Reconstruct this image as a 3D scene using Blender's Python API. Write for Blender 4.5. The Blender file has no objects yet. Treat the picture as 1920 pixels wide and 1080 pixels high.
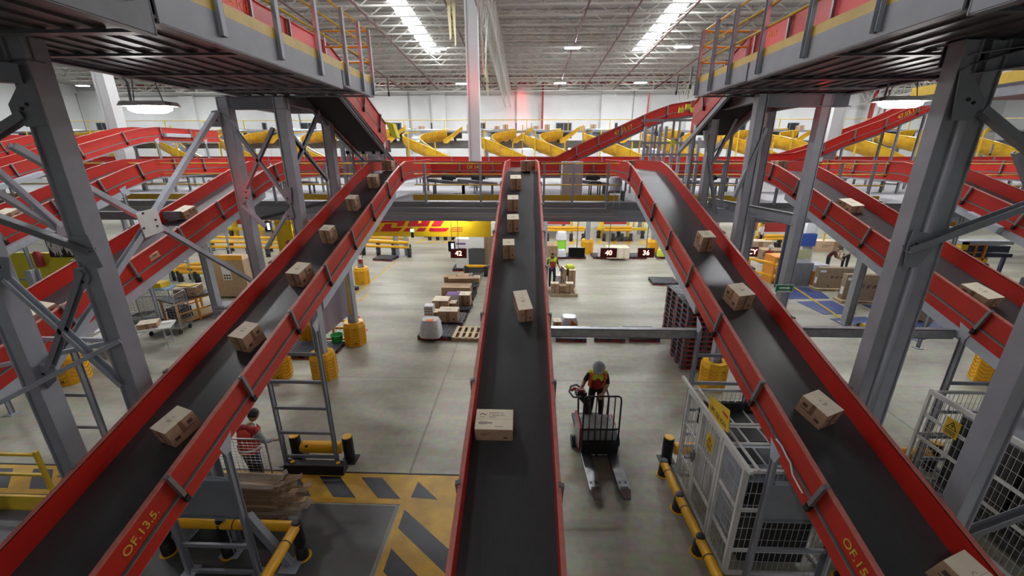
import bpy, math, random
from mathutils import Vector, Matrix, Euler
R = math.radians
rnd = random.Random(7)
C = bpy.context.scene.collection
SC = bpy.context.scene
# ------------------------------------------------------------------ camera
FPX = 760.0; H = 6.0
PIT = math.atan(250 / FPX); YAW = math.atan(27 * math.cos(PIT) / FPX)
sp, cp, sy, cy = math.sin(PIT), math.cos(PIT), math.sin(YAW), math.cos(YAW)
cd = bpy.data.cameras.new('camera'); cam = bpy.data.objects.new('camera', cd); C.objects.link(cam)
cd.sensor_width = 36; cd.lens = 36 * FPX / 1920; cd.clip_start = .05; cd.clip_end = 300
cam.location = (0, 0, H); cam.rotation_euler = (math.pi / 2 - PIT, 0, YAW)
SC.camera = cam

def ray(x, y):
    r = (x - 960) / FPX; u = (540 - y) / FPX
    X = r; Y = cp + u * sp; Z = -sp + u * cp
    return (X * cy - Y * sy, X * sy + Y * cy, Z)
def atz(x, y, z=0.):
    d = ray(x, y); t = (z - H) / d[2]; return Vector((d[0] * t, d[1] * t, z))
def atY(x, y, Y):
    d = ray(x, y); t = Y / d[1]; return Vector((d[0] * t, Y, H + d[2] * t))
def atX(x, y, X):
    d = ray(x, y); t = X / d[0]; return Vector((X, d[1] * t, H + d[2] * t))
def onplane(x, y, a=1.521, b=.322):
    d = ray(x, y); t = (a - H) / (d[2] - b * d[1]); return Vector((d[0] * t, d[1] * t, H + d[2] * t))

# ------------------------------------------------------------------ materials
MATS = {}
def mat(name, col, rough=.5, metal=0., noise=.0, nscale=6., bump=0., emit=0., spec=.5, col2=None, stretch=None):
    if name in MATS: return MATS[name]
    m = bpy.data.materials.new(name); m.use_nodes = True
    nt = m.node_tree; b = nt.nodes['Principled BSDF']
    b.inputs['Base Color'].default_value = (*col, 1); b.inputs['Roughness'].default_value = rough
    b.inputs['Metallic'].default_value = metal; b.inputs['Specular IOR Level'].default_value = spec
    if noise or bump:
        tc = nt.nodes.new('ShaderNodeTexCoord'); n = nt.nodes.new('ShaderNodeTexNoise')
        n.inputs['Scale'].default_value = nscale; n.inputs['Detail'].default_value = 6
        src = tc.outputs['Object']
        if stretch:
            mp = nt.nodes.new('ShaderNodeMapping'); mp.inputs['Scale'].default_value = stretch
            nt.links.new(src, mp.inputs['Vector']); src = mp.outputs['Vector']
        nt.links.new(src, n.inputs['Vector'])
        if noise:
            rp = nt.nodes.new('ShaderNodeValToRGB')
            c2 = col2 or tuple(c * (1 - noise) for c in col)
            rp.color_ramp.elements[0].position = .3; rp.color_ramp.elements[1].position = .7
            rp.color_ramp.elements[0].color = (*c2, 1); rp.color_ramp.elements[1].color = (*[min(1, c * (1 + noise * .4)) for c in col], 1)
            nt.links.new(n.outputs['Fac'], rp.inputs['Fac']); nt.links.new(rp.outputs['Color'], b.inputs['Base Color'])
        if bump:
            bp = nt.nodes.new('ShaderNodeBump'); bp.inputs['Strength'].default_value = bump; bp.inputs['Distance'].default_value = .01
            nt.links.new(n.outputs['Fac'], bp.inputs['Height']); nt.links.new(bp.outputs['Normal'], b.inputs['Normal'])
    if emit:
        b.inputs['Emission Color'].default_value = (*col, 1); b.inputs['Emission Strength'].default_value = emit
    MATS[name] = m; return m

RED = mat('red_paint', (.46, .016, .008), .42, 0, .12, 3)
LIP = mat('red_lip', (.52, .16, .13), .5, 0, .2, 14)  # guard red paled to pink, overhead light put into the lip colour
BELT = mat('rubber_belt', (.052, .054, .059), .38, 0, .22, 30, .1, stretch=(3., .12, 1))
GREY = mat('grey_paint', (.255, .27, .305), .45, 0, .1, 4)
COLG = mat('column_grey', (.32, .335, .375), .42, 0, .1, 4)
GREYL = mat('light_grey_paint', (.40, .43, .49), .42, 0, .1, 5)
GREYD = mat('dark_grey_paint', (.16, .165, .185), .5, 0, .15, 5)
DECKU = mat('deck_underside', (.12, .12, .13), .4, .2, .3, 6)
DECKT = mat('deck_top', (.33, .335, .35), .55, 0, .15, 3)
GALV = mat('galvanised', (.42, .44, .46), .32, .8, .25, 9)
STEEL = mat('bare_steel', (.36, .36, .37), .3, .85, .2, 12)
BRKT = mat('bracket_steel', (.26, .26, .275), .4, .5, .15, 10)
BLACK = mat('black_plastic', (.012, .012, .013), .45)
BLACKM = mat('black_matte', (.02, .02, .021), .7)
YEL = mat('yellow_paint', (.66, .44, .03), .45, 0, .15, 4)
YELP = mat('yellow_plastic', (.82, .42, .008), .4, 0, .08, 6)
YELC = mat('chute_yellow', (.66, .42, .02), .3, 0, .25, 3, col2=(.55, .27, .02))
ORANGE = mat('orange_paint', (.7, .27, .02), .45, 0, .1, 5)
WHITE = mat('white_paint', (.62, .62, .6), .6, 0, .08, 3)
WALL = mat('wall_white', (.6, .61, .615), .75, 0, .07, .6)
ROOF = mat('roof_sheet', (.36, .355, .33), .6, 0, .12, .8)
TRUSS = mat('truss_white', (.52, .51, .47), .55)
PIPE = mat('pipe_red', (.33, .03, .025), .45)
PIPED = mat('pipe_dark_red', (.12, .02, .02), .5)
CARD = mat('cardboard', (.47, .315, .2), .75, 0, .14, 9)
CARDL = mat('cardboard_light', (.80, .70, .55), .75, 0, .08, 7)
CARDD = mat('cardboard_dark', (.30, .2, .12), .8, 0, .18, 8)
INK = mat('print_ink', (.11, .07, .05), .7)
INKG = mat('print_grey', (.3, .24, .18), .7)
TAPE = mat('brown_tape', (.24, .14, .075), .3)
PAPER = mat('paper', (.75, .75, .76), .6)
SHRINK = mat('plastic_wrap', (.72, .72, .75), .22, 0, .15, 14, .5)
PALB = mat('black_pallet', (.06, .064, .08), .5, 0, .3, 12)
PALR = mat('red_pallet_edge', (.3, .035, .03), .5)
WOOD = mat('pale_wood', (.55, .43, .27), .7, 0, .22, 7, stretch=(1, 9, 1))
STENCIL = mat('stencil_yellow', (.62, .4, .05), .6)
TXTBLK = mat('sign_black', (.02, .02, .02), .6)
YELS = mat('sign_yellow', (.72, .47, .015), .5)
SKIN = mat('skin', (.36, .2, .13), .55)
HAIR = mat('hair', (.02, .015, .012), .6)
HIVIS = mat('hivis_orange', (.85, .12, .03), .7, 0, .12, 12)
HIVISY = mat('hivis_yellow', (.6, .68, .04), .7, 0, .1, 12)
REDC = mat('red_cloth', (.34, .015, .02), .8, 0, .2, 14)
DARKC = mat('dark_cloth', (.018, .019, .024), .85, 0, .3, 10, .3)
SHIRT = mat('white_cloth', (.62, .62, .63), .8)
HELM = mat('helmet_grey', (.26, .28, .31), .3)
GREEN = mat('green_plastic', (.02, .34, .06), .4)
SIGNG = mat('sign_green', (.005, .2, .07), .5)
BLUEF = mat('blue_floor_paint', (.05, .075, .22), .45, 0, .25, 3)
BLUE = mat('blue_paint', (.02, .06, .25), .5)
NAVY = mat('navy_paint', (.015, .022, .06), .5)
PURPLE = mat('purple_tint', (.16, .07, .26), .6)
DHLY = mat('banner_yellow', (.78, .5, .004), .6)
DHLR = mat('banner_red', (.5, .006, .02), .6)
WALLY = mat('lime_yellow_paint', (.68, .62, .03), .6)
LAMP = mat('lamp_glow', (.965, .985, 1), .5, emit=268)
TUBE = mat('tube_glow', (.97, .985, 1), .5, emit=72)
SKYL = mat('skylight_glow', (.93, .97, 1.), .5, emit=9.0)
LED = mat('led_red', (1, .55, .4), .5, emit=3)
LEDBG = mat('led_back', (.16, .006, .008), .4)
SCREEN = mat('screen_glow', (.55, .8, 1), .4, emit=1.8)
GGLOW = mat('green_glow', (.25, 1, .5), .5, emit=3)
GLASSD = mat('dark_window', (.03, .032, .035), .2)
LAVENDER = mat('lavender_sheet', (.5, .46, .56), .7)

# ------------------------------------------------------------------ mesh builder
class MB:
    def __init__(s): s.v = []; s.f = []; s.m = []; s.mats = []; s.cur = 0
    def use(s, m):
        if m not in s.mats: s.mats.append(m)
        s.cur = s.mats.index(m); return s
    def add(s, vs, fs):
        o = len(s.v); s.v += [tuple(v) for v in vs]
        for f in fs: s.f.append([i + o for i in f]); s.m.append(s.cur)
        return s
    def box(s, c, d, rot=None):
        c = Vector(c); hx, hy, hz = d[0] / 2, d[1] / 2, d[2] / 2
        vs = [Vector((x, y, z)) for z in (-hz, hz) for y in (-hy, hy) for x in (-hx, hx)]
        if rot is not None:
            M = rot if isinstance(rot, Matrix) else Matrix.Rotation(rot, 3, 'Z')
            vs = [M @ v for v in vs]
        return s.add([v + c for v in vs], [(0, 2, 3, 1), (4, 5, 7, 6), (0, 1, 5, 4), (2, 6, 7, 3), (0, 4, 6, 2), (1, 3, 7, 5)])
    def mm(s, a, b):
        return s.box([(a[i] + b[i]) / 2 for i in range(3)], [abs(b[i] - a[i]) for i in range(3)])
    def bar(s, p, q, w, h, up=(0, 0, 1)):
        p, q = Vector(p), Vector(q); d = (q - p); L = d.length; d.normalize(); up = Vector(up)
        x = d.cross(up)
        if x.length < 1e-4: x = d.cross(Vector((0, 1, 0)))
        x.normalize(); z = x.cross(d)
        M = Matrix((x, d, z)).transposed()
        return s.box((p + q) / 2, (w, L, h), M)
    def chan(s, p, q, w, h, t=.015, up=(0, 0, 1), kind='C'):
        """steel channel or H-beam from p to q"""
        p, q = Vector(p), Vector(q); d = (q - p).normalized(); up = Vector(up)
        x = d.cross(up)
        if x.length < 1e-4: x = d.cross(Vector((0, 1, 0)))
        x.normalize(); z = x.cross(d)
        off = x * (0 if kind == 'H' else (-w / 2 + t / 2))
        s.bar(p + off, q + off, t, h - 2 * t, up)
        for k in (-1, 1): s.bar(p + z * k * (h - t) / 2, q + z * k * (h - t) / 2, w, t, up)
        return s
    def tube(s, p, q, r, n=10, r2=None, cap=True):
        p, q = Vector(p), Vector(q); r2 = r if r2 is None else r2
        d = (q - p).normalized(); a = d.orthogonal().normalized(); b = d.cross(a)
        vs = []
        for c, rr in ((p, r), (q, r2)):
            for i in range(n):
                t = 2 * math.pi * i / n; vs.append(c + a * math.cos(t) * rr + b * math.sin(t) * rr)
        fs = [(i, (i + 1) % n, n + (i + 1) % n, n + i) for i in range(n)]
        if cap: fs += [tuple(range(n - 1, -1, -1)), tuple(range(n, 2 * n))]
        return s.add(vs, fs)
    def pipe(s, pts, r, n=8):
        pts = [Vector(p) for p in pts]; rings = []
        a = None
        for i, p in enumerate(pts):
            d = (pts[min(i + 1, len(pts) - 1)] - pts[max(i - 1, 0)]).normalized()
            a = d.orthogonal().normalized() if a is None else (a - d * a.dot(d)).normalized()
            b = d.cross(a)
            rings.append([p + (a * math.cos(2 * math.pi * k / n) + b * math.sin(2 * math.pi * k / n)) * r for k in range(n)])
        vs = [v for rg in rings for v in rg]; fs = []
        for i in range(len(pts) - 1):
            for k in range(n): fs.append((i * n + k, i * n + (k + 1) % n, (i + 1) * n + (k + 1) % n, (i + 1) * n + k))
        m = len(pts) - 1
        fs += [tuple(range(n - 1, -1, -1)), tuple(m * n + k for k in range(n))]
        return s.add(vs, fs)
    def lathe(s, prof, c=(0, 0, 0), n=16, sx=1., sy=1., axis=None):
        c = Vector(c); vs = []
        for r, z in prof:
            for k in range(n):
                t = 2 * math.pi * k / n; v = Vector((r * math.cos(t) * sx, r * math.sin(t) * sy, z))
                vs.append((axis @ v if axis else v) + c)
        fs = []
        for i in range(len(prof) - 1):
            for k in range(n): fs.append((i * n + k, i * n + (k + 1) % n, (i + 1) * n + (k + 1) % n, (i + 1) * n + k))
        m = len(prof) - 1
        fs += [tuple(range(n - 1, -1, -1)), tuple(m * n + k for k in range(n))]
        return s.add(vs, fs)
    def prism(s, poly, e):
        """poly: list of 3D points (flat), extruded by vector e"""
        e = Vector(e); n = len(poly); vs = [Vector(p) for p in poly] + [Vector(p) + e for p in poly]
        return s.add(vs, [tuple(range(n - 1, -1, -1)), tuple(range(n, 2 * n))] + [(i, (i + 1) % n, n + (i + 1) % n, n + i) for i in range(n)])
    def sweep(s, prof, path):
        """closed profile [(u lateral right, v up)] along a 3D path, mitred"""
        path = [Vector(p) for p in path]; n = len(prof); vs = []
        for i, p in enumerate(path):
            d0 = path[i] - path[i - 1] if i else path[1] - path[0]
            d1 = path[i + 1] - path[i] if i < len(path) - 1 else d0
            d0 = d0.normalized(); d1 = d1.normalized(); d = (d0 + d1).normalized()
            h = Vector((d.x, d.y, 0)).normalized(); lat = Vector((h.y, -h.x, 0))
            h0 = Vector((d1.x, d1.y, 0)).normalized(); k = max(.3, h.dot(h0))
            for u, v in prof: vs.append(p + lat * (u / k) + Vector((0, 0, v)))
        fs = []
        for i in range(len(path) - 1):
            for k in range(n): fs.append((i * n + k, (i + 1) * n + k, (i + 1) * n + (k + 1) % n, i * n + (k + 1) % n))
        m = (len(path) - 1) * n
        fs += [tuple(range(n)), tuple(m + k for k in range(n - 1, -1, -1))]
        return s.add(vs, fs)
    def grid(s, fn, nu, nv):
        vs = [fn(i / nu, j / nv) for j in range(nv + 1) for i in range(nu + 1)]
        fs = [(j * (nu + 1) + i, j * (nu + 1) + i + 1, (j + 1) * (nu + 1) + i + 1, (j + 1) * (nu + 1) + i) for j in range(nv) for i in range(nu)]
        return s.add(vs, fs)
    def build(s, name, m=None, parent=None, smooth=False, bevel=0., label=None, fix=True):
        me = bpy.data.meshes.new(name)
        off = Vector((0, 0, 0))
        if parent is not None and parent.get('_w'): off = Vector(parent['_w'])
        me.from_pydata([Vector(v) - off for v in s.v], [], s.f); me.update()
        mats = s.mats or [m]
        if m is not None and not s.mats: mats = [m]
        for k in mats: me.materials.append(k)
        if s.mats: me.polygons.foreach_set('material_index', s.m)
        if fix:
            import bmesh
            b = bmesh.new(); b.from_mesh(me); bmesh.ops.recalc_face_normals(b, faces=b.faces); b.to_mesh(me); b.free()
        o = bpy.data.objects.new(name, me); C.objects.link(o)
        if smooth:
            me.polygons.foreach_set('use_smooth', [True] * len(me.polygons))
            try: me.set_sharp_from_angle(angle=R(40))
            except Exception: pass
        if bevel:
            bv = o.modifiers.new('bevel', 'BEVEL'); bv.width = bevel; bv.segments = 2; bv.limit_method = 'ANGLE'
        if parent is not None:
            o.parent = parent
            if parent.get('_w'): o['_w'] = parent['_w']
        if label: o['label'] = label
        return o

def tag(o, label, cat, group=None, kind=None):
    o['label'] = label; o['category'] = cat
    if group: o['group'] = group
    if kind: o['kind'] = kind
    return o
def thing(name, label, cat, loc=(0, 0, 0), rz=0., group=None, world=False, rot=None):
    """Empty at the base; world=True: parts are given in world coordinates"""
    o = bpy.data.objects.new(name, None); C.objects.link(o); o.empty_display_size = .2
    o.location = loc; o.rotation_euler = rot or (0, 0, rz)
    if world: o['_w'] = tuple(loc)
    return tag(o, label, cat, group)
def struct(o): o['kind'] = 'structure'; return o
KIDS = {}
def kids(o):
    return [c for c in C.objects if c.parent is o]
def copy_tree(o, parent=None):
    c = o.copy(); C.objects.link(c)
    if parent is not None: c.parent = parent
    for ch in list(o.children): copy_tree(ch, c)
    return c
def place(proto, used, loc, rz=0., label=None, group=None, rot=None, scale=None):
    """first use moves the prototype itself, later uses copy it with its parts"""
    if used.get(proto.name): o = copy_tree(proto)
    else: used[proto.name] = True; o = proto
    o.location = loc; o.rotation_euler = rot or (0, 0, rz)
    if scale: o.scale = scale
    if label: o['label'] = label
    if group: o['group'] = group
    return o
USED = {}

def text_obj(name, s, size, M, m, parent=None, ext=.002, align='CENTER', shear=0., sx=1., label=None, off=0.):
    """lettering as a thin mesh; M: 4x4 world matrix (x right, y up, z out)"""
    cu = bpy.data.curves.new(name, 'FONT'); cu.body = s; cu.size = size; cu.extrude = ext
    cu.align_x = align; cu.align_y = 'CENTER'; cu.shear = shear; cu.offset = off; cu.resolution_u = 3
    o = bpy.data.objects.new(name, cu); C.objects.link(o)
    dg = bpy.context.evaluated_depsgraph_get()
    me = bpy.data.meshes.new_from_object(o.evaluated_get(dg)); bpy.data.objects.remove(o)
    me.materials.clear(); me.materials.append(m)
    if sx != 1.: me.transform(Matrix.Diagonal((sx, 1, 1, 1)))
    me.transform(M)
    if parent is not None and parent.get('_w'): me.transform(Matrix.Translation(-Vector(parent['_w'])))
    o = bpy.data.objects.new(name, me); C.objects.link(o)
    if parent is not None: o.parent = parent
    if label: o['label'] = label
    return o
def frame(o, x, y):
    """4x4 from origin, x axis, y axis"""
    x = Vector(x).normalized(); y = Vector(y); y = (y - x * x.dot(y)).normalized(); z = x.cross(y)
    M = Matrix((x, y, z)).transposed().to_4x4(); M.translation = Vector(o); return M
# ================================================================== the setting
def concrete(name, c1, c2, joints=True, rough=.42):
    m = bpy.data.materials.new(name); m.use_nodes = True; nt = m.node_tree; N = nt.nodes.new; L = nt.links.new
    b = nt.nodes['Principled BSDF']; g = N('ShaderNodeNewGeometry')
    n1 = N('ShaderNodeTexNoise'); n1.inputs['Scale'].default_value = .55; n1.inputs['Detail'].default_value = 8; n1.inputs['Roughness'].default_value = .62
    mp = N('ShaderNodeMapping'); mp.inputs['Scale'].default_value = (.35, 1.5, 1); L(g.outputs['Position'], mp.inputs['Vector'])
    L(mp.outputs['Vector'], n1.inputs['Vector'])
    n2 = N('ShaderNodeTexNoise'); n2.inputs['Scale'].default_value = 7; n2.inputs['Detail'].default_value = 6; L(g.outputs['Position'], n2.inputs['Vector'])
    r1 = N('ShaderNodeValToRGB'); r1.color_ramp.elements[0].position = .32; r1.color_ramp.elements[1].position = .66
    r1.color_ramp.elements[0].color = (*c1, 1); r1.color_ramp.elements[1].color = (*c2, 1); L(n1.outputs['Fac'], r1.inputs['Fac'])
    mx = N('ShaderNodeMix'); mx.data_type = 'RGBA'; mx.blend_type = 'OVERLAY'; mx.inputs[0].default_value = .35
    L(r1.outputs['Color'], mx.inputs[6]); L(n2.outputs['Color'], mx.inputs[7])
    hs = N('ShaderNodeHueSaturation'); hs.inputs['Saturation'].default_value = 1.0; L(mx.outputs[2], hs.inputs['Color'])
    out = hs.outputs['Color']
    if joints:
        sx = N('ShaderNodeSeparateXYZ')
        nw = N('ShaderNodeTexNoise'); nw.inputs['Scale'].default_value = 1.5; L(g.outputs['Position'], nw.inputs['Vector'])
        ms = N('ShaderNodeVectorMath'); ms.operation = 'MULTIPLY_ADD'; ms.inputs[1].default_value = (.05, .05, 0)
        L(nw.outputs['Color'], ms.inputs[0]); L(g.outputs['Position'], ms.inputs[2]); L(ms.outputs[0], sx.inputs[0])
        facs = []
        for ax, o, per, w in ((0, -2.22, 11.2, .026), (1, 10.02, 8.4, .012)):
            a = N('ShaderNodeMath'); a.operation = 'SUBTRACT'; L(sx.outputs[ax], a.inputs[0]); a.inputs[1].default_value = o - per / 2
            p = N('ShaderNodeMath'); p.operation = 'FLOORED_MODULO'; L(a.outputs[0], p.inputs[0]); p.inputs[1].default_value = per
            d = N('ShaderNodeMath'); d.operation = 'SUBTRACT'; L(p.outputs[0], d.inputs[0]); d.inputs[1].default_value = per / 2
            ab = N('ShaderNodeMath'); ab.operation = 'ABSOLUTE'; L(d.outputs[0], ab.inputs[0])
            lt = N('ShaderNodeMath'); lt.operation = 'LESS_THAN'; L(ab.outputs[0], lt.inputs[0]); lt.inputs[1].default_value = w
            facs.append(lt)
        mxx = N('ShaderNodeMath'); mxx.operation = 'MAXIMUM'; L(facs[0].outputs[0], mxx.inputs[0]); L(facs[1].outputs[0], mxx.inputs[1])
        sc_ = N('ShaderNodeMath'); sc_.operation = 'MULTIPLY'; sc_.inputs[1].default_value = .5; L(mxx.outputs[0], sc_.inputs[0])
        mj = N('ShaderNodeMix'); mj.data_type = 'RGBA'; L(sc_.outputs[0], mj.inputs[0]); L(out, mj.inputs[6]); mj.inputs[7].default_value = (.06, .058, .052, 1)
        out = mj.outputs[2]
    L(out, b.inputs['Base Color'])
    rr = N('ShaderNodeMapRange'); rr.inputs[3].default_value = rough - .1; rr.inputs[4].default_value = rough + .18
    L(n2.outputs['Fac'], rr.inputs[0]); L(rr.outputs[0], b.inputs['Roughness'])
    return m
CONC = concrete('polished_concrete', (.235, .222, .165), (.43, .415, .34))
CONCD = concrete('painted_concrete', (.055, .056, .056), (.09, .092, .092), joints=False, rough=.4)
TAPEY = mat('floor_tape_yellow', (.62, .36, .02), .5, 0, .3, 2.5, col2=(.44, .25, .03))
TAPEB = mat('floor_tape_black', (.045, .048, .058), .5, 0, .2, 5)

XL, XR, YB, YF = -48., 48., -14., 46.
CZ = lambda Y: 12.9 + .055 * (46 - Y)
m = MB(); m.mm((XL, YB, -.2), (XR, YF, 0)); struct(m.build('floor', CONC))
m = MB(); m.mm((-14, -6, 0), (-2.28, 5.62, .004)); struct(m.build('floor_paint', CONCD))
# hazard tape on the floor
m = MB().use(TAPEY)
m.mm((-14, 5.66, 0), (-1.0, 6.37, .006)); m.mm((-2.2, -2, 0), (-1.0, 5.66, .006))
m.use(TAPEB)
t0 = atz(597, 896); t1 = atz(637, 896); b0 = atz(624, 934); b1 = atz(664, 934)
per = (atz(677, 896) - atz(597, 896)).x; w = (t1 - t0).x; sl = b0.x - t0.x
ya, yb = 6.27, 5.78
for k in range(-14, 4):
    x = t0.x + k * per
    if x + w + sl > -2.15: continue
    m.prism([(x, ya, .006), (x + w, ya, .006), (x + w + sl, yb, .006), (x + sl, yb, .006)], (0, 0, .002))
m.prism([(-2.02, 6.2, .006), (-1.55, 5.78, .006), (-2.06, 5.82, .006)], (0, 0, .002))
for k in range(0, 9):
    y = 5.55 - k * .75
    m.prism([(-2.1, y, .006), (-1.12, y - .78, .006), (-1.12, y - 1.16, .006), (-2.1, y - .38, .006)], (0, 0, .002))
struct(m.build('floor_marking'))
m = MB().use(BLACKM); m.mm((-14, 6.38, 0), (-1.0, 6.41, .006)); struct(m.build('floor_marking'))
# far hazard line, thin yellow lane lines
m = MB().use(mat('lane_yellow', (.55, .36, .03), .5, 0, .2, 5))
yf = atz(1000, 457).y
m.mm((-24, yf, 0), (24, yf + .12, .005)); m.mm((-24, yf + 1.3, 0), (24, yf + 1.42, .005))
for k in range(46):
    x = -23 + k
    m.prism([(x, yf + .12, 0), (x + .35, yf + .12, 0), (x + .8, yf + 1.3, 0), (x + .45, yf + 1.3, 0)], (0, 0, .005))
struct(m.build('floor_marking'))
m = MB().use(MATS['lane_yellow'])
def line(p, q, w=.1, z=.004):
    p, q = atz(*p), atz(*q); m.bar(p + Vector((0, 0, z / 2)), q + Vector((0, 0, z / 2)), w, z)
line((655, 560), (745, 488)); line((1490, 540), (1640, 640), .09, .03); line((1487, 540), (1560, 537)); line((690, 552), (672, 566))
line((860, 525), (905, 470))
struct(m.build('floor_marking'))
m = MB().use(BLUEF)
for q in (((1474, 538), (1528, 539), (1556, 560), (1480, 561)), ((1494, 566), (1560, 564), (1606, 588), (1545, 590)), ((1556, 598), (1622, 594), (1680, 618), (1606, 622)),
          ((1640, 618), (1770, 590), (1830, 612), (1720, 640)), ((1560, 540), (1640, 540), (1690, 556), (1600, 560)), ((1610, 568), (1730, 566), (1760, 583), (1650, 588))):
    m.prism([atz(*p) for p in q], (0, 0, .012))
struct(m.build('floor_paint'))
# walls
m = MB().use(WALL); m.mm((XL, YF, 0), (XR, YF + .3, 13.6))
for x in (-36, -27, -18.5, -9.2, -.3, 8.4, 17.2, 26, 35):
    m.mm((x - .75, YF - .35, 0), (x + .75, YF, 13.4))
m.use(mat('wall_grey_band', (.36, .36, .35), .7)); m.mm((XL, YF - .02, 12.45), (XR, YF, 13.4))
struct(m.build('wall_front'))
m = MB(); m.mm((XL - .3, YB, 0), (XL, YF, 17)); struct(m.build('wall_left', WALL))
m = MB(); m.mm((XR, YB, 0), (XR + .3, YF, 17)); struct(m.build('wall_right', WALL))
m = MB(); m.mm((XL, YB - .3, 0), (XR, YB, 17)); struct(m.build('wall_back', WALL))
# small dark windows along the far wall
for i, (x0, x1) in enumerate(((491, 507), (563, 592), (736, 752), (808, 835), (898, 910), (967, 996), (1043, 1071), (1128, 1157), (1372, 1397), (1466, 1496), (180, 203), (118, 130))):
    a = atY(x0, 232, YF - .1); b = atY(x1, 243, YF - .1)
    fr = MB(); z0, z1 = a.z - .75, a.z + .1
    fr.use(GREYD)
    for k in range(3):
        xx = a.x + (b.x - a.x) * k / 2; fr.mm((xx - .04, YF - .1, z0), (xx + .04, YF, z1))
    fr.mm((a.x, YF - .1, z1 - .06), (b.x, YF, z1)); fr.mm((a.x, YF - .1, z0), (b.x, YF, z0 + .06))
    fr.use(GLASSD); fr.mm((a.x, YF - .05, z0), (b.x, YF - .01, z1))
    struct(fr.build('window_%d' % (i + 1)))
# roof sheet with the two skylight strips cut out
def roof_slab(x0, x1, y0, y1, name='ceiling', mt=ROOF, t=.12, dz=0.):
    mm_ = MB().use(mt)
    mm_.add([(x0, y0, CZ(y0) + dz), (x1, y0, CZ(y0) + dz), (x1, y1, CZ(y1) + dz), (x0, y1, CZ(y1) + dz),
             (x0, y0, CZ(y0) + t + dz), (x1, y0, CZ(y0) + t + dz), (x1, y1, CZ(y1) + t + dz), (x0, y1, CZ(y1) + t + dz)],
            [(0, 3, 2, 1), (4, 5, 6, 7), (0, 1, 5, 4), (1, 2, 6, 5), (2, 3, 7, 6), (3, 0, 4, 7)])
    return struct(mm_.build(name))
SK = ((-7.72, -6.68), (7.93, 8.97)); YS0, YS1 = 12., 35.2
xs = [XL, SK[0][0], SK[0][1], SK[1][0], SK[1][1], XR]
for i in range(5):
    if i % 2 == 0: roof_slab(xs[i], xs[i + 1], YB, YF)
    else:
        roof_slab(xs[i], xs[i + 1], YB, YS0); roof_slab(xs[i], xs[i + 1], YS1, YF)
for i, (a, b) in enumerate(SK):
    roof_slab(a, b, YS0, YS1, 'skylight', SKYL, .03, .05)
# roof sheet ribs
# open web joists across the hall
def joist(x0, x1, dep=.7, step=.95):
    mm_ = MB()
    for dz in (-.03, -dep):
        for s_ in (-.045, .045): mm_.mm((x0, s_ - .025, dz - .04), (x1, s_ + .025, dz + .04))
    n = int((x1 - x0) / step)
    for k in range(n):
        xa = x0 + k * step; za, zb = (-.05, -dep + .02) if k % 2 == 0 else (-dep + .02, -.05)
        mm_.bar((xa, 0, za), (xa + step, 0, zb), .06, .06, (0, 1, 0))
    return mm_
jm = joist(-42, 42).build('ceiling_joist', TRUSS); struct(jm)
first = True
for k in range(16):
    Y = 24.4 + 1.42 * k
    if Y > 45.7: break
    o = jm if first else jm.copy()
    if not first: C.objects.link(o)
    first = False; o.location = (0, Y, CZ(Y) - .02)
# deep girders along the hall over the pillar rows and one along the far wall
def girder(p, q, dep, step, name='ceiling_girder', wide=.1, th=.055):
    p, q = Vector(p), Vector(q); L = (q - p).length; d = (q - p).normalized(); n = int(L / step); mm_ = MB()
    up = Vector((0, 0, 1))
    mm_.bar(p, q, wide, .1); mm_.bar(p - up * dep, q - up * dep, wide, .1)
    for k in range(n):
        a = p + d * (k * L / n); b = p + d * ((k + 1) * L / n)
        u, v = (a, b - up * dep) if k % 2 == 0 else (a - up * dep, b)
        mm_.bar(u, v, th, th, d.cross(up))
        mm_.bar(a, a - up * dep, th * .7, th * .7, d.cross(up))
    return struct(mm_.build(name, TRUSS))
for X in (-20, -2.2, 15.2, 33):
    girder((X, 16, CZ(16) - .7), (X, 45.6, CZ(45.6) - .7), 1.5, 1.3)
    girder((X + .5, 16, CZ(16) - .7), (X + .5, 45.6, CZ(45.6) - .7), 1.5, 1.3)
girder((-44, 44.2, 13.0), (44, 44.2, 13.0), 1.0, 1.75, th=.13)
# diagonal fly braces at the pillar heads
for X in (-2.2, 15.2):
    mm_ = MB()
    for s_ in (-1, 1):
        for k in range(4):
            mm_.bar((X + .25, 20.5 + s_ * .4, 9.4 + k * 1.0), (X + .25, 20.5 + s_ * (1.6 + k * .9), 11.8 + k * .55), .06, .06, (1, 0, 0))
    struct(mm_.build('ceiling_girder', TRUSS))
# pillars
for X, x0 in ((-19.9, 0), (-2.47, 0), (14.05, 0)):
    mm_ = MB().use(WALL)
    mm_.mm((X - .28, 20.3, 0), (X + .28, 20.75, CZ(20.5) - .6)); mm_.mm((X - .28, 20.24, 0), (X - .2, 20.3, 12.5)); mm_.mm((X + .2, 20.24, 0), (X + .28, 20.3, 12.5))
    mm_.mm((X - .34, 20.2, 0), (X + .34, 20.85, .06))
    struct(mm_.build('pillar'))
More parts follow.
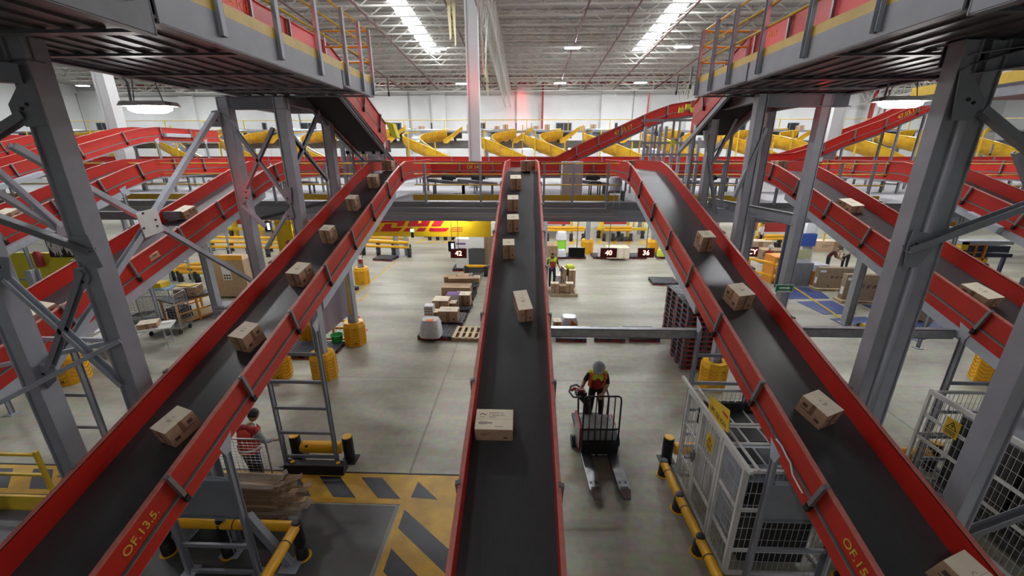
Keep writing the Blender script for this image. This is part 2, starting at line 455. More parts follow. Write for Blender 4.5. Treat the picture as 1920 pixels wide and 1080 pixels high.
# red sprinkler pipes under the roof
mm_ = MB()
for Y, z, r in ((45.1, 12.75, .13), (42.6, 13.05 - .1, .08)):
    mm_.tube((-44, Y, z), (44, Y, z), r, 10)
p = atY(1018, 160, 45.2); mm_.tube((p.x, 45.15, 6.2), (p.x, 45.15, 12.75), .1, 8)
p = atY(1218, 165, 45.2); mm_.tube((p.x, 45.15, 6.2), (p.x, 45.15, 11.9), .07, 8)
p = atY(1635, 200, 45.2); mm_.tube((p.x, 45.15, 6.2), (p.x, 45.15, 12.4), .2, 8); mm_.tube((p.x + 1.3, 45.15, 6.2), (p.x + 1.3, 45.15, 12.4), .08, 8)
struct(mm_.build('ceiling_pipe', PIPE, smooth=True))
for X in (-12.5, -8.9, -4.2, 3.1, 5.7, 8.6, 12.6):
    mm_ = MB(); mm_.tube((X, 16, CZ(16) - .78), (X, 44.8, CZ(44.8) - .78), .045, 8)
    for Y in range(24, 45, 3): mm_.tube((X, Y, CZ(Y) - .8), (X, Y, CZ(Y)), .012, 5)
    struct(mm_.build('ceiling_pipe', PIPED))
# thin grey conduits on the far wall
for x, y0 in ((1190, 168), (977, 170), (764, 172), (142, 178), (350, 175), (556, 190)):
    p = atY(x, y0, 45.8); mm_ = MB(); mm_.tube((p.x, 45.8, 6), (p.x, 45.8, p.z), .06, 6); mm_.box((p.x, 45.8, p.z + .05), (.2, .15, .16))
    struct(mm_.build('wall_conduit', GREY))
# yellow hoist straps / hanging sheets at the pillar
for x, y0, y1, wd, Y in ((844, -10, 82, .26, 24), (912, 98, 178, .12, 36)):
    a = atY(x, y0, Y); b = atY(x, y1, Y); mm_ = MB(); mm_.use(mat('strap_yellow', (.62, .55, .3), .6))
    for s_ in (-.5, .5):
        mm_.prism([(a.x + s_ * wd - wd * .4, Y, CZ(Y)), (a.x + s_ * wd + wd * .4, Y, CZ(Y)), (a.x + s_ * wd * .9 + wd * .4, Y, b.z + .3 * (s_ < 0)), (a.x + s_ * wd + wd * .05, Y, b.z - .15 + .3 * (s_ < 0))], (0, .03, 0))
    tag(mm_.build('hanging_strap'), 'long pale yellow strap hanging from the roof ' + ('in front of the white pillar' if x < 900 else 'just behind the white pillar'), 'strap')
# ------------------------------------------------------------------ high bay lamps
LAMPP = None
def hb():
    t = thing('ceiling_lamp', 'x', 'lamp')
    m = MB().use(WHITE); m.box((0, 0, .06), (1.1, .42, .1)); m.box((0, 0, .14), (.5, .2, .08)); m.build('housing', parent=t, bevel=.01)
    m = MB().use(LAMP); m.box((0, 0, 0), (1.0, .34, .03)); m.build('diffuser', parent=t)
    m = MB().use(BRKT)
    for s_ in (-1, 1): m.tube((s_ * .4, 0, .1), (s_ * .25, 0, .75), .01, 5)
    m.build('hanger', parent=t)
    return t
hbp = hb(); KX = {-42: 'far left', -33: 'left', -24: 'left', -14.7: 'beside the left platform railing', -6: 'left of the white pillar', 3.: 'right of the white pillar', 10.25: 'right of the right skylight', 19: 'right', 28: 'far right'}
LX = {-42: 'sixth lamp left of the white pillar', -33: 'fifth lamp left of the white pillar', -24: 'third lamp left of the white pillar', -14.7: 'over the left platform railing', -6: 'just left of the white pillar', 3.: 'nearest right of the white pillar', 10.25: 'just right of the right skylight', 19: 'second lamp right of the right skylight', 28: 'third lamp right of the right skylight', 37: 'outermost at right'}
for Y, row in ((41., 'by the far wall'), (30.7, 'second row out'), (20.4, 'above the mezzanine'), (14.9, 'added unseen above the inclines'), (-8., 'behind the viewpoint')):  # row above the inclines is off the grid, added to light the floor
    for X in LX:
        if Y < 25 and abs(X) > 30: continue
        
        if (Y < 0 and X not in (-6, 10.25)) or (10 < Y < 16 and X == 3.): continue
        place(hbp, USED, (X, Y, CZ(Y) - 1.0), 0, 'white high bay lamp ' + row + ', ' + LX[X], 'high bay lamps under the roof')
# ================================================================== conveyors
ZG = lambda Y: 1.521 + .322 * Y          # top of the side guards on the inclines
INC = math.atan(.322)
def conv(name, label, path, W, br_r=(), br_l=(), legs=(), text=None, gh=.30, low=.26, group=None, tray=True, box_r=(), z0=0.):
    """path: belt-level points (up the conveyor). guards on both sides, belt between."""
    path = [Vector(p) for p in path]
    t = thing(name, label, 'conveyor', (path[0].x, path[0].y, 0), world=True, group=group)
    h = W / 2
    m = MB(); m.sweep([(-h + .03, -.012), (h - .03, -.012), (h - .03, .0), (-h + .03, .0)], path); m.build('belt', BELT, t)
    for s_, nm in ((1, 'right'), (-1, 'left')):
        m = MB().use(RED)
        def P(pts): return [(s_ * (h + u), v) for u, v in pts]
        m.sweep(P([(-.03, -.06), (-.012, -.06), (-.012, gh), (-.03, gh)]), path)          # wall
        m.sweep(P([(-.012, -low), (.004, -low), (.004, -.075), (-.012, -.075)]), path)     # lower panel
        m.sweep(P([(-.06, -low), (-.012, -low), (-.012, -low + .012), (-.06, -low + .012)]), path)
        g = m.build('side_guard', None, t)
        m = MB().use(LIP); m.sweep(P([(-.03, gh - .012), (.022, gh - .012), (.022, gh + .006), (-.03, gh + .006)]), path); m.build('top_lip', None, g, label='top lip paled for overhead light')
        m = MB().use(BRKT); m.sweep(P([(-.012, -.075), (.012, -.075), (.012, -.06), (-.012, -.06)]), path)
        m.use(mat('strip_brown', (.12, .085, .075), .5, .2)); m.sweep(P([(-.012, -.06), (.0, -.06), (.0, -.035), (-.012, -.035)]), path); m.build('guide_rail', None, g, label='steel guide rail groove')
        for Y in (br_r if s_ > 0 else br_l):
            p, d = at_path(path, Y); hz = Vector((d.x, d.y, 0)).normalized(); lat = Vector((hz.y, -hz.x, 0)) * s_; n = lat.cross(d).normalized()
            if n.z < 0: n = -n
            up = n
            q = p + lat * (h + .03)
            m = MB().use(BRKT); m.bar(q + up * (gh + .0), q - up * .10, .05, .045, d)
            m.bar(q + up * (gh + .02) - lat * .02, q + up * (gh + .0) - lat * .02, .03, .05, d)
            m.use(BLACK); m.bar(q - up * .08, q - up * .19, .05, .055, d)
            m.build('guard_bracket', None, t)
    if tray:
        m = MB().use(GREYL)
        m.sweep([(-h + .04, -low - .06), (h - .04, -low - .06), (h - .04, -low + .02), (-h + .04, -low + .02)], path)
        m.use(GREYD); m.sweep([(-h + .05, -.05), (h - .05, -.05), (h - .05, -.03), (-h + .05, -.03)], path)
        m.build('bed_frame', None, t)
        if path[-1].y > 13 and path[0].y < 8:
            q0 = at_path(path, 7.3 if path[0].y < 0 else path[0].y + .6)[0]; sub_ = [q0] + [p for p in path if p.y > q0.y + .3][:1]
            for s_ in (-1, 1):
                m = MB().use(GREYL); m.sweep([(s_ * (h - .05), -low - .2), (s_ * (h - .01), -low - .2), (s_ * (h - .01), -low), (s_ * (h - .05), -low)], sub_); m.build('bed_channel', None, t)
    for Y, rungs, plate, *dx in legs:
        p, d = at_path(path, Y); p.x += dx[0] if dx else 0; ztop = p.z - low + .02
        lf = MB().use(GREY)
        for s_ in (-1, 1):
            x = p.x + s_ * (h - .02)
            lf.chan((x, Y, z0 + .015), (x, Y, ztop), .05, .1, .012, (0, 1, 0), 'H')
        lo = lf.build('leg_frame', None, t, bevel=.003)
        for s_ in (-1, 1):
            x = p.x + s_ * (h - .02)
            m = MB().use(GREYL); m.box((x, Y, z0 + .01), (.2, .22, .02)); m.prism([(x + s_ * .015, Y - .12, ztop + .02), (x + s_ * .015, Y + .12, ztop + .12), (x + s_ * .015, Y + .05, ztop - .14), (x + s_ * .015, Y - .05, ztop - .14)], (s_ * .012, 0, 0)); m.build('foot_plate', None, lo)
        for z in rungs:
            if z < ztop - .1:
                m = MB().use(GREY); m.mm((p.x - h + .03, Y - .02, z - .03), (p.x + h - .03, Y + .02, z + .03)); m.build('rung', None, lo)
        if plate:
            m = MB().use(GREY); m.mm((p.x - h + .02, Y - .012, plate[0]), (p.x + h - .02, Y + .012, plate[1])); m.mm((p.x - h + .02, Y - .05, plate[1] - .03), (p.x + h - .02, Y + .03, plate[1])); m.mm((p.x - h + .02, Y - .05, plate[0]), (p.x + h - .02, Y + .03, plate[0] + .02)); m.build('plate', None, lo)
    if text:
        for (s, Y, side, size, down, flip) in text:
            p, d = at_path(path, Y); hz = Vector((d.x, d.y, 0)).normalized(); lat = Vector((hz.y, -hz.x, 0)) * side
            up = Vector((0, 0, 1)); dd = d if side > 0 else -d
            dd = dd * flip
            o = p + lat * (h - .008) + Vector((0, 0, down))
            M = frame(o, dd, up)
            ob = text_obj('stencil_lettering', s, size, M, STENCIL, t, ext=.0025, align='CENTER', off=.001, sx=.88)
    return t
def at_path(path, Y, axis=1):
    for i in range(len(path) - 1):
        a, b = path[i], path[i + 1]
        if min(a[axis], b[axis]) - 1e-6 <= Y <= max(a[axis], b[axis]) + 1e-6 and abs(b[axis] - a[axis]) > 1e-6:
            k = (Y - a[axis]) / (b[axis] - a[axis]); return a.lerp(b, k), (b - a).normalized()
    d = (path[1] - path[0]).normalized()
    return path[0] + d * ((Y - path[0][axis]) / d[axis]), d
def inc_path(X, y0, yc=13.0, y1=17.3, zoff=0.):
    zb = lambda Y: ZG(Y) - .30 + zoff
    return [(X, y0, zb(y0)), (X, yc - .6, zb(yc - .6)), (X, yc, zb(yc) - .03), (X, yc + .6, zb(yc) + .08), (X, y1, zb(yc) + .10)]
def ys(a, n): return [a + 1.36 * k for k in range(n)]
GI = 'parallel inclined red belt conveyors'
cv_C = conv('belt_conveyor', 'central red-sided belt conveyor rising straight away, one large flat printed carton near its foot', inc_path(-.145, -.6), 1.06, ys(2.2, 8), ys(2.2, 8), [(4.3, (.4, 1.2), None), (6.65, (.4, 1.2, 2.), None)], group=GI)
cv_L = conv('belt_conveyor', 'red-sided belt conveyor with yellow stencil OF.13.5. beside the waste cardboard cage', inc_path(-4.475, -.6), 1.1, ys(.81, 10), ys(.9, 9),
            [(4.31, (.05, .57), (1.13, 1.8)), (6.6, (.19, .76, 1.33, 1.91, 2.5), None, .17), ], [('OF.13.5.', 3.06, 1, .15, .09, 1)], group=GI)
cv_R = conv('belt_conveyor', 'red-sided belt conveyor with yellow stencil OF.15.5 passing over the wire mesh cages', inc_path(3.755, -.6), 1.07, ys(2.2, 8), ys(.89, 10),
            [(4.39, (.15, .72), (1.26, 1.89)), (6.7, (.3, .86, 1.41, 1.98, 2.55), None, -.14)], [('OF.15.5', 2.99, -1, .15, .09, 1)], group=GI)
cv_L2 = conv('belt_conveyor', 'red-sided belt conveyor crossing behind the white gusset plate of the left braced tower', inc_path(-8.5, 1.), 1.1, ys(3.6, 8), ys(3.6, 8),
             [(6.2, (.5, 1.1, 1.8), None)], group=GI)
cv_R2 = conv('belt_conveyor', 'red-sided belt conveyor passing behind the twin grey columns on the right', inc_path(8.15, 1.), 1.15, ys(3.75, 8), ys(3.75, 8),
             [(6.65, (.45, .95, 1.5, 2.1), None)], group=GI)
cv_L3 = conv('belt_conveyor', 'red-sided belt conveyor at far left with grey side boxes, below the tallest red line', inc_path(-12.97, 4., 13.2), 1.12, ys(5.0, 9), ys(5., 8), [(8.0, (.7, 1.5), None), (12.4, (.7, 1.8), None)], group=GI)
cv_R3 = conv('belt_conveyor', 'red-sided belt conveyor at far right stencilled OF-17.21 on its level section', inc_path(12.3, 5., 13.0), 1.1, ys(6., 8), ys(6., 9), [(8.0, (.7, 1.5), None), (12.4, (.7, 1.8), None)], [('OF-17.21', 15.9, -1, .17, .08, 1)], group=GI)
cv_R5 = conv('belt_conveyor', 'outermost red-sided belt conveyor at right behind the diagonal brace', inc_path(16.6, 7., 13.0), 1.1, ys(8., 7), ys(8., 7), [(9.5, (.7, 1.5), None)], group=GI)
# the taller OF.03.13 line on the left: near guard runs (16,316) (269,240) then level
p4 = [(-16.95, 9.5, 4.45), (-16.95, 17.2, 6.60), (-16.95, 17.9, 6.76), (-16.95, 18.7, 6.86), (-16.95, 22.5, 6.9)]
cv_L4 = conv('belt_conveyor', 'tall red-sided conveyor stencilled OF.03.13 rising at far left', p4, 1.1, (11.2, 13., 15.2, 17.1, 18.9, 20.6), (11.2, 13.), [(12.5, (1., 2.), None), (18.6, (1., 2., 5.1), None), (21.5, (1., 2., 5.1), None)], [('OF.03.13', 14.6, 1, .26, .08, 1), ('OF.03.11', 21.3, 1, .22, .08, 1)])
cv_L5 = conv('belt_conveyor', 'red-sided belt conveyor at the left edge, mostly hidden behind the braced tower', [(-21.5, 12., 4.9), (-21.5, 17.6, 6.5), (-21.5, 22., 6.6)], 1.1, (13.5, 15., 16.5), (), [(14.5, (1., 2.), None)])

def side_boxes(t, X, sgn, items):
    for Y, L, dz in items:
        p, d = at_path([Vector(q) for q in items_path], Y)
        m = MB().use(GREYL); a = Vector((X, Y, p.z + dz)); m.bar(a, a + d * L, .14, .16); m.build('drive_cover', None, t, bevel=.01)
items_path = inc_path(-12.97, 4., 13.2); side_boxes(cv_L3, -12.33, 1, ((8.8, .9, -.3), (11.1, .6, -.3)))
items_path = p4; side_boxes(cv_L4, -16.3, 1, ((12.2, 1.5, -.2), (19.0, 1.4, -.02)))
items_path = inc_path(12.3, 5., 13.0); side_boxes(cv_R3, 11.65, -1, ((10.3, .9, -.3), (8.4, .9, -.3)))

# long cross lines on the mezzanine
def xconv(label, pts, W, texts=(), brs=(), gh=.3, low=.26, legs=(), legz=4.45):
    path = [Vector(p) for p in pts]
    t = thing('belt_conveyor', label, 'conveyor', (path[0].x, path[0].y, legz), world=True); h = W / 2
    m = MB(); m.sweep([(-h + .03, -.012), (h - .03, -.012), (h - .03, 0), (-h + .03, 0)], path); m.build('belt', BELT, t)
    for s_ in (1, -1):
        m = MB().use(RED); P = lambda pts_: [(s_ * (h + u), v) for u, v in pts_]
        m.sweep(P([(-.03, -.06), (-.012, -.06), (-.012, gh), (-.03, gh)]), path); m.sweep(P([(-.02, -low), (.004, -low), (.004, -.06), (-.02, -.06)]), path)
        g = m.build('side_guard', None, t)
        m = MB().use(LIP); m.sweep(P([(-.03, gh - .01), (.02, gh - .01), (.02, gh + .005), (-.03, gh + .005)]), path); m.build('top_lip', None, g, label='top lip paled for overhead light')
        m = MB().use(BRKT); m.sweep(P([(.0, -.08), (.015, -.08), (.015, -.05), (.0, -.05)]), path); m.build('guide_rail', None, g, label='steel guide rail groove')
    m = MB().use(GREY); m.sweep([(-h + .05, -low - .1), (h - .05, -low - .1), (h - .05, -low + .02), (-h + .05, -low + .02)], path); m.build('bed_frame', None, t)
    for X in brs:
        p, d = at_path(path, X, 0); n = Vector((0, 0, 1)); q = p + Vector((0, -h - .02, 0))
        m = MB().use(BRKT); m.bar(q + n * gh, q - n * .1, .05, .05, (0, 1, 0)); m.use(BLACK); m.bar(q - n * .08, q - n * .18, .05, .05, (0, 1, 0)); m.build('guard_bracket', None, t)
    for X in legs:
        p, d = at_path(path, X, 0); m = MB().use(GREY)
        for s_ in (-1, 1): m.chan((X, p.y + s_ * (h - .1), legz), (X, p.y + s_ * (h - .1), p.z - low), .07, .09, .012, (0, 1, 0))
        m.mm((X - .03, p.y - h + .1, legz + .35), (X + .03, p.y + h - .1, legz + .4)); m.build('leg_frame', None, t)
    for s, X, size, dv in texts:
        p, d = at_path(path, X, 0); dd = d if d.x > 0 else -d
        text_obj('stencil_lettering', s, size, frame(p + Vector((0, -h - .006, dv)), dd, (0, 0, 1)), STENCIL, t, off=.004)
    return t
zc = 5.42
xconv('long red-sided cross conveyor on the mezzanine behind the heads of the inclines', [(-22, 18.2, zc), (22, 18.2, zc)], 1.0, [('OF.13.11', -7.6, .2, .08), ('OF.14', -4.6, .2, .08), ('OF.140', -2.2, .2, .08), ('OF.16', 9.2, .2, .08)], [x * 1.4 for x in range(-15, 16)], legs=[x * 2.2 for x in range(-9, 10)])
xconv('second red-sided cross conveyor on the mezzanine in front of the yellow chutes', [(-30, 23.2, zc + .18), (30, 23.2, zc + .18)], 1.0, [], [x * 2. for x in range(-14, 15)], legs=[x * 3. for x in range(-9, 10)])
yl = 19.6
def onY(x, y): return atY(x, y, yl)
pts = [onY(1000, 308), onY(1042, 306), onY(1082, 285), onY(1225, 220), onY(1250, 211), onY(1312, 201)]
xconv('red-sided conveyor climbing from the mezzanine to the right platform end', [p - Vector((0, 0, .02)) for p in pts], 1.0, [('47.03.17', (pts[2].x * .42 + pts[3].x * .58), .24, .08), ('14.5', pts[5].x - .9, .24, .06)], [pts[0].x + .95 * k for k in range(2, 8)], legs=[pts[3].x + .3, pts[5].x - .9, pts[2].x])
yl = 20.0
pts = [onY(1425, 302), onY(1470, 300), onY(1515, 287), onY(1571, 262), onY(1633, 240), onY(1790, 170)]
xconv('red-sided conveyor climbing right past the right white pillar', pts, 1.0, [('47.03.17', pts[4].x + 1.0, .24, .08)], [pts[0].x + 1.2 * k for k in range(2, 9)], legs=[pts[3].x, pts[4].x + .9, pts[5].x - .6])

# tie beams that carry the conveyor legs
def tie(label, x0, x1, Y, z0, z1):
    m = MB().use(GALV); m.mm((x0, Y - .06, z0), (x1, Y - .05, z1)); m.mm((x0, Y - .06, z1 - .015), (x1, Y + .06, z1)); m.mm((x0, Y - .06, z0), (x1, Y + .06, z0 + .015)); m.mm((x0, Y - .066, z0 + .09), (x1, Y - .05, z0 + .11))
    tag(m.build('tie_beam', bevel=.003), label, 'beam')
tie('long galvanised channel beam from the central conveyor to the OF.15.5 conveyor above the pallet truck', .36, 3.2, 6.85, 2.83, 3.0)
tie('galvanised channel beam right of the OF.15.5 conveyor, crossed by the twin grey columns', 4.32, 7.58, 6.85, 2.9, 3.07)
# ================================================================== raised steel platforms on their towers
def column(t, x, y, z0, z1, w=.25, name='column'):
    m = MB().use(COLG)
    f_ = w * .07 + .006
    m.mm((x - w / 2, y - w / 2, z0 + .02), (x - w / 2 + f_, y + w / 2, z1)); m.mm((x + w / 2 - f_, y - w / 2, z0 + .02), (x + w / 2, y + w / 2, z1))
    m.mm((x - w / 2 + f_, y - w * .36, z0 + .02), (x + w / 2 - f_, y + w * .36, z1))
    o = m.build(name, None, t, bevel=.006)
    m = MB().use(GREYL); m.box((x, y, z0 + .015), (w * 1.6, w * 1.6, .03))
    for a in (-1, 1):
        for b in (-1, 1): m.tube((x + a * w * .65, y + b * w * .65, z0 + .03), (x + a * w * .65, y + b * w * .65, z0 + .07), .015, 6)
    m.build('base_plate', None, o)
    return o
def plate(t, c, pts, e, mt=GREY, bolts=(), parent=None):
    """gusset plate: polygon points extruded by e"""
    m = MB().use(mt); m.prism(pts, e); e_ = Vector(e)
    m.use(BLACKM)
    for b in bolts: b = Vector(b); m.tube(b - e_.normalized() * .015, b + e_ + e_.normalized() * .015, .02, 6)
    return m.build('gusset_plate', None, parent or t)
def brace(t, p, q, w=.07, h=.11, mt=GREY, kind='C', up=None):
    m = MB().use(mt); m.chan(p, q, w, h, .012, up or (0, 0, 1), kind); return m.build('brace', None, t, bevel=.003)

def platform(label, s_, xi, xo, segs, toe, posts, rails, cols, y_end, cw=.25):
    """s_: +1 right of the camera. xi inner edge, xo outer edge"""
    t = thing('conveyor_platform', label, 'platform', ((xi + xo) / 2, 5, 0), world=True)
    for (y0, y1, zb, zt) in segs:
        for x in (xi, xo):
            k = -s_ if x == xi else s_
            m = MB().use(GREY if zb > 7.1 else GREYD); m.mm((x - .008, y0, zb + .012), (x + .008, y1, zt))
            m.mm((x, y0, zb), (x - k * .11, y1, zb + .014)); m.mm((x, y0, zt - .014), (x - k * .11, y1, zt))
            for yy in (y0 + .01, y1 - .01):
                m.mm((x - .012, yy - .006, zb), (x + .012, yy + .006, zt))
            m.build('edge_beam', None, t)
        a_, b_ = min(xi, xo), max(xi, xo)
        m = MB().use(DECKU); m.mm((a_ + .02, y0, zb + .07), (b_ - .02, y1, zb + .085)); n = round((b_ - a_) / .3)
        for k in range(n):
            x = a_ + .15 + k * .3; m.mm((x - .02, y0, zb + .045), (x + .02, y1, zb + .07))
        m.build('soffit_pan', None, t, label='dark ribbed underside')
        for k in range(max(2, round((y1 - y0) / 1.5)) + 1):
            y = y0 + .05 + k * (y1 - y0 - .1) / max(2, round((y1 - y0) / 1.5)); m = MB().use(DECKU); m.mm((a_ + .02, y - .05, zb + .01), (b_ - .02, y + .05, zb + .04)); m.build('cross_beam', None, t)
    y0, y1 = segs[0][0], segs[-1][1]; zt = segs[1][3]
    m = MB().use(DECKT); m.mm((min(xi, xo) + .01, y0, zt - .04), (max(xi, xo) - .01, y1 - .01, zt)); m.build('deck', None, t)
    m = MB().use(YEL); m.mm((xi - .006, y0, toe[0]), (xi + .006, y1, toe[1])); m.build('toe_board', None, t, label='yellow toe board')
    m = MB().use(YEL); m.mm((xi, y1 - .012, toe[0]), (xo, y1, toe[1])); m.build('toe_board', None, t, label='yellow toe board')
    ti = xi - s_ * .03
    for Y in posts:
        m = MB().use(GREYL); m.chan((ti, Y, toe[0] - .24), (ti, Y, rails[-1] + .02), .06, .085, .008, (0, 1, 0), 'C')
        m.build('handrail_post', None, t, bevel=.002)
    for Y in (xi + s_ * 1.0, xi + s_ * 2.2, xo):
        m = MB().use(GREYL); m.chan((Y, y1 - .03, toe[0]), (Y, y1 - .03, rails[-1] + .02), .06, .07, .008, (0, 1, 0), 'C'); m.build('handrail_post', None, t)
    for z in rails:
        m = MB().use(YEL); m.tube((ti + s_ * .03, y0, z), (ti + s_ * .03, y1, z), .021, 8); m.tube((ti, y1 - .03, z), (xo, y1 - .03, z), .021, 8); m.tube((xo, y0 + 3.5, z), (xo, y1, z), .021, 8); m.build('handrail', None, t, smooth=True, label='yellow tubular handrail')
    for (x, y) in cols: column(t, x, y, 0, 7.25, cw)
    return t
pl = platform('raised grey steel platform with yellow rails at upper left on its cross-braced columns', -1, -3.55, -6.6,
              [(-1.5, 4.33, 7.08, 7.5), (4.38, 8.52, 7.2, 7.54), (8.55, 10.2, 7.26, 7.54)], (7.54, 7.68),
              (1.67, 2.86, 4.06, 5.26, 6.45, 7.65, 8.75, 9.55, 10.15), (7.98, 8.29, 8.6),
              [(-5.64, 4.98), (-6.95, 4.88), (-5.64, 9.98), (-6.95, 9.97), (-5.64, 12.16), (-6.95, 12.2)], 10.2)
pr = platform('raised grey steel platform with yellow rails at upper right on the twin columns', 1, 3.8, 6.95,
              [(-1.5, 4.2, 7.14, 7.5), (4.25, 7.9, 7.2, 7.5), (7.94, 10.2, 7.22, 7.5)], (7.5, 7.62),
              (1.6, 2.8, 4.0, 5.19, 6.39, 7.55, 8.6, 9.4, 10.1), (7.92, 8.22, 8.52),
              [(5.08, 5.52), (5.42, 5.56), (5.1, 9.85), (6.5, 9.9), (5.1, 12.1), (6.6, 12.15), (5.16, 3.93)], 10.2, .21)
# outer columns rise to short head beams where the deck stops short
for t, xs_, ys_ in ((pl, (-7.1, -5.5), (4.92, 9.98)), (pr, (5.0, 7.0), (5.7, 9.88))):
    for Y in ys_:
        m = MB().use(GREYD); m.chan((xs_[0], Y, 7.12), (xs_[1], Y, 7.12), .2, .26, .015, (0, 0, 1), 'H'); m.build('head_beam', None, t)
for t, x0, x1 in ((pl, -7.05, -5.5), (pr, 5.0, 6.7)):
    m = MB().use(GREYD); m.chan((x0, 12.16, 7.2), (x1, 12.16, 7.2), .2, .2, .015, (0, 0, 1), 'H'); m.build('head_beam', None, t)
    for x in (x0 + .1, x1 - .1):
        m = MB().use(GREYD); m.chan((x, 10., 7.2), (x, 12.2, 7.2), .15, .2, .015, (0, 0, 1), 'H'); m.build('head_beam', None, t)
# --- left tower bracing
XA = -6.95; e_ = (.012, 0, 0)
def AX(x, y, X=XA): return atX(x, y, X)
def quad_plate(t, pix, X, bolts=(), mt=GREY):
    return plate(t, None, [atX(x, y, X) for x, y in pix], (.014, 0, 0), mt, [atX(x, y, X) for x, y in bolts])
def yplate(t, pix, Y, bolts=(), mt=GREY):
    return plate(t, None, [atY(x, y, Y) for x, y in pix], (0, -.014, 0), mt, [atY(x, y, Y) for x, y in bolts])
quad_plate(pl, ((253, 400), (292, 389), (306, 433), (272, 446)), XA + .06, ((266, 400), (290, 412), (268, 428), (293, 424)), WHITE)
for a, b in (((287, 402), (402, 214)), ((273, 412), (20, 272)), ((275, 424), (98, 692)), ((294, 422), (478, 530))):
    brace(pl, AX(*a), AX(*b), .09, .1, GREYL, 'C', (1, 0, 0))
yplate(pl, ((386, 238), (397, 208), (412, 206), (418, 238)), 9.8, ((396, 226), (408, 226)))
# inner row, between the near columns (plane of the near frame)
YA = 4.86
yplate(pl, ((18, 196), (40, 150), (62, 148), (93, 236), (52, 238), (28, 222)), YA - .0, ((45, 204), (54, 196)))
brace(pl, atY(50, 215, YA), atY(-60, 285, YA), .09, .12, GREY, 'C', (0, 1, 0))
brace(pl, atY(52, 140, YA + .02), atY(-120, 128, YA + .02), .16, .2, GREY, 'C')
yplate(pl, ((130, 445), (165, 440), (195, 500), (185, 503), (150, 490), (135, 470)), YA, ((146, 467), (160, 470)))
brace(pl, atY(172, 472, YA - .02), atY(-60, 388, YA - .02), .08, .11, GREYD, 'C', (0, 1, 0))
brace(pl, atX(118, 434, -7.5), atX(-20, 352, -7.5), .08, .1, GREYL, 'C', (1, 0, 0))
brace(pl, atX(112, 424, -7.45), atX(-8, 318, -7.45), .07, .09, GREYL, 'C', (1, 0, 0))
quad_plate(pl, ((104, 420), (122, 424), (128, 444), (106, 440)), -7.42)
yplate(pl, ((-12, 480), (18, 482), (22, 520), (10, 530), (-14, 528)), YA, ((2, 500),))
brace(pl, atY(12, 523, YA), atY(232, 722, YA), .07, .1, GREYL, 'C', (0, 1, 0))
brace(pl, atY(158, 508, YA), atY(94, 688, YA), .07, .1, GREY, 'C', (0, 1, 0))
yplate(pl, ((58, 690), (62, 684), (104, 686), (108, 712), (92, 728), (64, 724)), YA, ((84, 700), (76, 712)))
yplate(pl, ((140, 503), (158, 500), (170, 522), (158, 545), (140, 520)), YA, ((150, 515), (158, 528)))
for (x, y, Y) in ((-12, 633, 6.6), (-12, 688, 5.2), (-12, 761, 4.35)):
    m = MB().use(GREYL); m.bar(atY(226, 638, YA), atY(x, y, Y), .05, .06); m.build('strut', None, pl)
# between the far columns
def XB(p, q, X, mt=GREY, w=.07, h=.1): brace(pl, atX(*p, X), atX(*q, X), w, h, mt, 'C', (1, 0, 0))
def YBr(t, p, q, Y, mt=GREY, w=.07, h=.1): brace(t, atY(*p, Y), atY(*q, Y), w, h, mt, 'C', (0, 1, 0))
YBr(pl, (422, 218), (546, 382), 9.88); YBr(pl, (512, 240), (460, 355), 9.88)
yplate(pl, ((452, 350), (472, 358), (466, 375), (456, 382), (450, 368)), 9.84, ((462, 360), (463, 371)))
yplate(pl, ((526, 355), (545, 350), (548, 380), (540, 382)), 9.84, ((540, 372),))
yplate(pl, ((418, 212), (446, 238), (442, 244), (420, 226)), 9.84)
XB((545, 252), (616, 340), -5.6); XB((598, 210), (556, 306), -5.6)
quad_plate(pl, ((590, 222), (598, 203), (602, 232), (592, 230)), -5.52)
YBr(pl, (540, 398), (500, 465), 9.88, GREYL); yplate(pl, ((535, 402), (546, 385), (552, 408), (538, 412)), 9.84, ((541, 405),))
YBr(pl, (456, 385), (498, 425), 9.88, GREYL)
# --- right tower bracing
YR = 5.39
yplate(pr, ((1800, 132), (1815, 125), (1846, 188), (1820, 225), (1782, 226)), YR, ((1813, 187), (1822, 193)))
brace(pr, atY(1838, 205, YR), atY(1990, 330, YR), .09, .12, GREY, 'C', (0, 1, 0))
brace(pr, atY(1812, 122, YR + .05), atY(2050, 88, YR + .05), .16, .22, GREY, 'C')
brace(pr, atY(1820, 95, YR + .05), atY(2050, 30, YR + .05), .16, .3, GREYD, 'C')
yplate(pr, ((1712, 432), (1746, 438), (1745, 470), (1720, 500), (1692, 502), (1700, 462)), YR, ((1708, 462), (1716, 458)))
brace(pr, atY(1700, 468, YR - .03), atY(1990, 362, YR - .03), .09, .13, GREY, 'C', (0, 1, 0))
brace(pr, atY(1905, 285, 7.), atY(1935, 365, 7.), .07, .1, GREY, 'C', (0, 1, 0))
brace(pr, atY(1808, 1002, 3.94), atY(1990, 935, 3.94), .08, .11, GREYD, 'C', (0, 1, 0))
YBr(pr, (1436, 240), (1376, 370), 9.8); YBr(pr, (1322, 245), (1342, 402), 12.05, GREY, .08, .12)
YBr(pr, (1340, 300), (1384, 215), 12.05)
# skew tie beams just below the mezzanine level
brace(pr, atY(1326, 378, 13.6), atY(1492, 412, 9.9), .1, .28, GREY, 'C')
brace(pl, atY(340, 404, 9.9), atY(180, 404, 9.9), .1, .2, GREYD, 'C')
brace(pl, atY(480, 412, 13.8), atY(640, 372, 13.8), .08, .1, GREYD, 'C')
